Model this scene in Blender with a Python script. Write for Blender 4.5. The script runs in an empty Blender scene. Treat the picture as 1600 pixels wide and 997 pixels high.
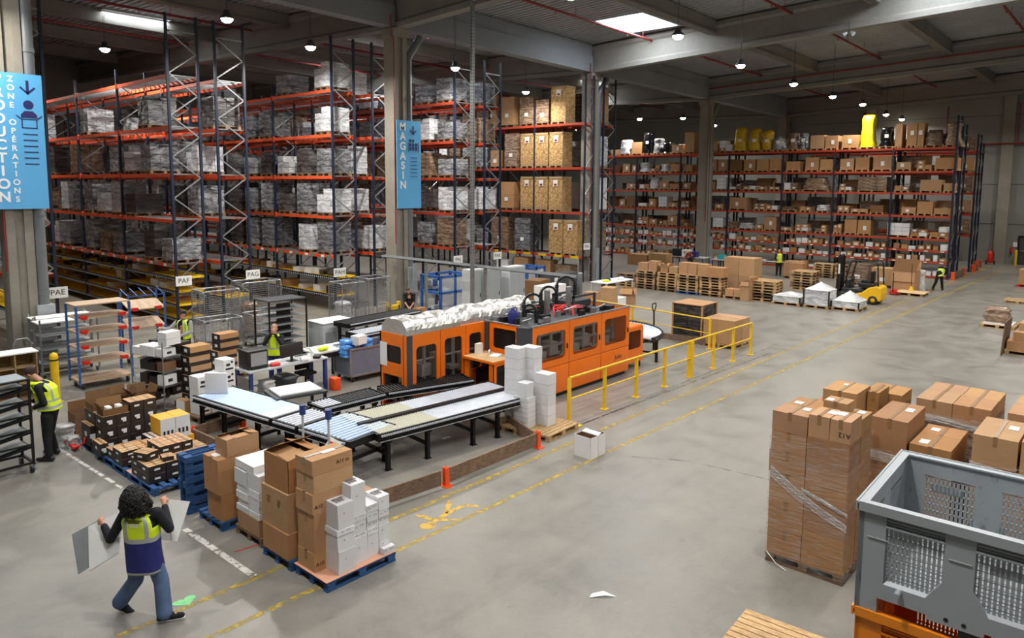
EXPO = -0.12; LAMPW = 1.0; SKYW = 1.0
import bpy, bmesh, math, random
from mathutils import Vector, Matrix
PI = math.pi
rnd = random.Random(7)
sc = bpy.context.scene
COL = sc.collection

# ------------------------------------------------------------------ mesh builder
class MB:
    def __init__(s):
        s.v = []; s.f = []; s.m = []; s.sm = []
    def add(s, vs, fs, mi=0, smooth=False):
        o = len(s.v); s.v += [tuple(p) for p in vs]
        for f in fs:
            s.f.append(tuple(o + i for i in f)); s.m.append(mi); s.sm.append(smooth)
        return s
    def box(s, x0, x1, y0, y1, z0, z1, mi=0, jit=0.0):
        vs = [(x, y, z) for z in (z0, z1) for (x, y) in ((x0, y0), (x1, y0), (x1, y1), (x0, y1))]
        if jit: vs = [(a + rnd.uniform(-jit, jit), b + rnd.uniform(-jit, jit), c + (rnd.uniform(-jit, 0) if c == z1 else 0)) for a, b, c in vs]
        return s.add(vs, [(0, 3, 2, 1), (4, 5, 6, 7), (0, 1, 5, 4), (1, 2, 6, 5), (2, 3, 7, 6), (3, 0, 4, 7)], mi)
    def cbox(s, c, d, mi=0, rz=0.0, M=None, jit=0.0):
        a, b, e = d[0] / 2, d[1] / 2, d[2] / 2
        R = M or Matrix.Rotation(rz, 3, 'Z')
        vs = [Vector(c) + R @ Vector((x + rnd.uniform(-jit, jit), y + rnd.uniform(-jit, jit), z)) for z in (-e, e) for (x, y) in ((-a, -b), (a, -b), (a, b), (-a, b))]
        return s.add(vs, [(0, 3, 2, 1), (4, 5, 6, 7), (0, 1, 5, 4), (1, 2, 6, 5), (2, 3, 7, 6), (3, 0, 4, 7)], mi)
    def rbox(s, c, d, r=.01, mi=0, rz=0.0, M=None):
        """box with chamfered edges"""
        R = M or Matrix.Rotation(rz, 3, 'Z')
        bm = bmesh.new(); bmesh.ops.create_cube(bm, size=1)
        for v in bm.verts: v.co = Vector((v.co.x * d[0], v.co.y * d[1], v.co.z * d[2]))
        bmesh.ops.bevel(bm, geom=bm.edges[:], offset=r, segments=2, profile=.6, affect='EDGES')
        bm.verts.index_update()
        s.add([Vector(c) + R @ v.co for v in bm.verts], [[v.index for v in f.verts] for f in bm.faces], mi, True)
        bm.free(); return s
    def bar(s, a, b, w, h=None, mi=0, up=(0, 0, 1)):
        a = Vector(a); b = Vector(b); d = b - a; L = d.length
        if L < 1e-6: return s
        d /= L; u = Vector(up)
        if abs(d.dot(u)) > .98: u = Vector((1, 0, 0))
        x = d.cross(u).normalized(); z = x.cross(d)
        h = h or w
        vs = [p + x * sx * w / 2 + z * sz * h / 2 for p in (a, b) for sx, sz in ((-1, -1), (1, -1), (1, 1), (-1, 1))]
        return s.add(vs, [(0, 1, 2, 3), (4, 7, 6, 5), (0, 4, 5, 1), (1, 5, 6, 2), (2, 6, 7, 3), (3, 7, 4, 0)], mi)
    def cyl(s, a, b, r, r2=None, n=12, mi=0, caps=True):
        a = Vector(a); b = Vector(b); d = (b - a).normalized(); r2 = r if r2 is None else r2
        x = d.orthogonal().normalized(); y = d.cross(x)
        vs = []
        for p, q in ((a, r), (b, r2)):
            vs += [p + (x * math.cos(2 * PI * k / n) + y * math.sin(2 * PI * k / n)) * q for k in range(n)]
        s.add(vs, [(k, (k + 1) % n, n + (k + 1) % n, n + k) for k in range(n)], mi, True)
        if caps: s.add(vs, [tuple(range(n - 1, -1, -1)), tuple(range(n, 2 * n))], mi)
        return s
    def tube(s, pts, r, n=8, mi=0, closed=False):
        pts = [Vector(p) for p in pts]; N = len(pts); rings = []; x = None
        for i, p in enumerate(pts):
            a = pts[i - 1] if (i > 0 or closed) else p; b = pts[(i + 1) % N] if (i < N - 1 or closed) else p
            d = (b - a).normalized()
            x = d.orthogonal().normalized() if x is None else (x - d * x.dot(d)).normalized()
            y = d.cross(x); rr = r[i] if isinstance(r, (list, tuple)) else r
            rings += [p + (x * math.cos(2 * PI * k / n) + y * math.sin(2 * PI * k / n)) * rr for k in range(n)]
        fs = [(i * n + k, i * n + (k + 1) % n, ((i + 1) % N) * n + (k + 1) % n, ((i + 1) % N) * n + k) for i in range(N if closed else N - 1) for k in range(n)]
        s.add(rings, fs, mi, True)
        if not closed: s.add(rings, [tuple(range(n - 1, -1, -1)), tuple(range((N - 1) * n, N * n))], mi)
        return s
    def lathe(s, prof, c=(0, 0, 0), n=16, mi=0, axis='Z'):
        vs = []
        for r, z in prof:
            for k in range(n):
                t = 2 * PI * k / n; p = (r * math.cos(t), r * math.sin(t), z)
                if axis == 'X': p = (p[2], p[0], p[1])
                if axis == 'Y': p = (p[1], p[2], p[0])
                vs.append((p[0] + c[0], p[1] + c[1], p[2] + c[2]))
        m = len(prof)
        return s.add(vs, [(i * n + k, i * n + (k + 1) % n, (i + 1) * n + (k + 1) % n, (i + 1) * n + k) for i in range(m - 1) for k in range(n)], mi, True)
    def prism(s, poly, ext, mi=0):
        """poly: list of 3D points (planar), ext: extrusion vector"""
        p = [Vector(q) for q in poly]; e = Vector(ext); n = len(p)
        s.add(p + [q + e for q in p], [tuple(range(n - 1, -1, -1)), tuple(range(n, 2 * n))] + [(k, (k + 1) % n, n + (k + 1) % n, n + k) for k in range(n)], mi)
        return s
    def sphere(s, c, r, n=12, m=8, mi=0, sc=(1, 1, 1)):
        prof = [(max(1e-4, math.sin(PI * i / m)) * r, -math.cos(PI * i / m) * r) for i in range(m + 1)]
        vs = []
        for q, z in prof:
            for k in range(n):
                t = 2 * PI * k / n; vs.append((c[0] + q * math.cos(t) * sc[0], c[1] + q * math.sin(t) * sc[1], c[2] + z * sc[2]))
        return s.add(vs, [(i * n + k, i * n + (k + 1) % n, (i + 1) * n + (k + 1) % n, (i + 1) * n + k) for i in range(m) for k in range(n)], mi, True)
    def mesh(s, name, mats):
        me = bpy.data.meshes.new(name); me.from_pydata(s.v, [], s.f)
        for m in (mats if isinstance(mats, (list, tuple)) else [mats]): me.materials.append(m)
        me.polygons.foreach_set('material_index', s.m); me.polygons.foreach_set('use_smooth', s.sm)
        me.update(); return me
    def build(s, name, mats, parent=None, loc=(0, 0, 0), rz=0.0, fix=True):
        me = s.mesh(name, mats)
        if fix:
            bm = bmesh.new(); bm.from_mesh(me); bmesh.ops.recalc_face_normals(bm, faces=bm.faces[:]); bm.to_mesh(me); bm.free()
        return link(name, me, parent, loc, rz)

def link(name, me, parent=None, loc=(0, 0, 0), rz=0.0):
    o = bpy.data.objects.new(name, me); COL.objects.link(o)
    o.location = loc; o.rotation_euler = (0, 0, rz)
    if parent is not None: o.parent = parent
    return o
def tag(o, label=None, cat=None, group=None, kind=None):
    if label: o['label'] = label
    if cat: o['category'] = cat
    if group: o['group'] = group
    if kind: o['kind'] = kind
    return o
def thing(name, label, cat, loc=(0, 0, 0), rz=0.0, group=None):
    return tag(link(name, None, None, loc, rz), label, cat, group)
def copy_tree(o, parent=None):
    c = o.copy(); COL.objects.link(c)
    if parent is not None: c.parent = parent
    for ch in o.children: copy_tree(ch, c)
    return c
def dup(o, label, loc, rz=0.0, group=None):
    c = copy_tree(o); c.location = loc; c.rotation_euler = (0, 0, rz); c['label'] = label
    if group: c['group'] = group
    return c
def struct(o, label=None):
    o['kind'] = 'structure'
    if label: o['label'] = label
    return o
ORD = ['first', 'second', 'third', 'fourth', 'fifth', 'sixth', 'seventh', 'eighth', 'ninth', 'tenth', 'eleventh', 'twelfth', 'thirteenth', 'fourteenth', 'fifteenth']
def text_obj(name, body, size, M, mat, parent=None, ext=.0015, align='CENTER', spacing=1.0, line=1.0, bold=0.0):
    cu = bpy.data.curves.new(name, 'FONT'); cu.body = body; cu.size = size; cu.extrude = ext
    cu.offset = bold; cu.align_x = align; cu.align_y = 'CENTER'; cu.space_character = spacing; cu.space_line = line
    t = bpy.data.objects.new(name + '_tmp', cu); COL.objects.link(t)
    dg = bpy.context.evaluated_depsgraph_get(); me = bpy.data.meshes.new_from_object(t.evaluated_get(dg))
    me.name = name; bpy.data.objects.remove(t); bpy.data.curves.remove(cu)
    me.transform(M); me.materials.clear(); me.materials.append(mat)
    return link(name, me, parent)
def frame_mat(o, x, y):
    """4x4 with origin o, local x axis along x, local y axis along y"""
    x = Vector(x).normalized(); y = Vector(y).normalized(); z = x.cross(y)
    M = Matrix((x, y, z)).transposed().to_4x4(); M.translation = Vector(o); return M

# ------------------------------------------------------------------ materials
def lin(c):
    if isinstance(c, str): c = [int(c[i:i + 2], 16) / 255 for i in (0, 2, 4)]
    return tuple((v / 12.92 if v <= .04045 else ((v + .055) / 1.055) ** 2.4) for v in c) + (1,)
class NT:
    def __init__(s, name):
        s.mat = bpy.data.materials.new(name); s.mat.use_nodes = True; s.t = s.mat.node_tree; s.t.nodes.clear()
        s.out = s.n('ShaderNodeOutputMaterial')
    def n(s, ty, ins=None, **kw):
        nd = s.t.nodes.new(ty)
        for k, v in kw.items(): setattr(nd, k, v)
        for k, v in (ins or {}).items(): s.set(nd, k, v)
        return nd
    def set(s, nd, k, v):
        i = nd.inputs[k]
        if isinstance(v, bpy.types.NodeSocket): s.t.links.new(v, i)
        elif isinstance(v, bpy.types.Node): s.t.links.new(v.outputs[0], i)
        else: i.default_value = v
    def mix(s, f, a, b, mode='MIX'):
        nd = s.n('ShaderNodeMix', data_type='RGBA', blend_type=mode)
        for k, v in ((0, f), (6, a), (7, b)): s.set(nd, k, v)
        return nd.outputs[2]
    def noise(s, scale, detail=3, rough=.6, coord='Object', vec=None, dist=0.0):
        if vec is None: vec = s.n('ShaderNodeTexCoord').outputs[coord]
        return s.n('ShaderNodeTexNoise', {'Vector': vec, 'Scale': scale, 'Detail': detail, 'Roughness': rough, 'Distortion': dist}).outputs['Fac']
    def ramp(s, f, stops):
        r = s.n('ShaderNodeValToRGB', {'Fac': f}); e = r.color_ramp.elements
        while len(e) > 1: e.remove(e[-1])
        e[0].position, e[0].color = stops[0][0], stops[0][1]
        for p, c in stops[1:]: q = e.new(p); q.color = c
        return r.outputs[0]
    def maprange(s, f, a, b, c, d):
        return s.n('ShaderNodeMapRange', {'Value': f, 'From Min': a, 'From Max': b, 'To Min': c, 'To Max': d}).outputs[0]
    def math(s, op, a, b=0.0):
        nd = s.n('ShaderNodeMath', operation=op); s.set(nd, 0, a); s.set(nd, 1, b); return nd.outputs[0]
    def bsdf(s, **kw):
        b = s.n('ShaderNodeBsdfPrincipled', {k.replace('_', ' '): v for k, v in kw.items()})
        s.t.links.new(b.outputs[0], s.out.inputs[0]); return b
    def bump(s, h, st=.3, d=.01):
        return s.n('ShaderNodeBump', {'Height': h, 'Strength': st, 'Distance': d}).outputs[0]
G4 = lambda v: (v, v, v, 1)
def simple(name, col, rough=.5, metal=0.0, var=.12, scale=6.0, bump=0.0, objvar=0.0, spec=.5, coord='Object'):
    """paint-like procedural material: noise-varied colour, optional per-object brightness variation"""
    t = NT(name); c = lin(col)
    f = t.noise(scale, 4, .6, coord)
    k = t.maprange(f, .3, .7, 1 - var, 1 + var)
    if objvar:
        r = t.n('ShaderNodeObjectInfo').outputs['Random']
        k = t.math('MULTIPLY', k, t.maprange(r, 0, 1, 1 - objvar, 1 + objvar))
    hsv = t.n('ShaderNodeHueSaturation', {'Color': c, 'Value': k})
    b = t.bsdf(Base_Color=hsv.outputs[0], Roughness=rough, Metallic=metal)
    b.inputs['Specular IOR Level'].default_value = spec
    if bump: t.set(b, 'Normal', t.bump(f, bump, .005))
    return t.mat
def emis(name, col, st):
    t = NT(name); e = t.n('ShaderNodeEmission', {'Color': lin(col), 'Strength': st}); t.t.links.new(e.outputs[0], t.out.inputs[0]); return t.mat
M = {}
def cardboard(name, col, objvar=.1):
    t = NT(name); r = t.n('ShaderNodeObjectInfo').outputs['Random']; tc = t.n('ShaderNodeTexCoord').outputs['Object']
    mp = t.n('ShaderNodeMapping', {'Vector': tc, 'Scale': (2.0, 2.0, 30.0)})
    f = t.noise(3.0, 3, .6); g = t.noise(4.0, 2, .5, vec=mp.outputs[0])
    k = t.math('MULTIPLY', t.maprange(f, .3, .7, .93, 1.06), t.maprange(g, .3, .7, .96, 1.04))
    k = t.math('MULTIPLY', k, t.maprange(r, 0, 1, 1 - objvar, 1 + objvar))
    h = t.maprange(t.math('FRACT', t.math('MULTIPLY', r, 7.3)), 0, 1, .494, .505)
    s2 = t.maprange(t.math('FRACT', t.math('MULTIPLY', r, 13.7)), 0, 1, .92, 1.06)
    hsv = t.n('ShaderNodeHueSaturation', {'Color': lin(col), 'Value': k, 'Hue': h, 'Saturation': s2})
    b = t.bsdf(Base_Color=hsv.outputs[0], Roughness=.75); b.inputs['Specular IOR Level'].default_value = .25
    t.set(b, 'Normal', t.bump(g, .08, .004)); return t.mat
M['card'] = cardboard('cardboard', 'B38A63')
M['card2'] = cardboard('cardboard_orange', 'A97E55')
M['card_in'] = cardboard('cardboard_dark', '7A5A3C')
M['tape'] = simple('packing_tape', '94704A', .3, 0, .06)
M['tape_grey'] = simple('grey_tape', '86807A', .3, 0, .08)
M['white'] = simple('white_card', 'E4E3E1', .6, 0, .03, 4, objvar=.05)
M['whitebox'] = simple('white_box_card', 'DCDCDE', .55, 0, .03, 5, objvar=.07)
M['paper'] = simple('label_paper', 'E9E8E4', .6, 0, .02)
M['ink'] = simple('black_ink', '1E1C1C', .6, 0, .05)
M['black'] = simple('black_metal', '141416', .42, .2, .2, 5)
M['blackplastic'] = simple('black_plastic', '1C1D1F', .45, 0, .2, 8)
M['navy_steel'] = simple('navy_rack_steel', '1B2438', .45, .1, .2, 3)
M['orange_beam'] = simple('orange_rack_beam', 'D9532A', .5, 0, .15, 2)
M['red_beam'] = simple('red_orange_rack_beam', 'B23E22', .5, 0, .15, 2)
M['galv'] = simple('galvanised_steel', '9A9C9E', .4, .7, .15, 8)
M['grey_steel'] = simple('grey_painted_steel', '9BA0A2', .45, .1, .08, 3)
M['lightgrey'] = simple('light_grey_paint', 'B9BDBE', .5, 0, .05, 2)
M['darkgrey'] = simple('dark_grey_paint', '3E4145', .5, 0, .1, 3)
M['orange'] = simple('orange_machine_paint', 'F0740E', .38, 0, .04, 2)
M['orange_dark'] = simple('orange_inner_panel', 'B94A10', .5, 0, .1, 2)
M['orange_bracket'] = simple('orange_bracket_paint', 'F0561F', .45, 0, .05, 3)
M['yellow'] = simple('yellow_safety_paint', 'E8BC1E', .4, 0, .08, 4)
M['yellow_deck'] = simple('yellow_roller_deck', 'E6BE1E', .5, 0, .15, 4)
M['blue_rack'] = simple('blue_rack_paint', '2E5C9E', .45, 0, .1, 4)
M['blue_steel'] = simple('navy_blue_post', '27407E', .45, 0, .1, 4)
M['shelf_board'] = simple('chipboard_shelf', 'B59A80', .6, 0, .12, 14)
M['red'] = simple('red_paint', 'D2251F', .4, 0, .08, 6)
M['darkred'] = simple('dark_red_pipe', '842B29', .45, 0, .1, 3)
M['darkbox'] = simple('dark_printed_carton', '2B2220', .5, 0, .12, 6, objvar=.2)
M['darkbox_top'] = cardboard('carton_top_kraft', 'C7A076')
M['yellow_print'] = simple('yellow_carton_print', 'E9A92C', .5, 0, .08, 5)
M['foil'] = simple('silver_foil', 'D2D0CB', .3, .75, .12, 11, bump=1.0)
M['bin_grey'] = None
M['pipe_grey'] = simple('grey_drain_pipe', '6E7274', .45, 0, .1, 2)
M['sign_blue'] = simple('sky_blue_sign_board', '5FB1E6', .5, 0, .02, 1)
M['sign_navy'] = simple('sign_navy_print', '262A66', .5, 0, .02, 1)
M['sign_white'] = simple('sign_white_print', 'F4F6F8', .5, 0, .01, 1)
M['skin'] = simple('skin', 'C08A70', .5, 0, .06, 8)
M['hair'] = simple('black_hair', '0D0A09', .6, 0, .4, 40, bump=.8)
M['brownhair'] = simple('brown_hair', '3A2620', .6, 0, .3, 40)
M['hivis'] = simple('hivis_yellow_fabric', 'D6EE1E', .7, 0, .08, 8)
M['reflect'] = simple('grey_reflective_band', 'AEB2B2', .4, .2, .08, 8)
M['navy_cloth'] = simple('royal_navy_fabric', '23286E', .8, 0, .12, 8)
M['dark_cloth'] = simple('dark_navy_fabric', '14161F', .85, 0, .25, 8)
M['black_cloth'] = simple('black_fabric', '121214', .85, 0, .25, 8)
M['denim'] = simple('blue_denim', '53698C', .85, 0, .22, 5)
M['grey_cloth'] = simple('grey_fabric', 'A7A8AA', .85, 0, .1, 8)
M['coral'] = simple('coral_card_sheet', 'DDA184', .6, 0, .05, 6)
M['blue_poly'] = simple('blue_plastic_bag', '4C8ED6', .3, 0, .15, 9)
M['yellow_cloth'] = simple('yellow_plastic_sack', 'C9A318', .3, 0, .2, 8, bump=.5)
M['bright_yellow'] = simple('bright_yellow_sack', 'F2E514', .45, 0, .08, 6, bump=.4)
M['black_wrap'] = simple('black_stretch_film', '101012', .12, 0, .3, 8, bump=.8)
M['greycloth'] = simple('grey_bin_side', '6F7688', .45, .2, .1, 4)
M['forklift_yellow'] = simple('forklift_yellow_paint', 'F0B90E', .35, 0, .06, 3)
M['white_roller'] = simple('grey_white_roller', 'C9CED6', .35, .2, .06, 6)
M['beige_roller'] = simple('beige_roller', 'BDBBA8', .45, .1, .06, 6)
M['blue_sheet'] = simple('pale_blue_roller', 'B9CBE6', .35, .1, .05, 5)
M['teal'] = simple('teal_plastic', '2A9AA0', .5, 0, .1)
M['added_glow'] = emis('added_machine_glow', 'FFF2E0', 5)  # emission for the fill strips added inside the machine
M['lamp_glow'] = emis('lamp_glow', 'FFF6E0', 60)
M['skylight_glow'] = emis('skylight_glow', 'EAF2FF', 9)

def wood(name, col, dark, objvar=.15):
    t = NT(name); tc = t.n('ShaderNodeTexCoord').outputs['Object']
    mp = t.n('ShaderNodeMapping', {'Vector': tc, 'Scale': (3.0, 22.0, 22.0)})
    f = t.noise(2.5, 4, .65, vec=mp.outputs[0], dist=.6); g = t.noise(2.2, 2, .5)
    c = t.ramp(f, [(.3, lin(dark)), (.62, lin(col))])
    r = t.n('ShaderNodeObjectInfo').outputs['Random']
    k = t.math('MULTIPLY', t.maprange(g, .3, .7, .82, 1.15), t.maprange(r, 0, 1, 1 - objvar, 1 + objvar))
    hsv = t.n('ShaderNodeHueSaturation', {'Color': c, 'Value': k})
    t.bsdf(Base_Color=hsv.outputs[0], Roughness=.75); return t.mat
M['wood'] = wood('pallet_wood', 'C7A577', '8F6E48')
M['oldwood'] = wood('weathered_wood', '8E7257', '54412F')
M['plank'] = wood('rough_plank_wood', '8A6E58', '4A3A2E')
M['bluewood'] = wood('blue_painted_wood', '2F5C92', '1C3A62')
M['tablewood'] = wood('pale_tabletop_wood', 'D9B98C', 'C29D6C')
def osb():
    t = NT('oriented_strand_board'); tc = t.n('ShaderNodeTexCoord').outputs['Object']
    v = t.n('ShaderNodeTexVoronoi', {'Vector': t.n('ShaderNodeMapping', {'Vector': tc, 'Scale': (9.0, 5.0, 7.0), 'Rotation': (.3, .5, .6)}).outputs[0], 'Scale': 2.2, 'Randomness': 1.0})
    c = t.ramp(v.outputs['Color'], [(.15, lin('8E6A3E')), (.5, lin('B58D58')), (.85, lin('D3AF78'))])
    r = t.n('ShaderNodeObjectInfo').outputs['Random']
    hsv = t.n('ShaderNodeHueSaturation', {'Color': c, 'Value': t.maprange(r, 0, 1, .88, 1.1)})
    t.bsdf(Base_Color=hsv.outputs[0], Roughness=.7); return t.mat
M['osb'] = osb()
M['osb_frame'] = wood('crate_batten_wood', 'B89A70', '8F734E')
def concrete(name, col, sc1=.7, var=.14):
    t = NT(name); f = t.noise(sc1, 5, .65); g = t.noise(9.0, 3, .6)
    k = t.math('MULTIPLY', t.maprange(f, .3, .7, 1 - var, 1 + var), t.maprange(g, .3, .7, .95, 1.05))
    hsv = t.n('ShaderNodeHueSaturation', {'Color': lin(col), 'Value': k})
    b = t.bsdf(Base_Color=hsv.outputs[0], Roughness=.8); b.inputs['Specular IOR Level'].default_value = .3
    t.set(b, 'Normal', t.bump(g, .15, .01)); return t.mat
M['concrete'] = concrete('precast_concrete', '8F897E')
M['concrete_beam'] = concrete('concrete_girder', '85827B', .5, .1)
M['steel_beam'] = concrete('grey_gutter_beam', '84888C', .4, .08)
M['wall'] = concrete('concrete_wall_panel', '83837E', .3, .07)
M['deck'] = simple('corrugated_roof_deck', '9C9EA0', .55, .1, .12, .5)
def floor_mat():
    t = NT('polished_concrete_floor'); tc = t.n('ShaderNodeTexCoord').outputs['Object']
    big = t.noise(.16, 4, .6); mid = t.noise(1.1, 5, .65, dist=.4); fine = t.noise(14.0, 3, .7)
    stretch = t.noise(.5, 4, .6, vec=t.n('ShaderNodeMapping', {'Vector': tc, 'Scale': (.35, 2.2, 1.0)}).outputs[0])
    c = t.ramp(mid, [(.25, lin('726E66')), (.5, lin('837E75')), (.75, lin('8E897F'))])
    k = t.math('MULTIPLY', t.maprange(big, .3, .7, .90, 1.08), t.maprange(fine, .25, .75, .95, 1.05))
    k = t.math('MULTIPLY', k, t.maprange(stretch, .3, .7, .94, 1.05))
    # tyre marks and dark scuffs running along the traffic lane
    sc2 = t.noise(.8, 3, .5, vec=t.n('ShaderNodeMapping', {'Vector': tc, 'Scale': (.12, 3.0, 1.0), 'Rotation': (0, 0, .06)}).outputs[0], dist=.3)
    k = t.math('MULTIPLY', k, t.maprange(sc2, .58, .66, 1.0, .93))
    sp = t.noise(5.0, 2, .5); k = t.math('MULTIPLY', k, t.maprange(sp, .68, .74, 1.0, .88))
    hsv = t.n('ShaderNodeHueSaturation', {'Color': c, 'Value': k, 'Saturation': .9})
    b = t.bsdf(Base_Color=hsv.outputs[0], Roughness=t.maprange(mid, .3, .7, .30, .46)); b.inputs['Specular IOR Level'].default_value = .42
    t.set(b, 'Normal', t.bump(fine, .04, .01)); return t.mat
M['floor'] = floor_mat()
def worn(name, col, lo=.42, hi=.52, scale=5.0, rough=.6):
    """worn paint: patches missing, so the floor shows through"""
    t = NT(name); f = t.noise(scale, 5, .7)
    b = t.n('ShaderNodeBsdfPrincipled', {'Base Color': lin(col), 'Roughness': rough}); tr = t.n('ShaderNodeBsdfTransparent')
    mx = t.n('ShaderNodeMixShader', {0: t.maprange(f, lo, hi, 0, 1), 1: tr.outputs[0], 2: b.outputs[0]})
    t.t.links.new(mx.outputs[0], t.out.inputs[0]); return t.mat
M['worn_yellow'] = worn('worn_yellow_line_paint', 'B3993F', .38, .6, 7)
M['worn_yellow2'] = worn('worn_yellow_pictogram', 'C6A03A', .36, .5, 6)
M['worn_white'] = worn('worn_white_line_paint', 'D4D0C6', .42, .5, 6)
M['worn_green'] = worn('worn_green_mark', '7FD08A', .3, .4, 6)
M['worn_red'] = worn('worn_red_mark', 'A8453A', .42, .5, 6)
M['tyre'] = worn('tyre_mark', '6E6A64', .40, .75, 3)
M['tyre_light'] = worn('pale_scrape', 'BDBAB2', .45, .75, 2)
def wrap(name, tint, alpha=.22, streak=.5, sc=(1.5, 1.5, 14.0)):
    """clear stretch film: mostly transparent with glossy, whitish creases"""
    t = NT(name); tc = t.n('ShaderNodeTexCoord').outputs['Object']
    f = t.noise(2.6, 4, .7, vec=t.n('ShaderNodeMapping', {'Vector': tc, 'Scale': sc, 'Rotation': (.12, .16, 0)}).outputs[0], dist=.5)
    b = t.n('ShaderNodeBsdfPrincipled', {'Base Color': lin(tint), 'Roughness': .22})
    t.set(b, 'Normal', t.bump(f, .7, .03))
    tr = t.n('ShaderNodeBsdfTransparent')
    mx = t.n('ShaderNodeMixShader', {0: t.maprange(f, .45, .72, alpha * .4, streak), 1: tr.outputs[0], 2: b.outputs[0]})
    t.t.links.new(mx.outputs[0], t.out.inputs[0]); return t.mat
M['wrap'] = wrap('clear_stretch_film', 'E4E2E0', .05, .38)
M['wrap_band'] = wrap('bunched_stretch_film', 'F0EEEC', .3, .9, (2, 2, 26))
def wrapped(name, c1, c2):
    """opaque look of goods seen through stretch film: patchy, shiny"""
    t = NT(name); tc = t.n('ShaderNodeTexCoord').outputs['Object']; r = t.n('ShaderNodeObjectInfo').outputs['Random']
    f = t.noise(2.2, 4, .7, vec=t.n('ShaderNodeMapping', {'Vector': tc, 'Scale': (1.3, 1.3, 5.0)}).outputs[0], dist=.7)
    off = t.n('ShaderNodeVectorMath', {0: tc, 1: r}, operation='ADD').outputs[0]
    g = t.noise(1.4, 3, .6, vec=off)
    c = t.mix(t.maprange(f, .42, .62, 0, 1), lin(c1), lin(c2))
    hsv = t.n('ShaderNodeHueSaturation', {'Color': c, 'Value': t.math('MULTIPLY', t.maprange(r, 0, 1, .75, 1.2), t.maprange(g, .3, .7, .8, 1.15))})
    b = t.bsdf(Base_Color=hsv.outputs[0], Roughness=.28); t.set(b, 'Normal', t.bump(f, .6, .03)); return t.mat
M['wrap_grey'] = wrapped('grey_wrapped_goods', '56565A', 'A6A8AC')
M['wrap_white'] = wrapped('white_wrapped_goods', 'ACAEB2', 'E6E7EA')
M['wrap_brown'] = wrapped('brown_wrapped_goods', '664F3E', 'AA9079')
M['wrap_dark'] = wrapped('dark_wrapped_goods', '2E2A2A', '5E5A5A')
M['film_white'] = wrapped('white_sheet_film', 'C4C3C2', 'EDECEA')
def glass(name, tint=(.02, .02, .022, 1), a=.72):
    t = NT(name); b = t.n('ShaderNodeBsdfPrincipled', {'Base Color': tint, 'Roughness': .06}); tr = t.n('ShaderNodeBsdfTransparent')
    mx = t.n('ShaderNodeMixShader', {0: a, 1: tr.outputs[0], 2: b.outputs[0]}); t.t.links.new(mx.outputs[0], t.out.inputs[0]); return t.mat
M['glass'] = glass('smoked_window_pane', (.03, .026, .024, 1), .22)
M['acrylic'] = glass('clear_tray_plastic', (.75, .77, .8, 1), .35)
def bin_mat():
    t = NT('grey_scuffed_bin_plastic'); tc = t.n('ShaderNodeTexCoord').outputs['Object']
    f = t.noise(3.0, 4, .65); s = t.noise(7.0, 4, .75, vec=t.n('ShaderNodeMapping', {'Vector': tc, 'Scale': (1.0, 1.0, .5)}).outputs[0], dist=1.2)
    c = t.mix(t.maprange(s, .6, .7, 0, .6), lin('9DA2A6'), lin('4A4848'))
    hsv = t.n('ShaderNodeHueSaturation', {'Color': c, 'Value': t.maprange(f, .3, .7, .93, 1.07)})
    b = t.bsdf(Base_Color=hsv.outputs[0], Roughness=.45); return t.mat
M['bin_in'] = bin_mat()
M['bin_grey'] = simple('grey_bin_plastic', '9EA3A7', .42, 0, .04, 3)
M['bin_orange'] = simple('orange_bin_plastic', 'F08A1A', .42, 0, .07, 4)
# ------------------------------------------------------------------ camera
YAW, PITCH, ROLL, FPX, PPY = math.radians(41.722), math.radians(6.374), math.radians(.371), 1139.1, 417.1
CAM_H = 5.6
fw = Vector((math.cos(YAW) * math.cos(PITCH), math.sin(YAW) * math.cos(PITCH), -math.sin(PITCH)))
r0 = Vector((math.sin(YAW), -math.cos(YAW), 0)); u0 = r0.cross(fw)
rr = r0 * math.cos(ROLL) + u0 * math.sin(ROLL); uu = -r0 * math.sin(ROLL) + u0 * math.cos(ROLL)
cam = bpy.data.objects.new('camera', bpy.data.cameras.new('camera')); COL.objects.link(cam)
cm = Matrix((rr, uu, -fw)).transposed().to_4x4(); cm.translation = (0, 0, CAM_H); cam.matrix_world = cm
cam.data.sensor_width = 36; cam.data.lens = FPX * 36 / 1600; cam.data.shift_y = -(498.5 - PPY) / 1600
cam.data.clip_end = 300; cam.data.clip_start = .1
sc.camera = cam
sc.view_settings.view_transform = 'Standard'; sc.view_settings.look = 'None'; sc.view_settings.gamma = 1
sc.view_settings.use_curve_mapping = False; sc.view_settings.exposure = EXPO

# ------------------------------------------------------------------ shell
X0, X1, Y0, Y1 = -8.0, 65.2, -22.0, 64.0
YC = 25.6; CX = [6.4, 20.95, 35.5, 50.05, 64.6]
def zb(X, Y):   # underside of the main girders: roof valley over the column line
    return 12.3 - .0143 * (X - 21) + (.042 * (YC - Y) if Y < YC else .026 * (Y - YC))
def zd(X, Y): return zb(X, Y) + 1.62
struct(MB().box(X0, X1, Y0, Y1, -.3, 0).build('floor', M['floor']), 'polished grey concrete floor')
struct(MB().box(X1, X1 + .25, Y0, Y1, 0, 17).build('wall_right', M['wall']), 'grey concrete panel wall at the far end')
struct(MB().box(X0, X1, Y1, Y1 + .25, 0, 17).build('wall_back', M['wall']))
struct(MB().box(X0 - .25, X0, Y0, Y1, 0, 17).build('wall_left', M['wall']))
struct(MB().box(X0, X1, Y0 - .25, Y0, 0, 17).build('wall_front', M['wall']))
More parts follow.
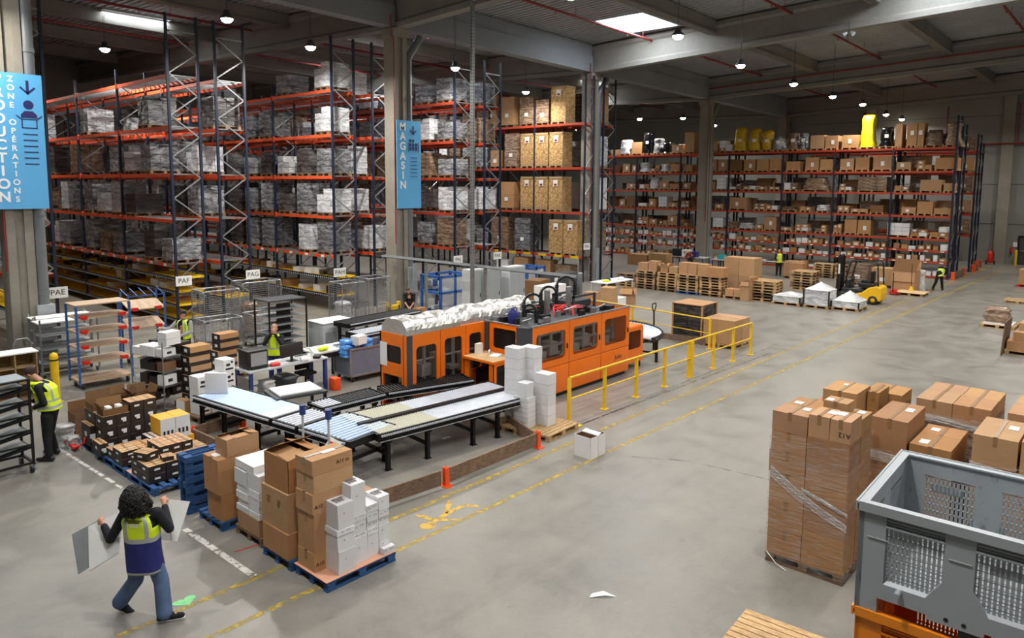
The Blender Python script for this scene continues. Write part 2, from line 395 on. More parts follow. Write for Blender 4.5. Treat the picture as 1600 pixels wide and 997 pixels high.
# panel joints and pilasters on the end wall
m = MB()
for z in (2.95, 5.9, 8.85, 11.0): m.box(X1 - .02, X1 + .01, -18, 24, z, z + .03)
struct(m.build('trim_1', M['darkgrey']), 'dark horizontal joints between wall panels')
for i, (y, w) in enumerate(((9.0, .75), (-2.0, .75), (18.5, .7))):
    struct(MB().box(X1 - .32, X1, y - w / 2, y + w / 2, 0, 12.5).build('trim_%d' % (i + 2), M['concrete']), 'concrete pilaster on the end wall')
# roof deck: trapezoid ribs along Y, with openings for the skylights
SKY = [(31.0, 34.6, 19.4, 22.2), (14.6, 17.9, 40.7, 41.9), (29.5, 33.0, 42.9, 44.4), (31.0, 34.6, 6.0, 8.6), (14.5, 18, 8, 10.6), (45.5, 49, 33.5, 36), (23.8, 27, 29.5, 31),
       (0, 3.5, 19, 21.6), (0, 3.5, 4, 6.6), (31.0, 34.6, -8, -5.4), (14.5, 18, -8, -5.4)]
def deck_strip(m, xa, xb, ya, yb, holes):
    P = .34; prof = ((0, 0), (.12, 0), (.15, .085), (.28, .085), (.31, 0))
    xs = []
    k = math.floor(xa / P)
    while k * P < xb:
        for dx, dz in prof: xs.append((k * P + dx, dz))
        k += 1
    cur = []
    def flush():
        if len(cur) > 1:
            n = len(cur)
            m.add([(x, ya, zd(x, ya) + z) for x, z in cur] + [(x, yb, zd(x, yb) + z) for x, z in cur], [(i, i + 1, n + i + 1, n + i) for i in range(n - 1)])
        cur.clear()
    for x, z in xs:
        if any(a < x < b for a, b in holes): flush()
        else: cur.append((x, z))
    flush()
ys = sorted(set([Y0, Y1, YC] + [s[2] for s in SKY] + [s[3] for s in SKY]))
m = MB()
for a, b in zip(ys, ys[1:]): deck_strip(m, X0, X1, a, b, [(s[0], s[1]) for s in SKY if s[2] < (a + b) / 2 < s[3]])
struct(m.build('ceiling', M['deck'], fix=False), 'ribbed grey metal roof deck')
def area(name, loc, size, watts, col, sy=None, down=True, spread=PI):
    l = bpy.data.lights.new(name, 'AREA'); l.energy = watts; l.color = col; l.size = size
    if sy: l.shape = 'RECTANGLE'; l.size_y = sy
    l.spread = spread
    o = bpy.data.objects.new(name, l); COL.objects.link(o); o.location = loc; return o
for i, (a, b, c, d) in enumerate(SKY):
    x, y = (a + b) / 2, (c + d) / 2; z = zd(x, y)
    w = struct(MB().box(a, b, c, d, z + .42, z + .46).build('window_%d' % (i + 1), M['skylight_glow']), 'bright rooflight')
    m = MB()
    for q in ((a - .05, a, c, d), (b, b + .05, c, d)): m.box(q[0], q[1], q[2], q[3], z - .1, z + .5)
    for q in ((c - .05, c), (d, d + .05)): m.box(a - .05, b + .05, q[0], q[1], z - .1, z + .5)
    for k in range(1, 9): m.box(a + (b - a) * k / 9 - .02, a + (b - a) * k / 9 + .02, c, c + .35, z + .2, z + .4)
    fr = m.build('window_frame', M['lightgrey']); fr.parent = w
    area('rooflight', (x, y, z - .15), b - a, 420 * SKYW, (.86, .93, 1), d - c)
# main girders along Y (I-shaped concrete), one object each
def girder(x, ya, yb, n, mat):
    m = MB()
    prof = ((-.24, 0), (.24, 0), (.24, .22), (.1, .34), (.1, 1.2), (.24, 1.32), (.24, 1.5), (-.24, 1.5), (-.24, 1.32), (-.1, 1.2), (-.1, .34), (-.24, .22))
    k = len(prof); vs = []
    for y in (ya, yb): vs += [(x + a, y, zb(x, y) + b) for a, b in prof]
    m.add(vs, [(i, (i + 1) % k, k + (i + 1) % k, k + i) for i in range(k)] + [tuple(range(k)), tuple(range(2 * k - 1, k - 1, -1))])
    return struct(m.build('trim_%d' % n, mat), 'concrete roof girder')
n = 5
for x in CX:
    girder(x, Y0, YC, n, M['concrete_beam']); girder(x, YC, Y1, n + 1, M['concrete_beam']); n += 2
girder(-7.7, Y0, Y1, n, M['concrete_beam']); n += 1
# secondary beams along X between the girders
PY = [56, 48.5, 41.2, 33.9, 17.9, 10.2, 2.6, -5, -12.6]
for xa, xb in zip(CX, CX[1:]):
    m = MB()
    for y in PY:
        za, zc = zd(xa, y), zd(xb, y)
        m.prism([(xa + .2, y - .13, za - .72), (xa + .2, y + .13, za - .72), (xa + .2, y + .19, za - .02), (xa + .2, y - .19, za - .02)], (xb - xa - .4, 0, zc - za))
        for q in (-.13, .13): m.prism([(xa + .2, y + q - .09, za - .72), (xa + .2, y + q + .09, za - .72), (xa + .2, y + q + .09, za - .62), (xa + .2, y + q - .09, za - .62)], (xb - xa - .4, 0, zc - za))
    struct(m.build('trim_%d' % n, M['concrete_beam']), 'row of concrete roof beams between two girders'); n += 1
    # valley gutter beam between the columns
    m = MB(); za, zc = zb(xa, YC), zb(xb, YC)
    m.prism([(xa + .2, YC - .3, za + .05), (xa + .2, YC + .3, za + .05), (xa + .2, YC + .3, za + .95), (xa + .2, YC - .3, za + .95)], (xb - xa - .4, 0, zc - za))
    m.prism([(xa + .2, YC - .22, za + .95), (xa + .2, YC + .22, za + .95), (xa + .2, YC + .22, za + 1.6), (xa + .2, YC - .22, za + 1.6)], (xb - xa - .4, 0, zc - za))
    struct(m.build('trim_%d' % n, M['steel_beam']), 'grey valley beam between two columns'); n += 1
# columns: concrete, H-shaped recess, with a grey downpipe and a steel guard at the foot
COLNAME = ['behind the big production sign', 'behind the narrow storeroom sign', 'inside the crate racking', 'in front of the far racking', 'behind the far racking']
for i, x in enumerate(CX):
    t = zb(x, YC)
    c = MB(); w = .35
    c.box(x - w, x - .12, YC - w, YC + w, 0, t); c.box(x + .12, x + w, YC - w, YC + w, 0, t); c.box(x - .12, x + .12, YC - .26, YC + .26, 0, t)
    c.box(x - .42, x + .42, YC - .42, YC + .42, t - .35, t)
    co = struct(c.build('trim_%d' % n, M['concrete']), 'concrete column ' + COLNAME[i]); n += 1
    px_, py_ = x + .52, YC - .22
    pts = [(px_, py_, .9), (px_, py_, t - 1.25), (px_ + .06, py_ - .02, t - 1.05), (px_ + .45, py_ - .12, t - .45), (px_ + .6, py_ - .16, t - .2)]
    m = MB().tube(pts, .17, 14)
    for z in (2.2, 4.6, 7.0, 9.4): m.cyl((px_, py_, z), (px_, py_, z + .12), .19, n=14)
    m.build('downpipe', M['pipe_grey'], co)
    m = MB().box(px_ - .24, px_ + .24, py_ - .26, py_ + .2, 0, 1.9); m.build('pipe_guard', M['grey_steel'], co)
    m = MB().tube([(x - .4, YC - .4, 3.0), (x - .4, YC - .4, t - .5), (x - .55, YC - .4, t - .3), (x - .55, YC - .4, t + .5)], .025, 8); m.build('sprinkler_riser', M['darkred'], co)
# sprinkler pipes along X
i = 1
for y in (45, 37.5, 30.2, 21.5, 13.9, 6.3, -1.2):
    m = MB(); a = Vector((X0 + 1, y, zd(X0, y) - .42)); b = Vector((X1 - .3, y, zd(X1, y) - .42)); m.cyl(a, b, .065, n=8)
    k = X0 + 2
    while k < X1 - 1:
        z = a.z + (b.z - a.z) * (k - a.x) / (b.x - a.x); m.cyl((k, y, z), (k, y, z - .14), .022, n=6); m.cyl((k, y, z - .14), (k, y, z - .16), .045, n=6); m.cyl((k + 1.5, y, z), (k + 1.5, y, z + .42), .012, n=5); k += 3
    struct(m.build('trim_%d' % n, M['darkred']), 'dark red sprinkler pipe under the roof'); n += 1
m = MB(); m.cyl((49.75, -20, zb(50, -20) + .75), (49.75, YC, zb(50, YC) + .75), .05, n=8); struct(m.build('trim_%d' % n, M['darkred']), 'dark red pipe along a girder'); n += 1
m = MB(); m.cyl((X1 - .4, -20, 8.9), (X1 - .4, YC, 8.9), .06, n=8)
for y in (2, 8.4, 13, 19): m.cyl((X1 - .4, y, 8.9), (X1 - .4, y, 11.8), .05, n=8)
struct(m.build('trim_%d' % n, M['darkred']), 'dark red pipe along the end wall'); n += 1

# ------------------------------------------------------------------ high-bay lamps
LAMPS = [(12.6, 24.3), (12.0, 33.6), (24.0, 13.5), (31.5, 14.55), (38.8, 14.96), (45.5, 15.2), (50.9, 15.1), (58.9, 15.8), (63.6, 15.9), (17.0, 13.0), (32.5, 28.0), (23.9, 24.9), (51.0, 31.9), (52.4, 28.8), (60.2, 30.0), (29.9, 37.4), (16.7, 25.6)]
OFF = [(10, 13.0), (3, 13), (3, 3), (10, 3), (17, 3), (24, 3), (31, 3.2), (38, 3.4), (45, 3.6), (52, 3.8), (60, 4), (5, 24), (2, -8), (12, -8), (22, -8), (34, -8), (46, -8), (10, 43), (20, 46), (33, 48), (44, 42), (25, 55), (56, 42)]
def lamp(i, x, y, z):
    lab = ['high-bay lamp glowing under the roof']
    t = thing('pendant_lamp', '', 'lamp', (x, y, z))
    MB().lathe(((.01, .26), (.1, .25), (.13, .1), (.23, .02), (.23, -.03), (.2, -.03)), n=16).build('housing', M['darkgrey'], t)
    MB().lathe(((.001, -.17), (.09, -.155), (.16, -.11), (.2, -.03), (.2, -.02), (.001, -.02)), n=16).build('lens', M['lamp_glow'], t)
    top = zd(x, y) - z
    m = MB(); m.cyl((0, 0, .25), (-.12, 0, top), .008, n=5); m.cyl((0, 0, .25), (.12, 0, top), .008, n=5); m.build('suspension_cable', M['darkgrey'], t)
    return t
l0 = lamp(0, 0, 0, 11.0)
LLAB = ['lamp over the end of the PAF rack, top left of the hall', 'lamp hanging far left beyond the leftmost racks', 'lamp beside the large square rooflight', 'second lamp of the line running right from the rooflight',
        'third lamp of the line running right from the rooflight', 'fourth lamp of the line running right from the rooflight', 'fifth lamp of the line, nearest above the far racking', 'sixth lamp of the line, small above the far racking', 'last and smallest lamp of the line at the end wall',
        'lamp cut by the top edge, left of the rooflight', 'lamp behind the tall crates on the crate rack', 'lamp just right of the concrete column with the narrow sign', 'left of two lamps behind the crate rack above far shelving', 'lamp just left of the column before the far racking',
        'lamp seen just right of the column before the far racking', 'small lamp beside the column with the narrow sign, above the orange beams', 'lamp left of the narrow sign column, over the PAH rack end']
first = True
for k, (x, y) in enumerate(LAMPS + OFF):
    z = 11.0 if k not in (0, 1) else 11.2
    lab = ('bright high-bay ' + LLAB[k]) if k < len(LLAB) else 'high-bay lamp out of view'
    if first: t = l0; t.location = (x, y, z); t['label'] = lab; first = False
    else: t = dup(l0, lab, (x, y, z))
    t['group'] = 'high-bay lamps'
    area('lamp_light', (x, y, z - .19), .42, 330 * LAMPW * (2.0 if k in (0, 1, 11, 15, 16) else 1), (1, .965, .9), spread=math.radians(165)).data.shape = 'DISK'
w = bpy.data.worlds.new('sky'); sc.world = w; w.use_nodes = True
w.node_tree.nodes['Background'].inputs[0].default_value = (.75, .85, 1, 1); w.node_tree.nodes['Background'].inputs[1].default_value = 1.0

# ------------------------------------------------------------------ floor markings
def strip(name, pts, w, mat, label):
    m = MB()
    for a, b in zip(pts, pts[1:]):
        a = Vector((*a, .002)); b = Vector((*b, .002)); d = (b - a).normalized(); s = Vector((-d.y, d.x, 0)) * w / 2
        m.add([a - s, b - s, b + s, a + s], [(0, 1, 2, 3)])
    return struct(m.build(name, mat, fix=False), label)
strip('trim_70', [(2, 9.27), (23.5, 9.33), (44, 9.35)], .1, M['worn_yellow'], 'worn yellow lane line nearer the machine')
strip('trim_71', [(2, 8.42), (23.5, 8.36), (44, 8.3)], .1, M['worn_yellow'], 'worn yellow lane line farther from the machine')
strip('trim_72', [(44, 9.3), (63, 9.05)], .12, M['worn_yellow'], 'yellow line along the rack ends')
strip('trim_73', [(44, 8.3), (63, 8.0)], .12, M['worn_yellow'], 'yellow line towards the far door')
strip('trim_74', [(4.93, 11.5), (4.95, 9.3)], .1, M['worn_white'], 'worn white line by the pallets')
strip('trim_75', [(4.75, 17.3), (4.9, 13.2)], .07, M['worn_white'], 'worn white line left of the dark cartons')
strip('trim_76', [(5.1, 10.2), (5.9, 10.08)], .05, M['worn_red'], 'worn red mark beside the wooden pallet')
strip('trim_77', [(11.5, 9.95), (24, 9.6)], .07, M['tyre'], 'dark wheel track beside the railing')
strip('trim_78', [(13, 9.85), (25.5, 10.0)], .05, M['tyre'], 'second dark wheel track beside the railing')
strip('trim_79', [(12.6, 7.9), (13.2, 6.9), (13.4, 5.2)], .05, M['tyre'], 'dark skid mark on the open floor')
def arc(n, c, r, a0, a1, w, mat, label):
    strip(n, [(c[0] + r * math.cos(a0 + (a1 - a0) * k / 16), c[1] + r * math.sin(a0 + (a1 - a0) * k / 16)) for k in range(17)], w, mat, label)
arc('trim_80', (24.5, 10), 8.0, -.95, .05, .06, M['tyre_light'], 'pale curved tyre scrape')
arc('trim_81', (24.5, 10), 7.0, -.9, 0, .06, M['tyre_light'], 'second pale curved tyre scrape')
m = MB()   # lying pictogram of a walking figure
def flat(pts, dx=7.7, dy=8.72, k=1.0):
    m.add([(dx + x * k, dy + y * k, .002) for x, y in pts], [tuple(range(len(pts)))])
flat([(.14 * math.cos(2 * PI * q / 14) - .02, .13 * math.sin(2 * PI * q / 14) - .05) for q in range(14)])
flat([(.12, -.06), (.5, -.02), (.55, .1), (.14, .06)]); flat([(.5, 0), (.9, .02), (1.05, -.18), (1.1, -.1), (.95, .12), (.55, .1)])
flat([(.5, .04), (.85, .28), (.9, .42), (.78, .36), (.48, .12)]); flat([(.2, .04), (.2, .3), (.1, .42), (.08, .34), (.13, .05)]); flat([(.2, -.05), (.42, -.28), (.5, -.26), (.3, -.03)])
struct(m.build('trim_82', M['worn_yellow2'], fix=False), 'worn yellow walking figure painted on the floor')
m = MB(); m.add([(4.0 + .016 * 1.1 * 16 * math.sin(t) ** 3 * .55, 9.43 + .008 * (13 * math.cos(t) - 5 * math.cos(2 * t) - 2 * math.cos(3 * t) - math.cos(4 * t)), .003) for t in [2 * PI * q / 24 for q in range(24)]], [tuple(range(24))])
struct(m.build('trim_83', M['worn_green'], fix=False), 'pale green heart mark on the floor')
tag(MB().add([(7.75, 5.45, .004), (7.9, 5.3, .03), (8.02, 5.18, .004), (7.95, 5.36, .05), (7.83, 5.47, .02)], [(0, 1, 4), (1, 3, 4), (1, 2, 3)]).build('paper_scrap', M['paper']), 'small white paper scrap lying on the open floor', 'litter')

# ------------------------------------------------------------------ door and fire gear at the end wall
d = MB().box(X1 - .07, X1, 5.6, 7.8, 0, 2.05).build('door_1', M['darkgrey']); struct(d, 'dark grey emergency exit double door')
MB().box(X1 - .16, X1 - .07, 5.7, 7.7, 1.0, 1.07).build('push_bar', M['galv'], d)
MB().box(X1 - .14, X1 - .02, 5.5, 5.6, 0, 2.12).box(X1 - .14, X1 - .02, 7.8, 7.9, 0, 2.12).box(X1 - .14, X1 - .02, 5.5, 7.9, 2.05, 2.15).build('door_frame', M['black'], d)
MB().box(X1 - .09, X1 - .07, 6.69, 6.71, 0, 2.05).build('door_gap', M['black'], d)
t = MB().box(X1 - .16, X1, 6.5, 6.75, 2.25, 2.42).build('emergency_light', M['paper']); tag(t, 'small white emergency light above the dark exit door', 'light')
t = MB().box(X1 - .04, X1, 8.75 - .9, 8.75 - .55, 1.3, 1.65).build('wall_notice', M['paper']); tag(t, 'white notice on the end wall left of the exit door', 'notice')
def extinguisher(name, label, loc, rz, trolley):
    t = thing(name, label, 'fire extinguisher', loc, rz)
    if trolley:
        MB().lathe(((.001, .12), (.17, .14), (.2, .22), (.2, .8), (.14, .95), (.05, 1.0), (.05, 1.08), (.001, 1.1)), n=14).build('cylinder', M['red'], t)
        MB().tube([(-.2, .22, .18), (-.2, .24, 1.1), (-.2, .4, 1.25), (.2, .4, 1.25), (.2, .24, 1.1), (.2, .22, .18)], .02, 6).build('handle_frame', M['darkred'], t)
        for s in (-.26, .26): MB().cyl((s - .03, .1, .16), (s + .03, .1, .16), .16, n=14).build('wheel', M['blackplastic'], t)
        MB().tube([(0, 0, 1.1), (.2, -.1, 1.0), (.24, -.16, .6), (.2, -.2, .4)], .02, 6).build('hose', M['blackplastic'], t)
    else:
        MB().lathe(((.001, .02), (.08, .02), (.085, .08), (.085, .46), (.05, .54), (.025, .57), (.001, .6)), n=14).build('cylinder', M['red'], t)
        MB().tube([(0, 0, .58), (.1, -.02, .58), (.13, -.05, .3)], .012, 6).build('hose', M['blackplastic'], t)
    return t
extinguisher('wheeled_fire_extinguisher', 'red wheeled fire extinguisher by the pilaster on the end wall', (63.7, 9.35, 0), -PI / 2, True)
extinguisher('wall_fire_extinguisher', 'small red fire extinguisher left of the yellow bollard by the exit door', (X1 - .1, 8.25, .75), 0, False)
t = MB().lathe(((.09, 0), (.09, 1.05), (.085, 1.1), (.06, 1.14), (.001, 1.15)), n=14).build('yellow_bollard', M['yellow'], None, (64.3, 7.85, 0)); tag(t, 'pale yellow bollard beside the far exit door', 'bollard')
# ------------------------------------------------------------------ reusable builders: pallets, cartons
def ordw(n):
    if n < len(ORD): return ORD[n]
    t = ['twentieth', 'twenty-first', 'twenty-second', 'twenty-third', 'twenty-fourth', 'twenty-fifth', 'twenty-sixth', 'twenty-seventh', 'twenty-eighth']
    s = ['sixteenth', 'seventeenth', 'eighteenth', 'nineteenth'] + t
    return s[n - 15]
PALLET_ME = {}
def pallet_meshes(L, W, mat, top=7):
    key = (L, W, mat, top)
    if key in PALLET_ME: return PALLET_ME[key]
    a = MB(); b = MB(); c = MB(); g = (W - top * .1) / max(1, top - 1)
    for i in range(top):
        y = -W / 2 + i * (.1 + g); a.box(-L / 2 + rnd.uniform(0, .004), L / 2 - rnd.uniform(0, .004), y, y + .1, .122, .144)
    for x in (-L / 2, -.0725, L / 2 - .145):
        a.box(x, x + .145, -W / 2, W / 2, .1, .122)
        for y in (-W / 2, -.05, W / 2 - .1): b.box(x + .01, x + .135, y, y + .1, .022, .1)
    for y in (-W / 2, -.05, W / 2 - .1): c.box(-L / 2, L / 2, y, y + .1, 0, .022)
    one = MB()
    for q in (a, b, c): one.add(q.v, q.f)
    PALLET_ME[key] = (a.mesh('deck_boards', M[mat]), b.mesh('blocks', M[mat]), c.mesh('bottom_boards', M[mat]), one.mesh('pallet', M[mat]))
    return PALLET_ME[key]
def pallet(label, loc, rz=0.0, L=1.2, W=.8, mat='wood', group=None, parts=True, name='wooden_pallet', parent=None, top=7):
    a, b, c, one = pallet_meshes(L, W, mat, top)
    if parent is not None: return link('pallet', one, parent, loc, rz)
    if not parts: return tag(link(name, one, None, loc, rz), label, 'pallet', group)
    t = thing(name, label, 'pallet', loc, rz, group)
    link('deck_boards', a, t); link('blocks', b, t); link('bottom_boards', c, t); return t

def carton(label, size, loc, rz=0.0, mat='card', tape=None, labels=(), group=None, name='cardboard_box', cat='box', jit=.004, write=None, parent=None, tmat='tape', tw=.05):
    """closed box standing on loc; tape 'x'/'y' = strip over the lid along that axis; labels = (face, u, v, w, h): face in T,-x,-y,+x,+y"""
    sx, sy, sz = size
    b = MB().box(-sx / 2, sx / 2, -sy / 2, sy / 2, 0, sz, 0, jit)
    o = b.build(name, M[mat] if isinstance(mat, str) else mat, parent, loc, rz, fix=False)
    if parent is None: tag(o, label, cat, group)
    e = .003 + jit * .6
    if tape:
        m = MB(); d = min(.13, sz * .4)
        if tape == 'x':
            m.box(-sx / 2 - e, sx / 2 + e, -tw / 2, tw / 2, sz, sz + e)
            for s in (-1, 1): m.box(s * sx / 2 - e, s * sx / 2 + e, -tw / 2, tw / 2, sz - d, sz + e)
        else:
            m.box(-tw / 2, tw / 2, -sy / 2 - e, sy / 2 + e, sz, sz + e)
            for s in (-1, 1): m.box(-tw / 2, tw / 2, s * sy / 2 - e, s * sy / 2 + e, sz - d, sz + e)
        m.build('tape', M[tmat], o, fix=False)
    for f, u, v, w, h in labels:
        m = MB(); q = e * 1.4
        if f == 'T': m.box(u - w / 2, u + w / 2, v - h / 2, v + h / 2, sz, sz + q)
        elif f == '-x': m.box(-sx / 2 - q, -sx / 2, u - w / 2, u + w / 2, v - h / 2, v + h / 2)
        elif f == '+x': m.box(sx / 2, sx / 2 + q, u - w / 2, u + w / 2, v - h / 2, v + h / 2)
        elif f == '-y': m.box(u - w / 2, u + w / 2, -sy / 2 - q, -sy / 2, v - h / 2, v + h / 2)
        m.build('shipping_label', M['paper'], o, fix=False)
    if write:
        txt, face, u, v, s, flip = write
        if face == '-x': Mx = frame_mat((-sx / 2 - e, u, v), (0, -1, 0), (0, 0, 1))
        else: Mx = frame_mat((u, -sy / 2 - e, v), (1, 0, 0), (0, 0, 1))
        if flip: Mx = Mx @ Matrix.Rotation(PI, 4, 'Z')
        text_obj('marker_writing', txt, s, Mx, M['ink'], o, ext=.001)
    return o

# ------------------------------------------------------------------ racking
def rack(name, label, xa, xb, ys, levels, beam_mat='orange_beam', tall=11.9, inner=10.3, deck='galv', flow=(), post='navy_steel', dw=.09, beam_h=.13, decks=True):
    """pallet rack standing along Y: xa = the face towards the camera's left aisle, xb the other face, ys = frame positions, first = the end frame"""
    t = thing(name, label, 'rack', (xa, ys[0], 0)); y0 = ys[0]; W = xb - xa
    meU = {}; meB = {}
    for i, y in enumerate(ys):
        h = tall if i == 0 else inner
        if h not in meU:
            meU[h] = MB().box(-dw / 2, dw / 2, -dw / 2, dw / 2, 0, h).box(-dw * .9, dw * .9, -dw * .8, dw * .8, 0, .02).mesh('upright', M[post])
            m = MB(); z = .35; s = 1
            while z + .75 < h:
                a, b = (dw / 2, W - dw / 2) if s > 0 else (W - dw / 2, dw / 2)
                m.bar((a, 0, z), (b, 0, z + .78), .035, .045); z += .78; s = -s
            m.bar((dw / 2, 0, z), (W - dw / 2, 0, z), .035, .045); m.bar((dw / 2, 0, .35), (W - dw / 2, 0, .35), .035, .045)
            meB[h] = m.mesh('frame_brace', M['galv'])
        link('upright', meU[h], t, (0, y - y0, 0)); link('upright', meU[h], t, (W, y - y0, 0)); link('frame_brace', meB[h], t, (0, y - y0, 0))
    cache = {}
    for a, b in zip(ys, ys[1:]):
        L = round(b - a - dw, 3)
        if L not in cache:
            m = MB(); m.box(-.03, .03, 0, L, -beam_h / 2, beam_h / 2); m.box(-.045, .045, -.01, .02, -.12, .12); m.box(-.045, .045, L - .02, L + .01, -.12, .12)
            d = MB()
            k = 0
            while k < L - .05: d.box(.03, W - .03, k, k + .1, beam_h / 2 - .03, beam_h / 2 + .004); k += .42
            d2 = MB().box(.03, W - .03, .03, L - .03, beam_h / 2 - .012, beam_h / 2 + .006)
            cache[L] = (m.mesh('beam', M[beam_mat]), d.mesh('shelf_bars', M[deck]), d2.mesh('shelf_deck', M[deck]))
        for j, z in enumerate(levels):
            link('beam', cache[L][0], t, (0, a + dw / 2 - y0, z)); link('beam', cache[L][0], t, (W, a + dw / 2 - y0, z))
            if decks: link('shelf_deck' if (j == 0 or decks == 'full') else 'shelf_bars', cache[L][2 if (j == 0 or decks == 'full') else 1], t, (0, a + dw / 2 - y0, z))
        for z in flow:
            if ('f', L) not in cache:
                m = MB().box(-.02, W, 0, L, -.05, .0); k = .02
                while k < L - .03: m.box(-.02, W, k, k + .035, 0, .02); k += .085
                e = MB().box(-.05, -.02, 0, L, -.08, .05, 0)
                k = .05
                while k < L: e.box(-.053, -.05, k, k + .05, -.06, -.01, 1); k += .16
                cache[('f', L)] = (m.mesh('roller_deck', M['yellow_deck']), e.mesh('shelf_front', [M['navy_steel'], M['paper']]))
            f = link('roller_deck', cache[('f', L)][0], t, (0, a + dw / 2 - y0, z)); link('shelf_front', cache[('f', L)][1], f)
    return t
LV = [2.42, 4.15, 5.9, 7.7, 9.6]
def frames(y0, step, n): return [y0 + step * k for k in range(n)]
F28 = frames(28.2, 4.9, 8); F27 = frames(27.0, 4.8, 8); F26 = frames(26.3, 4.8, 8); F25 = frames(25.05, 3.75, 10)
RK = {}
RK['E'] = rack('pallet_rack', 'tall rack with the PAE plate, behind the big blue production sign', 6.95, 8.1, F28, LV[:4], inner=10.2, flow=(1.25,))
RK['F'] = rack('pallet_rack', 'tall orange-beamed rack with the PAF plate and yellow roller shelves', 12.2, 13.35, F28, LV, flow=(.35, .9, 1.42, 1.95))
RK['G'] = rack('pallet_rack', 'tall rack with the PAG plate, back to back with the PAF rack', 14.05, 15.25, F28, LV, flow=(1.0,))
RK['H'] = rack('pallet_rack', 'tall rack with the PAH plate, left of the storeroom sign column', 18.6, 19.75, F27, LV, flow=(.7, 1.5))
RK['I'] = rack('pallet_rack', 'tall rack half hidden by the column with the storeroom sign', 20.75, 21.9, F27, LV)
RK['J'] = rack('pallet_rack', 'tall rack behind the thin silver pole', 25.2, 26.4, F26, LV, 'red_beam')
RK['K'] = rack('pallet_rack', 'tall rack back to back with the one behind the silver pole', 27.3, 28.5, F26, LV, 'red_beam')
LL = [1.43, 4.0, 6.61, 9.16]
RK['L'] = rack('pallet_rack', 'tall navy rack carrying the big wooden crates', 34.3, 35.1, F25, LL, 'red_beam', inner=10.4)
RK['M'] = rack('pallet_rack', 'tall rack behind the column beside the crate rack', 36.1, 37.3, F25, LL, 'red_beam', inner=10.4)
RY = [9.69, 13.15, 16.75, 20.25, 24.25, 28.25, 32.2, 36.1]
RL = [8.05, 6.6, 5.25, 3.82, 2.4, 1.68, .98]
RK['R'] = rack('pallet_rack', 'long far rack full of cartons with seven red shelf levels', 51.25, 52.35, RY, RL, 'red_beam', tall=10.0, inner=8.0, deck='oldwood', dw=.11, decks='full')
RK['S'] = rack('pallet_rack', 'rack back to back behind the far carton rack', 52.85, 53.95, RY, RL[:5], 'red_beam', tall=9.6, inner=8.0, deck='oldwood', dw=.11)
RK['T'] = rack('pallet_rack', 'rack whose end shows beyond the far carton rack', 57.3, 58.4, [9.6, 13.2, 16.8, 20.4], RL[:5], 'red_beam', tall=9.2, inner=8.0, deck='oldwood', dw=.11)
RK['U'] = rack('pallet_rack', 'last rack end before the far wall', 60.2, 61.3, [9.9, 13.4, 17], RL[:5], 'red_beam', tall=8.8, inner=8.0, deck='oldwood', dw=.11)
# aisle plates on the rack ends
for k, txt, x, y, z in (('E', 'PAE', 8.1, 28.1, 1.85), ('F', 'PAF', 12.42, 28.1, 1.85), ('G', 'PAG', 15.3, 28.1, 1.85), ('H', 'PAH', 18.75, 26.9, 1.75), ('J', 'PAJ', 25.3, 26.2, 1.9), ('K', 'PAK', 28.2, 26.2, 1.9), ('L', 'PAL', 34.5, 24.95, 2.1)):
    o = MB().box(x - .31, x + .31, y - .03, y - .01, z - .19, z + .19).build('aisle_plate', M['paper']); tag(o, 'white aisle plate reading ' + txt + ' on a rack end', 'sign')
    text_obj('plate_lettering', txt, .27, frame_mat((x, y - .032, z), (1, 0, 0), (0, 0, 1)), M['ink'], o)
# bay labels and warning colours on the beams: yellow tags on the crate rack
tgm = MB().box(-.009, .009, -.3, .3, -.07, .07).mesh('bay_tag', M['yellow'])
for k in range(6): link('bay_tag', tgm, RK['L'], (-.041, .6 + k * 1.22, 1.43))
tga, tgb = [MB().box(-.004, .004, -.12, .12, -.05, .05).mesh('bay_tag', M[q]) for q in ('teal', 'paper')]
for rk_ in 'FH':
    for k in range(12):
        link('bay_tag', tga, RK[rk_], (-.034, .45 + k * 1.3, 2.42)); link('bay_tag', tgb, RK[rk_], (-.034, .9 + k * 1.3, 2.42))
# orange and brown guards at the rack feet on the far aisle
for i, (xa, xb, y) in enumerate(((51.0, 54.3, 9.35), (57.1, 58.6, 9.3), (60.0, 61.5, 9.6))):
    t = thing('rack_end_guard', ['low guard rail at the foot of the far carton rack', 'low guard rail at the second rack end from the aisle', 'low guard rail at the last rack end'][i], 'guard', (xa, y, 0))
    MB().box(.15, xb - xa - .15, -.05, .05, .05, .42).build('guard_plank', M['plank'], t)
    MB().box(0, .16, -.1, .1, 0, .5).build('bracket', M['orange_bracket'], t); MB().box(xb - xa - .16, xb - xa, -.1, .1, 0, .5).build('bracket', M['orange_bracket'], t)

# ------------------------------------------------------------------ pallet loads in the left racks
def stack_mesh(name, mat, nx, ny, nz, L, W, H, gap=.006, jit=.012):
    m = MB(); dx, dy, dz = L / nx, W / ny, H / nz
    for k in range(nz):
        for i in range(nx):
            for j in range(ny):
                if k == nz - 1 and nz > 2 and rnd.random() < .15: continue
                a = -L / 2 + i * dx; b = -W / 2 + j * dy
                m.box(a + gap, a + dx - gap, b + gap, b + dy - gap, .144 + k * dz, .144 + (k + 1) * dz - gap * .6, 0, jit)
    return m.mesh(name, M[mat])
LOADS = {}
for key, mat, word in (('grey', 'wrap_grey', 'grey wrapped load'), ('white', 'wrap_white', 'whitish wrapped load'), ('dark', 'wrap_dark', 'dark wrapped load'), ('brown', 'wrap_brown', 'brown wrapped load')):
    LOADS[key] = [(stack_mesh('wrapped_goods', mat, nx, ny, nz, 1.12, 1.0, h), h, word) for nx, ny, nz, h in ((2, 2, 5, 1.3), (3, 2, 4, 1.05), (2, 3, 6, 1.15), (1, 2, 3, .8))]
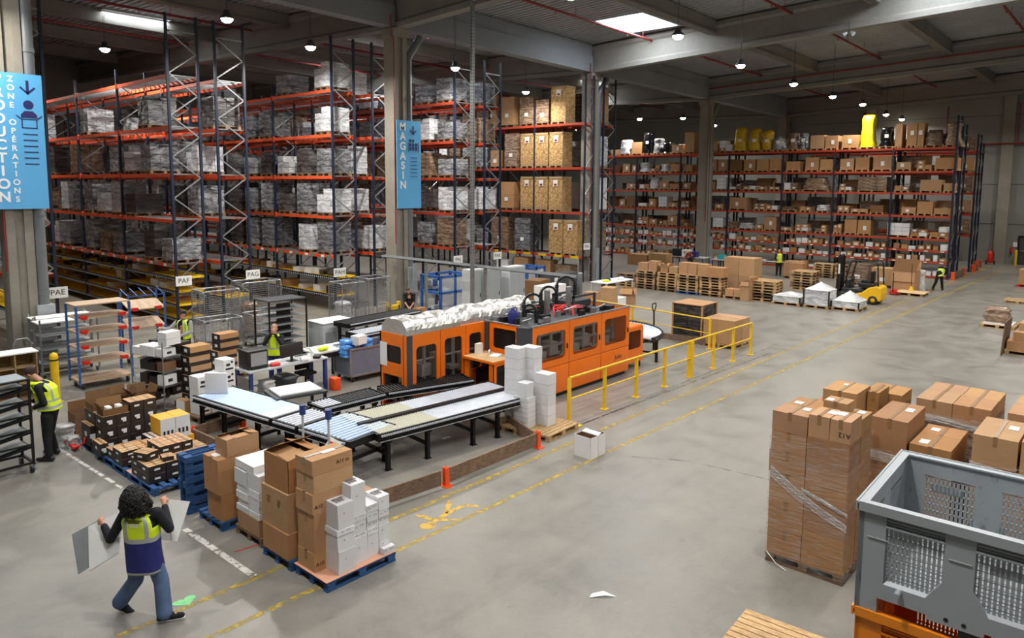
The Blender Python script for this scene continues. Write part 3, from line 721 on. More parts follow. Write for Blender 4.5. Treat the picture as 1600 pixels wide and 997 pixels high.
_, _, _, PAL_ONE = pallet_meshes(1.2, 1.0, 'oldwood', 7)
RACKWORD = {'E': 'PAE rack', 'F': 'PAF rack', 'G': 'PAG rack', 'H': 'PAH rack', 'I': 'storeroom sign rack', 'J': 'PAJ rack', 'K': 'PAK rack', 'L': 'crate rack'}
LEVELWORD = ['lowest', 'second', 'third', 'fourth', 'top']
def rack_load(kind, var, rk, lvl, bay, slot, x, y, z, sc_=1.0):
    me, h, word = LOADS[kind][var]
    lab = '%s, %s place in the %s bay, %s level of the %s' % (word, ORD[slot], ORD[bay], LEVELWORD[lvl], RACKWORD[rk])
    t = thing('wrapped_pallet_load', lab, 'pallet load', (x, y, z), 0, 'film-wrapped pallet loads in the left racks')
    link('wrapped_goods', me, t); link('pallet', PAL_ONE, t)
def fill(rk, x, ys, levels, probs, kinds, nb, slots=3):
    for b in range(nb):
        L = ys[b + 1] - ys[b]; w = L / slots
        for l, z in enumerate(levels):
            for s in range(slots):
                if rnd.random() < probs[l]:
                    kd = rnd.choice(kinds); v = rnd.choice((0, 0, 1, 1, 2, 2, 3)) if z < 9 else rnd.choice((1, 3))
                    rack_load(kd, v, rk, l, b, s, x, ys[b] + w * (s + .5) + rnd.uniform(-.06, .06), z + .07)
fill('F', 12.78, F28, LV, (.62, .78, .55, .3, 0), ('grey', 'dark', 'grey', 'white', 'brown'), 5)
fill('G', 14.65, F28, LV, (.55, .7, .6, .5, .1), ('grey', 'white', 'white', 'dark'), 3)
fill('H', 19.18, F27, LV, (.75, .75, .8, .65, .25), ('white', 'grey', 'white', 'grey', 'dark'), 4)
fill('I', 21.32, F27, LV, (.7, .8, .8, .7, .25), ('white', 'grey', 'brown'), 2)
fill('J', 25.8, F26, LV, (.8, .85, .85, .8, .75), ('brown', 'grey', 'white', 'brown'), 3)
fill('K', 27.9, F26, LV, (.7, .7, .7, .8, .6), ('brown', 'white', 'grey'), 2)
fill('E', 7.5, F28, LV[:4], (.6, .7, .7, .5), ('grey', 'dark', 'grey'), 2)
fill('L', 34.75, [32.55, 36.3, 40.05, 43.8], LL, (.8, .8, .8, .8), ('brown', 'brown', 'grey', 'white'), 2)

# big crates
def crate(label, y, z, w=1.04, h=2.05, d=.95, mark=True):
    t = thing('wooden_crate', label, 'crate', (34.75, y, z), 0, 'wooden crates on the crate rack')
    MB().box(-d / 2 + .02, d / 2 - .02, -w / 2 + .02, w / 2 - .02, .14, h).build('panel', M['osb'], t)
    m = MB()
    for zz in (.14, h - .1):
        m.box(-d / 2, d / 2, -w / 2, -w / 2 + .03, zz, zz + .1); m.box(-d / 2, d / 2, w / 2 - .03, w / 2, zz, zz + .1); m.box(-d / 2, -d / 2 + .03, -w / 2, w / 2, zz, zz + .1)
    for yy in (-w / 2, w / 2 - .03): m.box(-d / 2, -d / 2 + .03, yy, yy + .03, .2, h)
    m.box(-d / 2, d / 2, -w / 2, w / 2, h, h + .025); m.build('batten', M['osb_frame'], t)
    m = MB()
    for yy in (-w / 2, -.06, w / 2 - .12): m.box(-d / 2, d / 2, yy, yy + .12, 0, .1)
    m.box(-d / 2, d / 2, -w / 2, w / 2, .1, .14); m.build('skid', M['osb_frame'], t)
    if mark:
        m = MB().box(-d / 2 - .006, -d / 2, -.17, .17, h - .55, h - .18, 0).box(-d / 2 - .009, -d / 2, -.1, .1, h - .52, h - .4, 1); m.build('shipping_label', [M['paper'], M['darkred']], t)
    return t
for lv, nm in ((1, 'middle'), (2, 'upper')):
    for k, y in enumerate((27.15, 28.25, 29.4)):
        crate('tall strand-board crate on the %s crate level, %s from the aisle end' % (nm, ORD[k]), y, LL[lv] + .07)
for k, y in enumerate((26.0, 27.08)): crate('tall strand-board crate on the lowest crate level, %s from the aisle end' % ORD[k], y, LL[0] + .07)
crate('tall strand-board crate alone on the top crate level', 27.0, LL[3] + .07, 1.1, 2.15)
def lload(name, lab, mat, y, z, w, h, d=.9, x=34.75, n=(1, 1, 1), cat='pallet load'):
    t = thing(name, lab, cat, (x, y, z)); m = MB(); dx, dy, dz = d / n[0], w / n[1], h / n[2]
    for k in range(n[2]):
        for i in range(n[0]):
            for j in range(n[1]): m.box(-d / 2 + i * dx + .004, -d / 2 + (i + 1) * dx - .004, -w / 2 + j * dy + .004, -w / 2 + (j + 1) * dy - .004, .14 + k * dz, .14 + (k + 1) * dz - .004, 0, .008)
    m.build('goods', M[mat], t)
    m = MB()
    for yy in (-w / 2, -.05, w / 2 - .1): m.box(-d / 2, d / 2, yy, yy + .1, 0, .1)
    m.box(-d / 2, d / 2, -w / 2, w / 2, .1, .138); m.build('pallet', M['oldwood'], t)
    MB().box(-d / 2 - .02, -d / 2 - .005, -.14, .14, h * .35, h * .35 + .22).build('shipping_label', M['paper'], t)
    return t
lload('wrapped_pallet_load', 'purple-grey layered stack on the lowest crate level beside two crates', 'wrap_grey', 29.75, LL[0] + .07, 1.25, 1.95, n=(1, 1, 6))
lload('wrapped_pallet_load', 'dark brown wrapped load on the lowest crate level, left of the grey stack', 'wrap_brown', 31.7, LL[0] + .07, 1.4, 1.95)
lload('wrapped_pallet_load', 'tall brown wrapped carton on the middle crate level', 'card', 31.1, LL[1] + .07, 1.2, 1.62, n=(1, 1, 2))
lload('wrapped_pallet_load', 'narrow brown wrapped stack on the upper crate level', 'wrap_brown', 30.75, LL[2] + .07, 1.05, 2.0, n=(1, 1, 4))
lload('wrapped_pallet_load', 'low brown carton at the left on the upper crate level', 'card', 32.1, LL[2] + .07, .9, 1.0)
lload('wrapped_pallet_load', 'grey film-wrapped box on the top crate level beside the crate', 'wrap_brown', 28.25, LL[3] + .07, 1.0, 1.35)
lload('wrapped_pallet_load', 'wider brown-grey film-wrapped box on the top crate level', 'wrap_brown', 29.5, LL[3] + .07, 1.1, 1.6)
lload('wrapped_pallet_load', 'light brown box at the left on the top crate level', 'card', 31.1, LL[3] + .07, 1.2, 1.7)
lload('wrapped_pallet_load', 'white and yellowish tall box far left on the top crate level', 'card', 32.5, LL[3] + .07, 1.0, 1.9)
for k, (lv, mt, h, n, lab) in enumerate(((3, 'card', 2.1, (1, 1, 1), 'tall pinkish-brown carton on the top level right of the column'), (2, 'wrap_white', 1.75, (2, 2, 6), 'white boxes stacked on the upper level right of the column'), (1, 'whitebox', 1.9, (2, 2, 6), 'white boxes stacked on the middle level right of the column'), (0, 'wrap_brown', 1.8, (1, 2, 1), 'brown film-wrapped cartons on the lowest level right of the column'))):
    lload('wrapped_pallet_load', lab, mt, 26.0, LL[lv] + .07, 1.1, h, 1.0, 36.7, n)
    lload('wrapped_pallet_load', lab + ', farther back', mt if k else 'wrap_grey', 27.4, LL[lv] + .07, 1.1, h * .85, 1.0, 36.7, n)
# floor-level cartons under the crate rack
for k, (y, w, h, mt) in enumerate(((26.6, 1.1, .75, 'wrap_brown'), (28.2, 1.3, .95, 'card'), (29.9, 1.2, 1.0, 'card'), (31.5, 1.0, .7, 'whitebox'))):
    lload('low_pallet_load', ORD[k] + ' low load from the right on the floor under the crate rack', mt, y, 0, w, h, .75)

# ------------------------------------------------------------------ small goods on the flow shelves of the left racks
FLOWG = 'small goods on the yellow roller shelves'
def flow_goods(rk, x, ys, nb, shelves, seed):
    r = random.Random(seed)
    for b in range(nb):
        for si, z in enumerate(shelves):
            y = ys[b] + .15; k = 0
            while y < ys[b + 1] - .5 and k < 12:
                w = r.uniform(.25, .55); h = r.uniform(.14, .34)
                if r.random() < (.35 if rk == 'F' else .7):
                    mt = r.choice(('darkbox', 'card_in', 'whitebox', 'card', 'darkbox', 'wrap_dark'))
                    nm = {'darkbox': 'dark', 'card_in': 'deep brown', 'whitebox': 'white', 'card': 'brown', 'wrap_dark': 'film-covered dark'}[mt]
                    o = MB().box(-r.uniform(.25, .4), .35, -w / 2, w / 2, 0, h, 0, .006).build('small_carton', M[mt], None, (x, y + w / 2, z + .021), r.uniform(-.05, .05))
                    tag(o, '%s small carton, %s on the %s roller shelf, %s bay of the %s' % (nm, ORD[k], ['bottom', 'middle', 'top'][si], ORD[b], RACKWORD[rk]), 'box', FLOWG); k += 1
                y += w + r.uniform(.02, .3)
flow_goods('F', 12.7, F28, 3, (.9, 1.42, 1.95), 3)
flow_goods('H', 19.1, F27, 3, (.7, 1.5), 4)
flow_goods('G', 14.6, F28, 1, (1.0,), 5)

# ------------------------------------------------------------------ far carton rack
RGOODS = [[(9.88,0.89,1.37,'b'),(10.92,1.06,0.95,'b'),(11.71,0.36,1.41,'c'),(12.21,0.59,1.38,'c'),(12.97,0.41,1.39,'w'),(13.66,0.88,1.24,'k'),(14.8,0.95,2.06,'Y'),(15.88,1.05,0.82,'c'),(17.07,0.84,0.83,'c'),(18.01,0.95,0.89,'c'),(18.96,0.44,1.08,'g'),(19.67,0.81,1.09,'b'),(20.72,0.74,0.92,'g'),(21.54,0.8,1.39,'y'),(22.47,0.96,1.55,'y'),(23.56,1.04,1.67,'y'),(24.67,0.97,0.83,'m'),(25.7,0.78,0.75,'c'),(27.62,0.82,1.51,'w'),(28.64,1.01,0.58,'c'),(29.6,0.8,0.79,'k'),(30.44,0.76,1.16,'g'),(31.35,0.83,1.63,'k'),(32.31,0.97,0.92,'w'),(33.45,1.06,1.15,'W')],[(10.19,1.24,0.67,'c'),(11.4,0.82,0.6,'m'),(12.57,0.85,0.45,'c'),(13.83,1.15,0.87,'c'),(15.04,0.87,0.81,'c'),(16.0,0.9,0.73,'c'),(17.33,0.84,0.71,'c'),(18.29,0.91,0.85,'c'),(19.59,0.98,0.6,'c'),(20.81,0.92,0.84,'c'),(21.77,0.9,0.8,'c'),(22.75,0.87,0.81,'c'),(23.81,0.95,0.82,'d'),(24.77,0.87,0.84,'c'),(25.62,0.62,0.85,'c'),(27.73,0.82,0.47,'c'),(28.75,0.9,0.53,'c'),(29.69,0.86,0.59,'W'),(30.58,0.82,0.55,'m'),(31.56,1.02,0.71,'W'),(32.46,0.55,0.56,'c'),(33.27,0.68,0.62,'c')],[(9.97,0.58,0.47,'c'),(10.96,1.2,0.68,'c'),(12.6,0.85,0.33,'m'),(14.36,1.75,0.88,'l'),(16.02,0.77,0.48,'m'),(17.97,1.8,0.8,'b'),(19.7,0.94,0.51,'m'),(20.84,0.79,0.24,'m'),(21.77,0.8,0.2,'c'),(22.71,0.97,0.25,'m'),(23.76,0.95,0.45,'m'),(24.87,0.77,0.84,'s'),(25.72,0.63,0.56,'c'),(27.78,0.71,0.47,'c'),(28.81,0.9,0.38,'c'),(29.72,0.8,0.59,'c'),(30.61,0.88,0.9,'W'),(31.56,0.9,0.35,'m'),(32.77,0.92,0.4,'c')],[(10.24,0.93,0.35,'c'),(11.19,0.89,0.76,'c'),(12.12,0.84,0.37,'c'),(14.0,0.81,0.46,'d'),(15.06,1.07,0.22,'m'),(16.08,0.73,0.44,'m'),(17.43,0.8,0.4,'W'),(18.59,0.74,0.59,'m'),(19.77,1.17,0.24,'b'),(20.98,0.88,0.34,'m'),(21.89,0.85,0.48,'m'),(23.52,1.34,0.82,'c'),(25.0,0.62,0.31,'c'),(27.84,0.71,0.57,'m'),(28.92,0.9,0.33,'c'),(29.8,0.75,0.79,'s'),(30.76,0.59,0.6,'c'),(31.68,0.78,0.24,'w'),(32.74,0.86,0.77,'d'),(33.58,0.56,0.51,'c')],[(10.36,0.97,0.67,'m'),(11.46,0.93,0.48,'m'),(12.64,1.3,0.78,'s'),(14.7,0.82,0.89,'c'),(15.55,0.8,0.9,'c'),(16.39,0.53,0.61,'m'),(17.49,0.76,0.49,'m'),(18.79,0.88,0.5,'m'),(19.92,0.95,0.2,'c'),(21.02,0.88,0.88,'c'),(21.84,0.57,0.29,'c'),(22.88,1.12,0.39,'W'),(23.89,0.7,0.45,'l'),(25.05,0.82,0.69,'s'),(27.89,0.6,0.48,'m'),(28.89,0.84,0.73,'c'),(29.74,0.75,0.34,'m'),(30.64,0.7,0.39,'c'),(31.65,1.08,0.6,'m'),(32.93,0.99,0.2,'c')]]
RW = ['top', 'second', 'third', 'fourth', 'fifth', 'sixth', 'lowest']
sack_me = None
def sack(mat, w, d, h, r):
    m = MB(); n = 14; R = 9; vs = []
    for i in range(R + 1):
        f = i / R; q = .92 + .12 * math.sin(f * 5 + r.uniform(0, 3)) + r.uniform(-.04, .04); q *= (1 if f < .85 else 1 - (f - .85) * 1.6)
        for k in range(n):
            t = 2 * PI * k / n; c, s = math.cos(t), math.sin(t); e = .55
            vs.append((math.copysign(abs(c) ** e, c) * d / 2 * q + .04 * f * r.uniform(-1, 1), math.copysign(abs(s) ** e, s) * w / 2 * q + .1 * math.sin(f * 2 + r.random()), f * h))
    m.add(vs, [(i * n + k, i * n + (k + 1) % n, (i + 1) * n + (k + 1) % n, (i + 1) * n + k) for i in range(R) for k in range(n)] + [tuple(R * n + k for k in range(n))], 0, True)
    return m
KW = {'c': 'brown carton', 'w': 'pale box', 'W': 'white film-wrapped load', 'g': 'grey film-wrapped load', 'b': 'brown film-wrapped load', 'k': 'black film-covered load', 'y': 'dull yellow sack', 'Y': 'bright yellow wrapped tall load', 'm': 'pile of small mixed cartons', 'd': 'dark box', 'l': 'stack of long film-wrapped planks', 's': 'stack of white boxes'}
r = random.Random(21); x = 51.85
for lv, row in enumerate(RGOODS):
    cnt = {}; zf = RL[lv] + .075
    for y, w, h, k in row:
        w = min(w, 2.4); i = cnt.get(k, 0); cnt[k] = i + 1
        lab = "%s %s from the right on the far rack's %s level" % (ordw(i), KW[k], RW[lv])
        pal = MB()
        for q in (-w / 2, -.05, w / 2 - .1): pal.box(-.5, .5, q, q + .1, 0, .1)
        pal.box(-.5, .5, -w / 2, w / 2, .1, .12)
        tag(pal.build('wooden_pallet', M['wood'], None, (x, y, zf)), 'pallet under the ' + lab.replace(' on the far', ', far'), 'pallet', 'pallets on the far rack')
        z = zf + .12; d = .95; G = 'goods on the far rack'
        xx = x
        if k in 'cwd':
            o = carton(lab, (d, w * .97, h), (xx, y, z), 0, {'c': 'card', 'w': 'white' if r.random() < .5 else 'card', 'd': 'card_in'}[k], None, [('-x', r.uniform(-.1, .1) * w, h * r.uniform(.4, .6), .2, min(.28, h * .5))] if r.random() < .6 and k == 'c' else (), G, jit=.01)
        elif k in 'yY':
            o = sack('yellow_cloth', w * .95, .9, h, r).build('wrapped_sack', M['bright_yellow' if k == 'Y' else 'yellow_cloth'], None, (xx, y, z)); tag(o, lab, 'sack', G)
            if k == 'y': MB().box(-.5, -.47, -.14, .14, h * .38, h * .38 + .22).build('shipping_label', M['paper'], o)
        elif k in 'Wgbk':
            o = sack('x', w, d, h, r).build('wrapped_load', M[{'W': 'wrap_white', 'g': 'wrap_grey', 'b': 'wrap_brown', 'k': 'black_wrap'}[k]], None, (xx, y, z)); tag(o, lab, 'pallet load', G)
            if r.random() < .5: MB().box(-.52, -.48, -.12, .12, h * .45, h * .45 + .22).build('shipping_label', M['paper'], o)
        else:
            t = thing('carton_pile', lab, 'boxes', (xx, y, z), 0, G) if k != 'm' else None
            n = {'m': 2, 'l': 1, 's': 3}[k]; nz = {'m': max(1, round(h / .3)), 'l': max(2, round(h / .22)), 's': max(2, round(h / .25))}[k]
            for a in range(nz):
                for b in range(n):
                    if k == 'm' and a and r.random() < .3: continue
                    ww = w / n; mt = {'m': r.choice(('card', 'card', 'whitebox', 'card2', 'wrap_brown')), 'l': 'wrap_brown', 's': 'whitebox'}[k]
                    hh = h / nz * (r.uniform(.75, 1) if k == 'm' else .97)
                    if k == 'm':
                        o = carton("small carton, %s side of %s mixed pile from right, %s layer, far rack's %s level" % (('right', 'left')[b], ordw(i), ORD[a], RW[lv]), (.8, ww * .95, hh), (xx - .05, y - w / 2 + ww * (b + .5), z + a * h / nz * .88 if a else z), 0, mt, None, [('-x', 0, hh * .5, ww * .4, hh * .4)] if r.random() < .6 else (), 'small cartons in mixed piles on the far rack', jit=.008)
                    else:
                        MB().box(-d / 2, d / 2, -ww / 2 + .006, ww / 2 - .006, 0, hh, 0, .01).build('plank_bundle' if k == 'l' else 'white_box', M[mt], t, (0, -w / 2 + ww * (b + .5), a * h / nz))
# lower pick shelves: small boxes
for lv, z in ((5, RL[5]), (6, RL[6]), (7, .14)):
    for b in range(7):
        y = RY[b] + .15; i = 0
        while y < RY[b + 1] - .4 and i < 10:
            w = r.uniform(.22, .48); h = r.uniform(.16, .42); gap = r.uniform(.02, .16)
            if y + w > RY[b + 1] - .1: break
            mt = r.choice(('card', 'card', 'card', 'whitebox', 'white', 'card2'))
            nm = {'card': 'brown', 'whitebox': 'white', 'white': 'whitish', 'card2': 'orange-brown'}[mt]
            o = carton("%s pick box, %s from right, %s bay from right, far rack's %s" % (nm, ORD[i], ORD[b], ['upper small shelf', 'lower small shelf', 'floor level'][lv - 5]), (.6, w, h), (51.62, y + w / 2, z + .075 if lv < 7 else z), 0, mt, None, [('-x', 0, h * .45, w * .5, h * .42)] if r.random() < .55 else (), 'small pick boxes on the far rack', name='pick_box', jit=.006)
            i += 1; y += w + gap
for a, b in zip(RY, RY[1:]): MB().box(0, 1.05, .06, b - a - .06, .02, .139).build('base_shelf', M['red_beam'], RK['R'], (0, a - 9.69, 0))
tgm = MB().box(-.009, .009, -.1, .1, -.03, .03).mesh('bay_tag', M['paper'])
for a, b in zip(RY, RY[1:]):
    k = a + .35
    while k < b - .3:
        for z in RL[5:]: link('bay_tag', tgm, RK['R'], (-.042, k - 9.69, z))
        k += .9
# loads on the ends of the racks behind
for rk, x_, y_ in (('S', 53.4, 10.4), ('T', 57.85, 10.3), ('S', 53.4, 12.0)):
    for lv in range(5):
        lload('wrapped_pallet_load', 'brown load, %s level of the %s, %s' % (RW[lv], 'rack behind the far rack' if rk == 'S' else 'second rack end beyond the far rack', 'nearest the end' if y_ < 11 else 'second from the end'), 'card' if lv % 2 else 'wrap_brown', y_, RL[lv] + .07, 1.0, .8 + .1 * (lv % 3), .9, x_)

# dense stock of the row behind the far rack
rb = random.Random(77)
for b in range(7):
    for lv in range(5):
        for q in range(3):
            if b == 0 and q < 2 or rb.random() < .15: continue
            w = rb.uniform(.85, 1.1); h = rb.uniform(.55, 1.05); mt = rb.choice(('card', 'wrap_brown', 'card', 'card_in', 'wrap_dark', 'wrap_grey'))
            o = carton('%s box in the row behind the far rack, %s level, %s bay, %s place' % ({'card': 'brown', 'wrap_brown': 'film-wrapped brown', 'card_in': 'dark brown', 'wrap_dark': 'film-wrapped dark', 'wrap_grey': 'film-wrapped grey'}[mt], RW[lv], ORD[b], ORD[q]), (.95, w, h), (53.4, RY[b] + (RY[b + 1] - RY[b]) * (q + .5) / 3, RL[lv] + .075), 0, mt, None, (), 'goods in the row behind the far rack')
# ------------------------------------------------------------------ orange packing machine (L-shaped)
def win_ring(m, o, ux, uy, W, Hh, hx0, hx1, hy0, hy1, r, th, mi=0, nseg=4):
    """panel W x Hh in the plane o + u*ux + v*uy with a rounded window hole, thickness th along -(ux x uy)"""
    ux = Vector(ux); uy = Vector(uy); nn = ux.cross(uy); o = Vector(o)
    inner = []; outer = []
    for (cx, cy, a0, ox, oy) in ((hx1 - r, hy0 + r, -90, W, 0), (hx1 - r, hy1 - r, 0, W, Hh), (hx0 + r, hy1 - r, 90, 0, Hh), (hx0 + r, hy0 + r, 180, 0, 0)):
        for k in range(nseg + 1):
            t = math.radians(a0 + 90 * k / nseg); inner.append((cx + r * math.cos(t), cy + r * math.sin(t))); outer.append((ox, oy))
    n = len(inner); P = lambda q, d: o + ux * q[0] + uy * q[1] - nn * d
    vs = [P(q, 0) for q in inner] + [P(q, 0) for q in outer] + [P(q, th) for q in inner] + [P(q, th) for q in outer]
    fs = []
    for i in range(n):
        j = (i + 1) % n
        if outer[i] == outer[j]: fs += [(i, n + i, j), (2 * n + j, 3 * n + i, 2 * n + i)]
        else: fs += [(i, n + i, n + j, j), (2 * n + j, 3 * n + j, 3 * n + i, 2 * n + i), (n + i, 3 * n + i, 3 * n + j, n + j)]
        fs.append((j, 2 * n + j, 2 * n + i, i))
    m.add(vs, fs, mi); return m
def door(parent, o, ux, uy, W, Hh, hole, name='window_door', r=.1):
    m = MB(); win_ring(m, o, ux, uy, W, Hh, *hole, r, .05)
    d = m.build(name, M['orange'], parent)
    g = MB(); uxv, uyv = Vector(ux), Vector(uy); nn = uxv.cross(uyv); p = Vector(o) - nn * .03
    q = [p + uxv * a + uyv * b for a, b in ((hole[0], hole[2]), (hole[1], hole[2]), (hole[1], hole[3]), (hole[0], hole[3]))]
    g.prism(q, -nn * .006); g.build('window_pane', M['glass'], d)
    return d
mc = thing('cartoning_machine', 'big orange packing machine with smoked windows and open top behind the white cartons', 'machine', (11, 11.65, 0))
def ML(x, y): return (x - 11, y - 11.65)
TOP = 2.03
XA, XB, XC = 0.0, 2.8, 7.36; YF, YL, YB = 0.0, 1.5, 2.5
# bodies: back and side skins, base
m = MB()
m.box(XB + .1, XC, YB - .05, YB, .12, TOP); m.box(XA, XB, YB - .05, YB, .12, TOP); m.box(XC - .05, XC, .05, YB, .12, TOP)
m.box(XA, XA + .12, YL, YL + .12, .1, TOP)
m.build('outer_skin', M['orange'], mc)
m = MB()
m.box(XB + .12, XC - .08, .08, YB - .08, 0, .12); m.box(XA + .08, XB + .1, YL + .08, YB - .08, 0, .12); m.build('plinth', M['black'], mc)
m = MB()
m.box(XB + .06, XC - .06, .06, YB - .06, .7, .76); m.box(XA + .06, XB, YL + .06, YB - .06, .35, .4)
m.box(XB + .06, XC - .06, YB - .14, YB - .06, .12, TOP - .2); m.box(XA + .06, XB, YB - .14, YB - .06, .4, TOP - .1)
m.build('inner_bed', M['darkgrey'], mc)
m = MB()
for k in range(9):
    x = XB + .5 + k * .5
    m.box(x, x + .06, .55, .61, .76, 1.9); m.box(x - .1, x + .25, .5, .9, .76 + (k % 3) * .12, .95 + (k % 3) * .2)
m.box(XB + .2, XC - .2, .52, .56, 1.25, 1.31); m.box(XB + .2, XC - .2, 1.0, 1.06, 1.05, 1.12); m.cyl((XB + .3, .75, 1.55), (XC - .3, .75, 1.55), .05)
for k in range(5):
    x = XA + .35 + k * .5
    m.box(x, x + .07, YL + .35, YL + .41, .4, 1.9); m.box(x - .1, x + .2, YL + .3, YL + .6, .7 + .15 * (k % 2), .95 + .2 * (k % 3)); m.cyl((x - .2, YL + .4, 1.25), (x + .3, YL + .4, 1.25), .03)
m.build('inner_mechanism', M['lightgrey'], mc)
MB().box(XB + .3, XC - .3, .3, .36, TOP - .16, TOP - .13).build('added_glow_strip', M['added_glow'], mc); MB().box(XA + .3, XB - .2, YL + .25, YL + .3, TOP - .1, TOP - .07).build('added_glow_strip', M['added_glow'], mc)  # glowing strips added to brighten the machine interior behind the windows
m = MB()
for k in range(4): m.box(XB + .9 + k * .9, XB + 1.3 + k * .9, .9, 1.3, .8, 1.1)
m.box(XB + .2, XC - .2, 1.3, 1.4, .9, 1.0); m.box(XB + .2, XC - .2, .35, .4, .76, .98); m.build('inner_guard', M['orange'], mc)
# right module front: three window doors above, plain doors below
for k, (a, b) in enumerate(((2.86, 4.4), (4.41, 5.9), (5.91, 7.36))):
    W = b - a - .012
    door(mc, (a, 0, .88), (1, 0, 0), (0, 0, 1), W, TOP - .9, (.16, W - .16, .16, .93))
    MB().rbox((a + W / 2, .03, .49), (W, .06, .74), .012).build('lower_door', M['orange'], mc)
    MB().box(a, a + W, .05, .08, .84, .9).build('door_gap', M['black'], mc)
    MB().rbox((a + W - .09, -.015, 1.35), (.03, .03, .14), .006).build('door_handle', M['blackplastic'], mc)
text_obj('door_lettering', 'Jules', .2, frame_mat((6.78, -.004, .62), (1, 0, 0), (0, 0, 1)) @ Matrix(((1, .25, 0, 0), (0, 1, 0, 0), (0, 0, 1, 0), (0, 0, 0, 1))), M['ink'], mc, .001)
# corner posts
m = MB(); m.prism([(2.62, .34, .1), (2.72, .04, .1), (2.86, 0, .1), (2.86, .34, .1)], (0, 0, TOP - .1)); m.build('corner_post', M['darkgrey'], mc)
m = MB(); m.box(2.68, 2.8, YL - .12, YL + .02, .1, TOP); m.build('corner_post', M['darkgrey'], mc)
m = MB(); m.prism([(0, YL + .14, .1), (.02, YL - .02, .1), (.16, YL - .04, .1), (.16, YL + .14, .1)], (0, 0, TOP - .1)); m.build('corner_post', M['darkgrey'], mc)
# side face of the right module above the desk (faces -X)
door(mc, (2.74, YL - .12, 1.22), (0, -1, 0), (0, 0, 1), 1.04, TOP - 1.22, (.12, .92, .14, .68), 'side_window', .06)
MB().box(2.72, 2.76, .34, YL - .12, .12, 1.22).build('side_panel', M['orange_dark'], mc)
# left module front doors (face -Y)
for k, (a, b, h) in enumerate(((.17, 1.1, (.14, .8, .5, 1.6)), (1.11, 1.98, (.13, .74, .6, 1.66)), (1.99, 2.68, (.12, .6, .72, 1.66)))):
    W = b - a - .01
    door(mc, (a, YL, .12), (1, 0, 0), (0, 0, 1), W, TOP - .12, (h[0], min(h[1], W - .1), h[2], h[3]))
# left end face (faces -X): small window above, open hatch below
m = MB(); win_ring(m, (0, YB, 1.12), (0, -1, 0), (0, 0, 1), YB - YL - .1, TOP - 1.12, .22, .8, .18, .62, .08, .05); d = m.build('end_window', M['orange'], mc)
MB().box(.03, .036, YL + .28, YB - .2, 1.28, 1.76).build('window_pane', M['glass'], d)
m = MB(); win_ring(m, (0, YB, .12), (0, -1, 0), (0, 0, 1), YB - YL - .1, 1.0, .1, .82, .05, .88, .02, .05); m.build('end_hatch', M['orange'], mc)
m = MB(); m.prism([(.06, YL + .15, .18), (.5, YB - .1, .18), (.5, YB - .1, 1.0), (.06, YL + .15, 1.0)], (.02, 0, 0)); m.box(.05, .6, YL + .1, YB - .06, .14, .18); m.build('chute', M['orange_dark'], mc)
MB().box(-.012, -.002, YB - .28, YB - .02, 1.2, 1.78).build('instruction_sheet', M['paper'], mc)
# rims
m = MB()
m.box(2.84, XC, -.01, .05, TOP, TOP + .03); m.box(XC - .05, XC + .01, 0, YB, TOP, TOP + .03); m.box(2.72, 2.78, .34, YB, TOP, TOP + .03); m.box(2.78, XC, YB - .05, YB, TOP, TOP + .03)
m.build('top_rim', M['galv'], mc)
MB().box(2.78, XC - .05, .05, YB - .05, TOP - .12, TOP - .08).build('top_deck', M['darkgrey'], mc)
# equipment on the open top
r = random.Random(5); z0 = TOP - .08
m = MB()
for k in range(26):
    x = r.uniform(2.95, 7.0); y = r.uniform(.2, 2.3); m.box(x, x + r.uniform(.08, .4), y, y + r.uniform(.08, .3), z0, z0 + r.uniform(.05, .2))
m.build('top_components', M['blackplastic'], mc)
m = MB()
for k in range(22):
    x = r.uniform(2.95, 7.0); y = r.uniform(.2, 2.3); m.box(x, x + r.uniform(.06, .35), y, y + r.uniform(.05, .2), z0, z0 + r.uniform(.08, .26))
for k in range(8):
    x = r.uniform(3, 6.6); y = r.uniform(.3, 2.2); m.cyl((x, y, z0 + .15), (x + r.uniform(.2, .6), y + r.uniform(-.2, .2), z0 + .15 + r.uniform(0, .1)), .03, n=8)
m.build('top_components', M['galv'], mc)
m = MB()
for k in range(14):
    x = r.uniform(4.6, 6.0); y = r.uniform(.6, 1.6); m.tube([(x, y, z0), (x + .1, y + .1, z0 + .18), (x + .3, y + r.uniform(-.2, .2), z0 + .2), (x + .4, y + .1, z0)], .018, 5, 0)
m.build('cable_bundle', M['red'], mc)
for x, y, h in ((4.85, 1.15, .74), (5.78, 1.1, .75), (7.0, 1.6, 1.0), (3.6, 1.05, .3)):
    MB().rbox((x, y, z0 + h / 2), (.13, .13, h), .03).build('servo_tower', M['galv'], mc)
def chain(x0, y0, x1, y1, h):
    n = 18; pts = []; c = Vector(((x0 + x1) / 2, (y0 + y1) / 2, 0)); d = Vector((x1 - x0, y1 - y0, 0)); R = d.length / 2; d.normalize()
    pts = [Vector((x0, y0, z0))]
    for k in range(n + 1):
        t = PI - PI * k / n; pts.append(c + d * R * math.cos(t) + Vector((0, 0, z0 + h - R + R * math.sin(t))))
    pts.append(Vector((x1, y1, z0)))
    m = MB(); pr = d.cross(Vector((0, 0, 1)))
    for a, b in zip(pts, pts[1:]):
        q = max(1, int((b - a).length / .06))
        for j in range(q):
            p = a + (b - a) * (j + .5) / q; w = (b - a) / q * .86; m.bar(p - w / 2, p + w / 2, .1, .06, 0, up=(d.z, 0, 1) if False else (0, 0, 1))
    return m.build('cable_chain', M['blackplastic'], mc)
chain(3.62, .95, 3.78, .65, .48); chain(4.3, 1.55, 4.75, 1.25, .62); chain(5.3, 1.75, 5.65, 1.45, .72); chain(6.3, 1.95, 6.75, 1.6, .9)
m = MB(); 
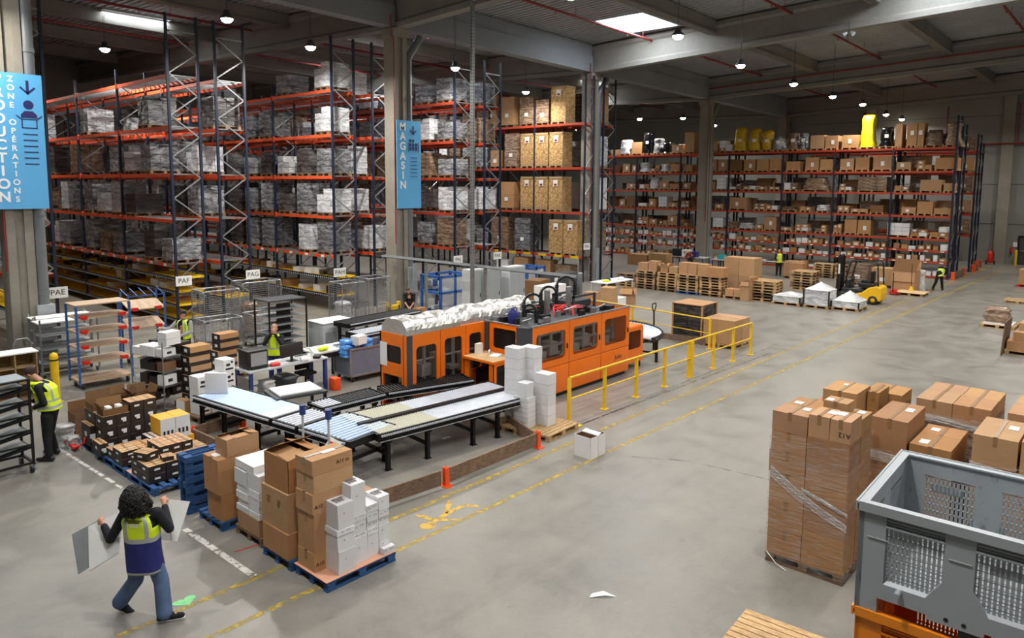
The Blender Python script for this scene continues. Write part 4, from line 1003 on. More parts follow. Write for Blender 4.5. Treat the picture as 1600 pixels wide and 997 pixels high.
for x in (5.9, 6.95):
    for y in (1.0, 1.75): m.box(x, x + .06, y, y + .06, z0, z0 + .45)
m.box(5.9, 7.01, 1.0, 1.06, z0 + .39, z0 + .45); m.box(5.9, 7.01, 1.75, 1.81, z0 + .39, z0 + .45); m.box(5.95, 6.9, 1.1, 1.7, z0 + .1, z0 + .26)
m.build('top_gantry', M['darkgrey'], mc)
# control desk on the side of the machine
dk = MB().rbox((2.27, .93, 1.24), (.86, 1.08, .04), .01).build('desk_top', M['tablewood'], mc)
MB().box(1.84, 2.7, .385, .395, 1.2, 1.26).box(1.83, 1.84, .39, 1.47, 1.2, 1.26).build('desk_edge', M['orange'], dk)
m = MB(); win_ring(m, (1.9, .42, .12), (1, 0, 0), (0, 0, 1), .8, 1.08, .08, .76, .08, 1.0, .06, .04); m.build('desk_front', M['orange'], mc)
MB().box(1.95, 2.68, .45, .456, .18, 1.14).build('desk_pane', M['glass'], mc)
MB().box(1.9, 2.0, .43, .6, .12, 1.2).box(1.9, 1.96, 1.3, 1.46, .12, 1.2).build('desk_leg', M['orange'], mc)
MB().box(2.2, 2.6, .6, 1.35, .12, .9).build('desk_cabinet', M['black'], mc)
t = MB().box(-.09, .09, -.06, .06, 0, .28, 0, .004).build('paper_stack', M['paper'], None, (13.25, 12.95, 1.261)); tag(t, 'upright white stack of paper standing on the orange desk', 'paper')
t = MB().cbox((0, 0, .02), (.34, .24, .04)).build('paper_sheets', M['paper'], None, (13.35, 12.45, 1.261), .4); tag(t, 'white papers lying on the orange desk', 'paper')
t = thing('tape_dispenser', 'red and white tape dispenser lying on the papers of the orange desk', 'dispenser', (13.28, 12.6, 1.302), .6)
MB().lathe(((.03, -.02), (.06, -.02), (.06, .02), (.03, .02), (.03, -.02)), (0, 0, .06), 12, 0, 'Y').build('tape_roll', M['paper'], t); MB().rbox((.07, 0, .05), (.14, .05, .05), .01).build('dispenser_body', M['red'], t)
# foil-covered tunnel on the left module
ft = thing('foil_tunnel', 'long silver foil cover arched over the left half of the orange machine', 'cover', (11.02, 13.62, TOP + .001))
m = MB(); n = 14; N = 60; r = random.Random(9); vs = []
Lf = 4.65
for i in range(N + 1):
    x = Lf * i / N
    for k in range(n + 1):
        t = PI * k / n; a = .47 * (1 if i < 24 else .9); b = .37 + .025 * math.sin(i * .45) + .012 * math.sin(i * 1.3) + (.04 if i > 26 else 0)
        j = .01 if 0 < k < n else 0
        vs.append((x, -a * math.copysign(abs(math.cos(t)) ** .8, math.cos(t)) + r.uniform(-j, j), max(0, b * math.sin(t) ** .8 + r.uniform(-j, j))))
m.add(vs, [(i * (n + 1) + k, i * (n + 1) + k + 1, (i + 1) * (n + 1) + k + 1, (i + 1) * (n + 1) + k) for i in range(N) for k in range(n)], 0, False)
fo = m.build('foil_sheet', M['foil'], ft); md = fo.modifiers.new('thick', 'SOLIDIFY'); md.thickness = .012
m = MB(); e = [Vector(v) for v in vs[:n + 1]]; m.prism(e, (.03, 0, 0)); m.build('foil_end', M['foil'], ft)
m = MB(); e = [Vector(v) for v in vs[-n - 1:]]; m.prism(e, (-.03, 0, 0)); m.build('foil_end', M['foil'], ft)
t = thing('canister', 'dark blue jug standing on the machine top next to the foil tunnel', 'jug', (14.35, 12.75, z0), 0)
MB().lathe(((.001, 0), (.13, 0), (.14, .02), (.14, .25), (.1, .33), (.05, .36), (.05, .4), (.001, .41)), n=14).build('jug_body', M['navy_cloth'], t); MB().tube([(.1, 0, .3), (.17, 0, .34), (.1, 0, .42), (.02, 0, .4)], .015, 6).build('jug_handle', M['blackplastic'], t)
# outfeed cabinet
t = thing('outfeed_cabinet', 'small orange cabinet at the right end of the big orange machine', 'machine', (18.42, 11.85, 0))
m = MB(); win_ring(m, (0, 0, .2), (1, 0, 0), (0, 0, 1), 1.05, 1.1, .14, .92, .42, .98, .08, .04); d = m.build('front_door', M['orange'], t)
MB().box(.1, .98, .02, .026, .5, 1.24).build('window_pane', M['glass'], d)
m = MB(); m.box(1.01, 1.05, .04, .9, .2, 1.3); m.box(0, 1.05, .86, .9, .2, 1.3); m.box(0, 1.05, .04, .86, 1.26, 1.32); m.build('housing', M['orange'], t)
m = MB()
for a in (.04, .95):
    for b in (.05, .8): m.box(a, a + .06, b, b + .06, 0, .2)
m.box(.05, 1, .1, .8, .2, .24); m.box(.2, .8, .3, .7, .24, .7); m.build('base_frame', M['black'], t)

# ------------------------------------------------------------------ roller conveyors
def conveyor(name, label, p0, dirv, L, W, z=.8, lanes=((0.0, 1.0, 'white_roller'),), pitch=.075, legs=(.3, .5, .8), closed0=True, rr=.026, zend=None, mat2=None, chain=True):
    """straight conveyor: p0 = corner of the near long side, dirv = running direction, width to the left of it"""
    d = Vector((*dirv, 0)).normalized(); t = thing(name, label, 'conveyor', (p0[0], p0[1], 0), math.atan2(d.y, d.x))
    m = MB(); m.box(0, L, -.04, 0, z - .16, z); m.box(0, L, W, W + .04, z - .16, z); m.box(0, L, -.07, -.04, z - .16, z - .13); m.box(0, .05, 0, W, z - .16, z - .02); m.box(L - .05, L, 0, W, z - .16, z - .02)
    nl = len(lanes)
    for a, b, mt in lanes:
        if a > 0: m.box(0.0, L, W * a - .06, W * a + .06, z - .12, z + .035)
    m.build('side_frame', M['black'], t)
    if chain:
        m = MB(); k = .06
        while k < L - .05: m.cyl((k, -.045, z - .045), (k, -.07, z - .045), .024, n=6); k += .05
        m.build('roller_axles', M['white_roller'], t)
        m = MB().box(0, L, -.08, -.07, z - .158, z - .148); m.build('edge_strip', M['lightgrey'], t)
    cache = {}
    for a, b, mt in lanes:
        y0, y1 = W * a + (.065 if a > 0 else .02), W * b - (.065 if b < 1 else .02)
        if mt == 'split': spans = ((0, .36, 'beige_roller'), (.36, 1, 'white_roller'))
        elif mt == 'blue': spans = ((0, .83, 'blue_sheet'), (.83, 1, 'white_roller'))
        elif mt == 'back': spans = ((0, .34, 'white_roller'), (.34, 1, 'blackplastic'))
        elif mt == 'bluemix': spans = ((0, 1, 'blue_sheet'),)
        else: spans = ((0, 1, mt),)
        m = MB(); x = .09; i = 0
        mats = []
        while x < L - .07:
            f = x / L; mm = [q[2] for q in spans if q[0] <= f <= q[1]][0]
            if mm not in mats: mats.append(mm)
            if not (mt == 'gap' ): m.cyl((x, y0, z - .03), (x, y1, z - .03), rr, n=8, mi=mats.index(mm))
            x += pitch
        o = m.build('rollers', [M[q] for q in mats], t); o['kind'] = 'stuff'
    lp = legs if isinstance(legs, list) else [L * f for f in legs]
    for x in lp:
        for y in (.02, W - .06):
            m = MB(); m.box(x - .045, x + .045, y, y + .04, .01, z - .16); m.box(x - .045, x - .035, y - .03, y + .07, .01, z - .16); m.box(x - .07, x + .07, y - .03, y + .08, 0, .012)
            m.box(x - .07, x + .07, y - .02, y + .06, z - .24, z - .15); m.build('leg', M['black'], t)
        m = MB(); m.box(x - .03, x + .03, .04, W - .04, .28, .34); m.box(x - .03, x + .03, .04, W - .04, .58, .63); m.build('cross_bar', M['black'], t)
    return t
# front double lane: from the joint to its right end
a = Vector((7.87, 11.08)); b = Vector((12.6, 10.56)); dv = (b - a).normalized()
conveyor('roller_conveyor', 'two-lane black roller conveyor nearest the lane, running right in front of the orange desk', a + dv * .62, dv, (b - a).length - .62, 1.55, .8, ((0, .48, 'split'), (.48, 1, 'split')), .062, [.25, 1.2, 2.4, 3.1, 3.85])
# left branch, coming towards the joint from the far left
a2 = Vector((7.29, 16.2)); b2 = Vector((7.87, 11.08)); dv2 = (b2 - a2).normalized(); L2 = (b2 - a2).length
cA = conveyor('roller_conveyor', 'black conveyor with pale blue rollers, a white board standing at its far end', a2 - Vector((dv2.y, -dv2.x)) * 0, dv2, L2 * .55, .95, .8, ((0, 1, 'blue'),), .055, [.25, 1.1, 2.3])
cB = conveyor('roller_conveyor', 'short black roller conveyor with spaced pale rollers at the joint, two sensor poles beside it', a2 + dv2 * L2 * .72, dv2, L2 * .28, 1.2, .8, ((0, 1, 'bluemix'),), .12, [.25, 1.2], rr=.036)
cC = conveyor('roller_conveyor', 'short crossing piece of roller conveyor between the left branch and the joint', a2 + dv2 * L2 * .56, dv2, L2 * .15, .95, .8, ((0, 1, 'white_roller'),), .11, [.4], rr=.03)
# back branch curving along the machine front
pts = [(8.9, 13.55), (10.1, 13.75), (11.3, 13.3), (12.75, 12.65)]
pts = [(8.65, 13.15), (10.35, 13.1), (12.6, 12.45)]
for k, (p, q) in enumerate(zip(pts, pts[1:])):
    p = Vector(p); q = Vector(q); dd = (q - p).normalized()
    conveyor('roller_conveyor', ['narrow black conveyor leading from the joint back to the orange machine', 'narrow black conveyor passing under the windows of the orange machine'][k], p, dd, (q - p).length - .03, .55, .84, ((0, 1, 'back' if k == 0 else 'blackplastic'),), .08, [.4, 1.4] if k == 0 else [.5, 1.6])
# curved roller table at the outfeed
t = thing('curved_conveyor', 'curved grey roller conveyor at the right end of the orange machine', 'conveyor', (19.6, 13.75, 0))
m = MB(); ro = MB(); R0, R1 = 1.25, 2.0
def arcpt(R, k, n=22): a = -PI / 2 + 1.1 * PI * k / n - .05; return (R * math.cos(a) + .35, R * math.sin(a), 0)
for R in (R0, R1):
    m.tube([(arcpt(R, k)[0], arcpt(R, k)[1], .82) for k in range(23)], .035, 6); m.tube([(arcpt(R, k)[0], arcpt(R, k)[1], .72) for k in range(23)], .035, 6)
m.build('side_rail', M['black'], t)
n = 52
for k in range(n + 1):
    p = arcpt(R0 + .03, k, n); q = arcpt(R1 - .03, k, n); ro.cyl((*p[:2], .79), (*q[:2], .79), .026, .03, n=8)
o = ro.build('rollers', M['white_roller'], t); o['kind'] = 'stuff'
for k in (1, 7, 12, 18):
    for R in (R0, R1):
        p = arcpt(R, k); MB().box(p[0] - .035, p[0] + .035, p[1] - .035, p[1] + .035, 0, .72).build('leg', M['black'], t)
    p, q = arcpt(R0, k), arcpt(R1, k); MB().bar((*p[:2], .3), (*q[:2], .3), .05).build('cross_bar', M['black'], t)
# sensor poles with blue heads
for k, (x, y) in enumerate(((7.55, 11.95), (7.72, 11.35))):
    t = thing('sensor_pole', ['thin white pole with a navy head beside the joint, left of two', 'thin white pole with a navy head beside the joint, right of two'][k], 'pole', (x - .12, y, 0))
    MB().cyl((0, 0, 0), (0, 0, .03), .12, n=14).build('foot', M['black'], t); MB().cyl((0, 0, .03), (0, 0, 1.25), .022, n=10).build('pole', M['lightgrey'], t); MB().cyl((0, 0, 1.24), (0, 0, 1.42), .06, n=12).build('sensor_head', M['blue_steel'], t)
t = MB().cbox((0, 0, 0), (.3, .012, .22), M=Matrix.Rotation(.25, 3, 'Y') @ Matrix.Rotation(-.5, 3, 'X')).build('hanging_notice', [M['paper']], None, (7.68, 11.33, .72), -1.35); tag(t, 'tilted white notice with red print hanging on the conveyor between the two poles', 'notice')
MB().cbox((0, -.01, .03), (.2, .004, .04), M=Matrix.Rotation(.25, 3, 'Y') @ Matrix.Rotation(-.5, 3, 'X')).build('notice_print', M['red'], t)
t = MB().rbox((0, 0, .24), (.5, .06, .48), .008).build('white_board', M['white'], None, (7.7, 15.95, .8), -.8); tag(t, 'white board standing upright at the far end of the left conveyor', 'board')

# ------------------------------------------------------------------ impact boards with orange brackets
def bumper(name, label, p, q, h=.26, brackets=(0, 1)):
    p = Vector((*p, 0)); q = Vector((*q, 0)); L = (q - p).length
    t = thing(name, label, 'guard board', p, math.atan2((q - p).y, (q - p).x))
    MB().box(.02, L - .02, -.02, .02, .05, .05 + h).build('board', M['plank'], t)
    for x in ([0] if 0 in brackets else []) + ([L] if 1 in brackets else []):
        MB().box(x - .05, x + .05, -.045, -.022, 0, .36).box(x - .05, x + .05, .022, .045, 0, .36).box(x - .09, x + .09, -.12, .12, 0, .012).build('bracket', M['orange_bracket'], t)
    return t
bumper('guard_board', 'rough wooden guard board on the floor under the conveyor, right of the middle orange bracket', (8.99, 9.64), (11.7, 9.66), .28, (0, 1))
bumper('guard_board', 'rough wooden guard board starting behind the white boxes', (6.2, 9.9), (8.88, 9.64), .28, (0,))
bumper('guard_board', 'wooden guard board left under the pale blue conveyor', (6.85, 15.4), (6.95, 11.2), .26, (0, 1))
bumper('guard_board', 'wooden guard board across the foot of the left conveyor', (6.9, 15.5), (8.1, 15.55), .26, (1,))
t = thing('guard_board', 'bent pale guard board ending in an orange bracket by the white cartons', 'guard board', (11.75, 9.8, 0), 1.2); MB().box(.05, 1.3, -.02, .02, .05, .3).build('board', M['plank'], t)

# ------------------------------------------------------------------ yellow railings
def railing(label, pts, thick=(3,), h=1.08, r=.03):
    t = thing('safety_railing', label, 'railing', (*pts[0], 0)); o = Vector((*pts[0], 0))
    for k, p in enumerate(pts):
        p = Vector((*p, 0)) - o; w = .07 if k in thick else .035
        MB().box(p.x - w, p.x + w, p.y - w, p.y + w, 0, h - .02).box(p.x - .09, p.x + .09, p.y - .09, p.y + .09, 0, .012).build('post', M['yellow'], t)
    P = [Vector((*p, 0)) - o for p in pts]; m = MB()
    m.tube([p + Vector((0, 0, h)) for p in P], r, 8); m.build('top_rail', M['yellow'], t)
    m = MB(); m.tube([p + Vector((0, 0, h * .52)) for p in P], r * .7, 8); m.build('middle_rail', M['yellow'], t)
    return t
railing('long yellow safety railing along the lane in front of the orange machine', [(13.5, 10.19), (14.94, 10.17), (16.4, 10.16), (17.83, 10.13), (19.28, 10.1), (20.7, 10.07), (21.98, 10.03), (23.28, 10.0)], (3 + 1,))
railing('shorter yellow safety railing beyond the curved conveyor', [(23.15, 11.43), (23.6, 14.87), (23.9, 17.2)], (), 1.04, .025)
# thin silver services pole and cable tray
t = thing('service_pole', 'thin silver pole rising from behind the foil tunnel to the roof', 'pole', (19.75, 19.65, 0))
MB().box(-.06, .06, -.06, .06, 0, 12.3).build('pole', M['galv'], t)
m = MB(); k = 3.0
while k < 12: m.box(-.063, -.06, -.02, .02, k, k + .05); m.box(-.02, .02, -.063, -.06, k, k + .05); k += .12
m.build('slots', M['darkgrey'], t)
t = thing('cable_tray', 'long grey cable tray carried on posts behind the orange machine', 'cable tray', (20.0, 14.8, 2.45))
m = MB(); m.box(-.12, .12, 0, 10.6, 0, .02); m.box(-.12, -.1, 0, 10.6, 0, .09); m.box(.1, .12, 0, 10.6, 0, .09); m.build('tray', M['grey_steel'], t)
m = MB()
for q in (-.06, -.02, .03, .07): m.cyl((q, 0, .05), (q, 10.6, .05), .02, n=6)
m.build('cables', M['blackplastic'], t)
for y in (.3, 4.4, 7.8): MB().box(-.05, .05, y - .05, y + .05, -2.45, 0).build('post', M['galv'], t)
# long grey cable duct along the roof girder from the pole
m = MB(); m.cyl((19.75, 19.6, 12.42), (19.75, 4, 13.0), .06, n=8); struct(m.build('trim_90', M['lightgrey']), 'grey conduit under the roof girder')
# ------------------------------------------------------------------ cartons and pallets in the foreground
def bx(label, x0, x1, y0, y1, z0, z1, mat='card', tape=None, labels=(), group=None, name='cardboard_box', jit=.004, write=None, rz=0.0, tmat='tape'):
    return carton(label, (x1 - x0, y1 - y0, z1 - z0), ((x0 + x1) / 2, (y0 + y1) / 2, z0), rz, mat, tape, labels, group, name, 'box', jit, write, None, tmat)
def open_box(label, x0, x1, y0, y1, z0, z1, mat='card', flaps=((0, .5), (1, .9), (2, .4), (3, .8)), group=None, rz=0.0, name='open_cardboard_box'):
    """carton with its four flaps folded out; flaps = (side, angle from vertical in rad)"""
    w, d, h = x1 - x0, y1 - y0, z1 - z0; t = .006
    m = MB(); m.box(-w / 2, w / 2, -d / 2, d / 2, 0, t); m.box(-w / 2, -w / 2 + t, -d / 2, d / 2, 0, h); m.box(w / 2 - t, w / 2, -d / 2, d / 2, 0, h); m.box(-w / 2, w / 2, -d / 2, -d / 2 + t, 0, h); m.box(-w / 2, w / 2, d / 2 - t, d / 2, 0, h)
    o = m.build(name, M[mat], None, ((x0 + x1) / 2, (y0 + y1) / 2, z0), rz); tag(o, label, 'box', group)
    for s, a in flaps:
        L = min(w, d) * .48; c, q = math.cos(a), math.sin(a); m = MB()
        if s == 0: p = [(-w / 2, -d / 2 + .01, h), (-w / 2, d / 2 - .01, h), (-w / 2 - L * q, d / 2 - .01, h + L * c), (-w / 2 - L * q, -d / 2 + .01, h + L * c)]; e = (t, 0, 0)
        if s == 1: p = [(w / 2, -d / 2 + .01, h), (w / 2, d / 2 - .01, h), (w / 2 + L * q, d / 2 - .01, h + L * c), (w / 2 + L * q, -d / 2 + .01, h + L * c)]; e = (-t, 0, 0)
        if s == 2: p = [(-w / 2 + .01, -d / 2, h), (w / 2 - .01, -d / 2, h), (w / 2 - .01, -d / 2 - L * q, h + L * c), (-w / 2 + .01, -d / 2 - L * q, h + L * c)]; e = (0, t, 0)
        if s == 3: p = [(-w / 2 + .01, d / 2, h), (w / 2 - .01, d / 2, h), (w / 2 - .01, d / 2 + L * q, h + L * c), (-w / 2 + .01, d / 2 + L * q, h + L * c)]; e = (0, -t, 0)
        if abs(q) > .9: e = (0, 0, -t)
        m.prism(p, e); m.build('flap', M[mat], o)
    return o
# --- blue pallets with the A10 cartons
pallet('blue pallet at the front, under the coral card sheet and white boxes', (6.0, 8.58, 0), 0, mat='bluewood', top=5)
pallet('blue pallet behind the front one, under the tall plain brown cartons', (5.97, 9.44, 0), 0, mat='bluewood', top=5)
tag(MB().box(-.61, .61, -.41, .41, 0, .008, 0, .003).build('card_sheet', M['coral'], None, (6.0, 8.59, .1445)), 'coral card sheet lying on the front blue pallet', 'sheet')
A = .153
for k, (z0, z1, x1, txt, lab) in enumerate(((A, .42, 5.93, 'A10', 'bottom'), (.42, 1.0, 5.93, None, 'second and tallest'), (1.0, 1.29, 6.02, 'A10', 'middle'), (1.29, 1.56, 6.1, None, 'fourth'), (1.56, 1.78, 6.1, 'A11 in', 'top'))):
    off = (.0, .01, -.01, .015, .0)[k]
    bx('brown carton with brown tape, %s of the front A10 stack' % lab, 5.43 + off, x1, 8.53, 8.95, z0, z1, 'card', 'x', [('T', .05, -.02, .22, .09)] if k == 4 else (), 'A10 cartons on the front pallet', tmat='tape_grey' if k == 4 else 'tape',
       write=(txt, '-y', {0: -.16, 2: -.2, 4: (x1 - 5.43) / 2 - .17}[k], .1, .082, False) if txt else None)
bx('plain orange-brown carton, lowest of the stack left of the A10 cartons', 5.36, 5.92, 9.1, 9.8, .146, .54, 'card2')
bx('big brown carton with two printed marks, in the stack left of the A10 cartons', 5.38, 6.05, 9.12, 9.82, .54, 1.13, 'card', None, [], None, jit=.008)
o = bpy.data.objects[COL.objects[-1].name]
m = MB()
for q in (-.12, .16):
    for k in range(4): m.box(-.342, -.338, q - .05 + k * .008, q + .05 - (k % 2) * .02, .44 - k * .03, .452 - k * .03)
m.build('printed_marks', M['card_in'], o)
open_box('orange-brown carton with loosely folded flaps, top of the stack left of the A10 cartons', 5.42, 6.08, 9.14, 9.8, 1.13, 1.62, 'card2', ((0, -1.42), (1, -1.25), (2, -1.5), (3, -1.1)))
# --- white boxes on the coral sheet
WB = [(5.62, 5.91, 8.22, 8.55, A, .49, 'bottom front-left'), (5.62, 5.91, 8.23, 8.56, .49, .72, 'second front-left'), (5.61, 5.9, 8.22, 8.56, .72, .80, 'thin third front-left'), (5.64, 5.9, 8.24, 8.54, .80, 1.16, 'top front-left, written on'),
      (5.92, 6.17, 8.28, 8.6, A, .55, 'tall bottom second-column'), (5.92, 6.17, 8.29, 8.6, .55, .60, 'thin second-column lid'), (5.93, 6.16, 8.3, 8.6, .60, .78, 'crumpled second-column'), (5.9, 6.17, 8.3, 8.6, .78, .88, 'flat second-column'), (5.91, 6.17, 8.31, 8.61, .88, 1.34, 'tall topmost, at the centre'),
      (6.18, 6.38, 8.3, 8.6, A, .5, 'tall bottom third-column'), (6.18, 6.38, 8.3, 8.6, .5, .6, 'flat third-column, above the tall one'), (6.18, 6.39, 8.31, 8.6, .6, .7, 'thin middle third-column'), (6.18, 6.38, 8.3, 8.6, .7, .84, 'fourth third-column'), (6.18, 6.38, 8.3, 8.62, .84, .96, 'top third-column'),
      (6.39, 6.58, 8.3, 8.6, A, .36, 'bottom right-end'), (6.39, 6.58, 8.3, 8.6, .36, .58, 'second right-end'), (6.39, 6.58, 8.31, 8.6, .58, .7, 'third right-end'), (6.39, 6.58, 8.3, 8.6, .7, .8, 'fourth right-end'), (6.39, 6.59, 8.3, 8.62, .8, 1.02, 'top right-end'),
      (6.4, 6.6, 8.2, 8.29, A, .25, 'small flat one lying in front at the right')]
for k, (a, b, c, d, e, f, w) in enumerate(WB):
    o = bx('white box on the coral sheet, ' + w, a, b - .004, c, d, e, f - .002, 'whitebox', None, (), 'white boxes on the front pallet', 'white_box', .006)
    m = MB(); h = f - e
    for q in ((-.06, .02, .06) if h < .2 else (-.03,)): m.box(q - .006, q + .006, -(d - c) / 2 - .008, -(d - c) / 2 - .001, h * .6, h * .6 + .012)
    if k in (3, 8, 18):
        for q in range(3): m.box(-.08 + q * .05, -.055 + q * .05, -.06, -.05 + .1, h + .004, h + .009); m.box(-.1, .08, .02 + q * .02, .027 + q * .02, h + .004, h + .009)
    m.build('pen_marks', M['tape_grey'], o)
for k in range(4): bx('white box in the rear row of the front pallet, ' + ['left low', 'left high', 'right low', 'right high'][k], 5.98 + .32 * (k // 2), 6.28 + .3 * (k // 2), 8.63, 8.94, A + .41 * (k % 2), .55 + .38 * (k % 2), 'whitebox', None, (), 'white boxes on the front pallet', 'white_box')
bx('flat brown carton lying on the rear white boxes', 6.12, 6.56, 8.62, 8.95, .935, 1.0, 'card', None, [('T', 0, 0, .2, .12)])
# --- wooden pallet with carton and white slabs
pallet('weathered wooden pallet between the two blue ones, white boxes on it', (6.04, 10.4, 0), 0, mat='oldwood', top=7)
bx('brown carton at the bottom of the white boxes on the weathered pallet', 5.44, 6.0, 10.06, 10.72, .146, .42, 'card')
for k, (z0, z1, s) in enumerate(((.42, .52, 0), (.52, .62, .02), (.62, .74, 0), (.74, .86, .01))):
    bx('white flat box, %s from the bottom on the weathered pallet, left half' % ORD[k], 5.44 + s, 5.96, 10.38, 10.74 - s, z0, z1 - .003, 'whitebox', None, (), 'white flat boxes on the weathered pallet', 'white_box', .006)
    bx('white flat box, %s from the bottom on the weathered pallet, right half' % ORD[k], 5.45, 5.94 + s, 10.05 + s, 10.36, z0, z1 - .003, 'whitebox', None, (), 'white flat boxes on the weathered pallet', 'white_box', .006)
bx('white box with pen marks, upper right on the weathered pallet', 5.46, 5.98, 10.05, 10.4, .86, 1.12, 'whitebox', name='white_box'); bx('white box, upper left on the weathered pallet', 5.44, 5.98, 10.42, 10.78, .86, 1.1, 'whitebox', name='white_box')
bx('flat white box topmost on the weathered pallet', 5.46, 6.05, 10.2, 10.78, 1.12, 1.24, 'white', name='white_box')
# --- blue pallet with two cartons
pallet('blue pallet farthest left of the front row, two cartons on it', (5.88, 11.35, 0), 0, mat='bluewood', top=5)
bx('orange-brown carton with a strap, bottom on the left blue pallet', 5.31, 5.72, 10.98, 11.46, .146, .6, 'card2', 'x')
bx('brown carton with tape and a paper on top, middle on the left blue pallet', 5.27, 6.0, 10.98, 11.48, .6, 1.19, 'card', 'x', [('T', -.22, .02, .2, .16)])
open_box('brown carton with half-open lid, top on the left blue pallet', 5.42, 6.0, 11.0, 11.35, 1.19, 1.48, 'card', ((0, -1.5), (1, -1.4), (2, -1.55), (3, -1.2)), rz=.05)
# --- blue pallets standing on edge
for k, (y, mt) in enumerate(((12.1, 'bluewood'), (12.3, 'bluewood'))):
    t = pallet('blue pallet standing on its long edge, %s of two beside the dark cartons' % ('front', 'rear')[k], (5.78, y, .5), 0, 1.2, 1.0, mt, None, True, top=6); t.rotation_euler = (PI / 2, 0, 0)
# --- dark printed cartons on blue pallets
pallet('blue pallet under the front block of dark cartons', (5.6, 13.72, 0), PI / 2, 1.2, 1.0, 'bluewood', top=6)
pallet('worn blue pallet second in the row of dark cartons', (5.6, 15.0, 0), PI / 2, 1.2, 1.0, 'bluewood', top=6)
pallet('pale grey-blue pallet third in the row, under the high dark cartons', (5.65, 16.3, 0), PI / 2, 1.2, 1.0, 'bluewood', top=6)
tag(MB().box(-.45, .45, -.25, .25, 0, .006).build('card_sheet', M['coral'], None, (5.56, 14.15, .1445)), 'coral card sheet under the front block of dark cartons', 'sheet')
def dark(label, x0, x1, y0, y1, z0, z1, rz=0.0, top='darkbox_top', group='dark printed cartons on the blue pallets', logo=True):
    o = MB(); w, d, h = x1 - x0, y1 - y0, z1 - z0
    o.box(-w / 2, w / 2, -d / 2, d / 2, 0, h, 0, .004)
    o.m[1] = 1
    b = o.build('dark_carton', [M['darkbox'], M[top]], None, ((x0 + x1) / 2, (y0 + y1) / 2, z0), rz, fix=False); tag(b, label, 'box', group)
    m = MB()
    if logo:
        m.box(-.05, .05, -d / 2 - .006, -d / 2 - .001, h * .42, h * .62); m.box(-w / 2 - .006, -w / 2 - .001, -.05, .05, h * .42, h * .62)
        if h > .2: m.box(-.02, .05, -d / 2 - .006, -d / 2 - .001, h * .25, h * .42)
        m.build('print', M['paper'], b)
    m = MB()
    for k in (-1, 0, 1): m.box(-w / 2 + .01, w / 2 - .01, k * d / 3.2 - .004, k * d / 3.2 + .004, h + .001, h + .004)
    m.box(-.02, .02, -d / 2, d / 2, h + .001, h + .0035); m.build('lid_lines', M['tape'], b)
    return b
for l in range(2):
    for i in range(3):
        for j in range(2):
            dark('dark carton in the %s layer of the front block, %s from the left, %s row' % (('lower', 'upper')[l], ORD[i], ('front', 'rear')[j]), 5.12 + i * .32, 5.43 + i * .32, 13.36 + j * .4, 13.75 + j * .4, .146 + l * .17, .314 + l * .17)
for i in range(3): dark('dark carton on top at the right rear of the front block, %s from the left' % ORD[i], 5.5 + i * .21, 5.7 + i * .21, 13.75, 14.35, .49, .66)
dark('dark carton tilted across the top of the front block', 5.14, 5.4, 13.66, 14.0, .49, .64, .35); dark('small carton without lid print lying on the front block', 5.42, 5.62, 13.4, 13.62, .49, .57, -.2, logo=False)
for i in range(4): dark('flat carton at the right end of the front block, %s from the front' % ORD[i], 6.12, 6.45, 13.55 + i * .2, 13.74 + i * .2, 0, .42)
for i in range(2):
    for l in range(2): dark('dark carton on the second pallet, %s from the left, %s layer' % (ORD[i], ('lower', 'upper')[l]), 5.12 + i * .34, 5.45 + i * .34, 14.6, 15.05, .146 + l * .15, .295 + l * .15)
dark('dark carton behind on the second pallet', 5.14, 5.75, 15.08, 15.45, .146, .34)
for l in range(3):
    for i in range(4):
        dark('dark carton in the high stack of the third pallet, %s layer, %s from the left' % (('bottom', 'middle', 'top')[l], ORD[i]), 5.2 + i * .27, 5.46 + i * .27, 15.75, 16.15, .146 + l * .24, .384 + l * .24)
for i in range(2): dark('dark carton on the top right of the high stack, %s' % ('left', 'right')[i], 5.74 + i * .27, 6.0 + i * .27, 15.75, 16.15, .866, 1.06)
dark('low dark carton left of the high stack, front', 5.05, 5.19, 15.5, 15.95, .146, .4); dark('dark carton left of the high stack, rear and higher', 5.1, 5.19, 16.2, 16.7, .146, .6)
for l in range(3): dark('dark carton behind the high stack, %s layer' % ('bottom', 'middle', 'top')[l], 5.2, 5.75, 16.2, 16.75, .146 + l * .24, .384 + l * .24)
open_box('open brown carton on the high stack holding white packs', 5.22, 5.72, 15.78, 16.12, .866, 1.0, 'card_in', ((0, .5), (3, .35)))
for k in range(2): tag(MB().rbox((0, 0, .07), (.1, .18, .14), .01).build('white_pack', M['paper'], None, (5.38 + k * .2, 15.95, .875)), '%s white pack inside the open brown carton' % ('left', 'right')[k], 'pack')
open_box('open dark carton with lid up behind the high stack', 5.2, 5.7, 16.3, 16.7, .866, 1.02, 'card_in', ((3, .1),))
for k, (x, y) in enumerate(((6.35, 18.0), (6.75, 17.8))): open_box('open dark-sided carton on the floor behind, %s of two' % ('left', 'right')[k], x - .22, x + .22, y - .25, y + .25, 0, .62, 'card_in', ((0, .6), (1, .4), (2, 1.0), (3, .3)))
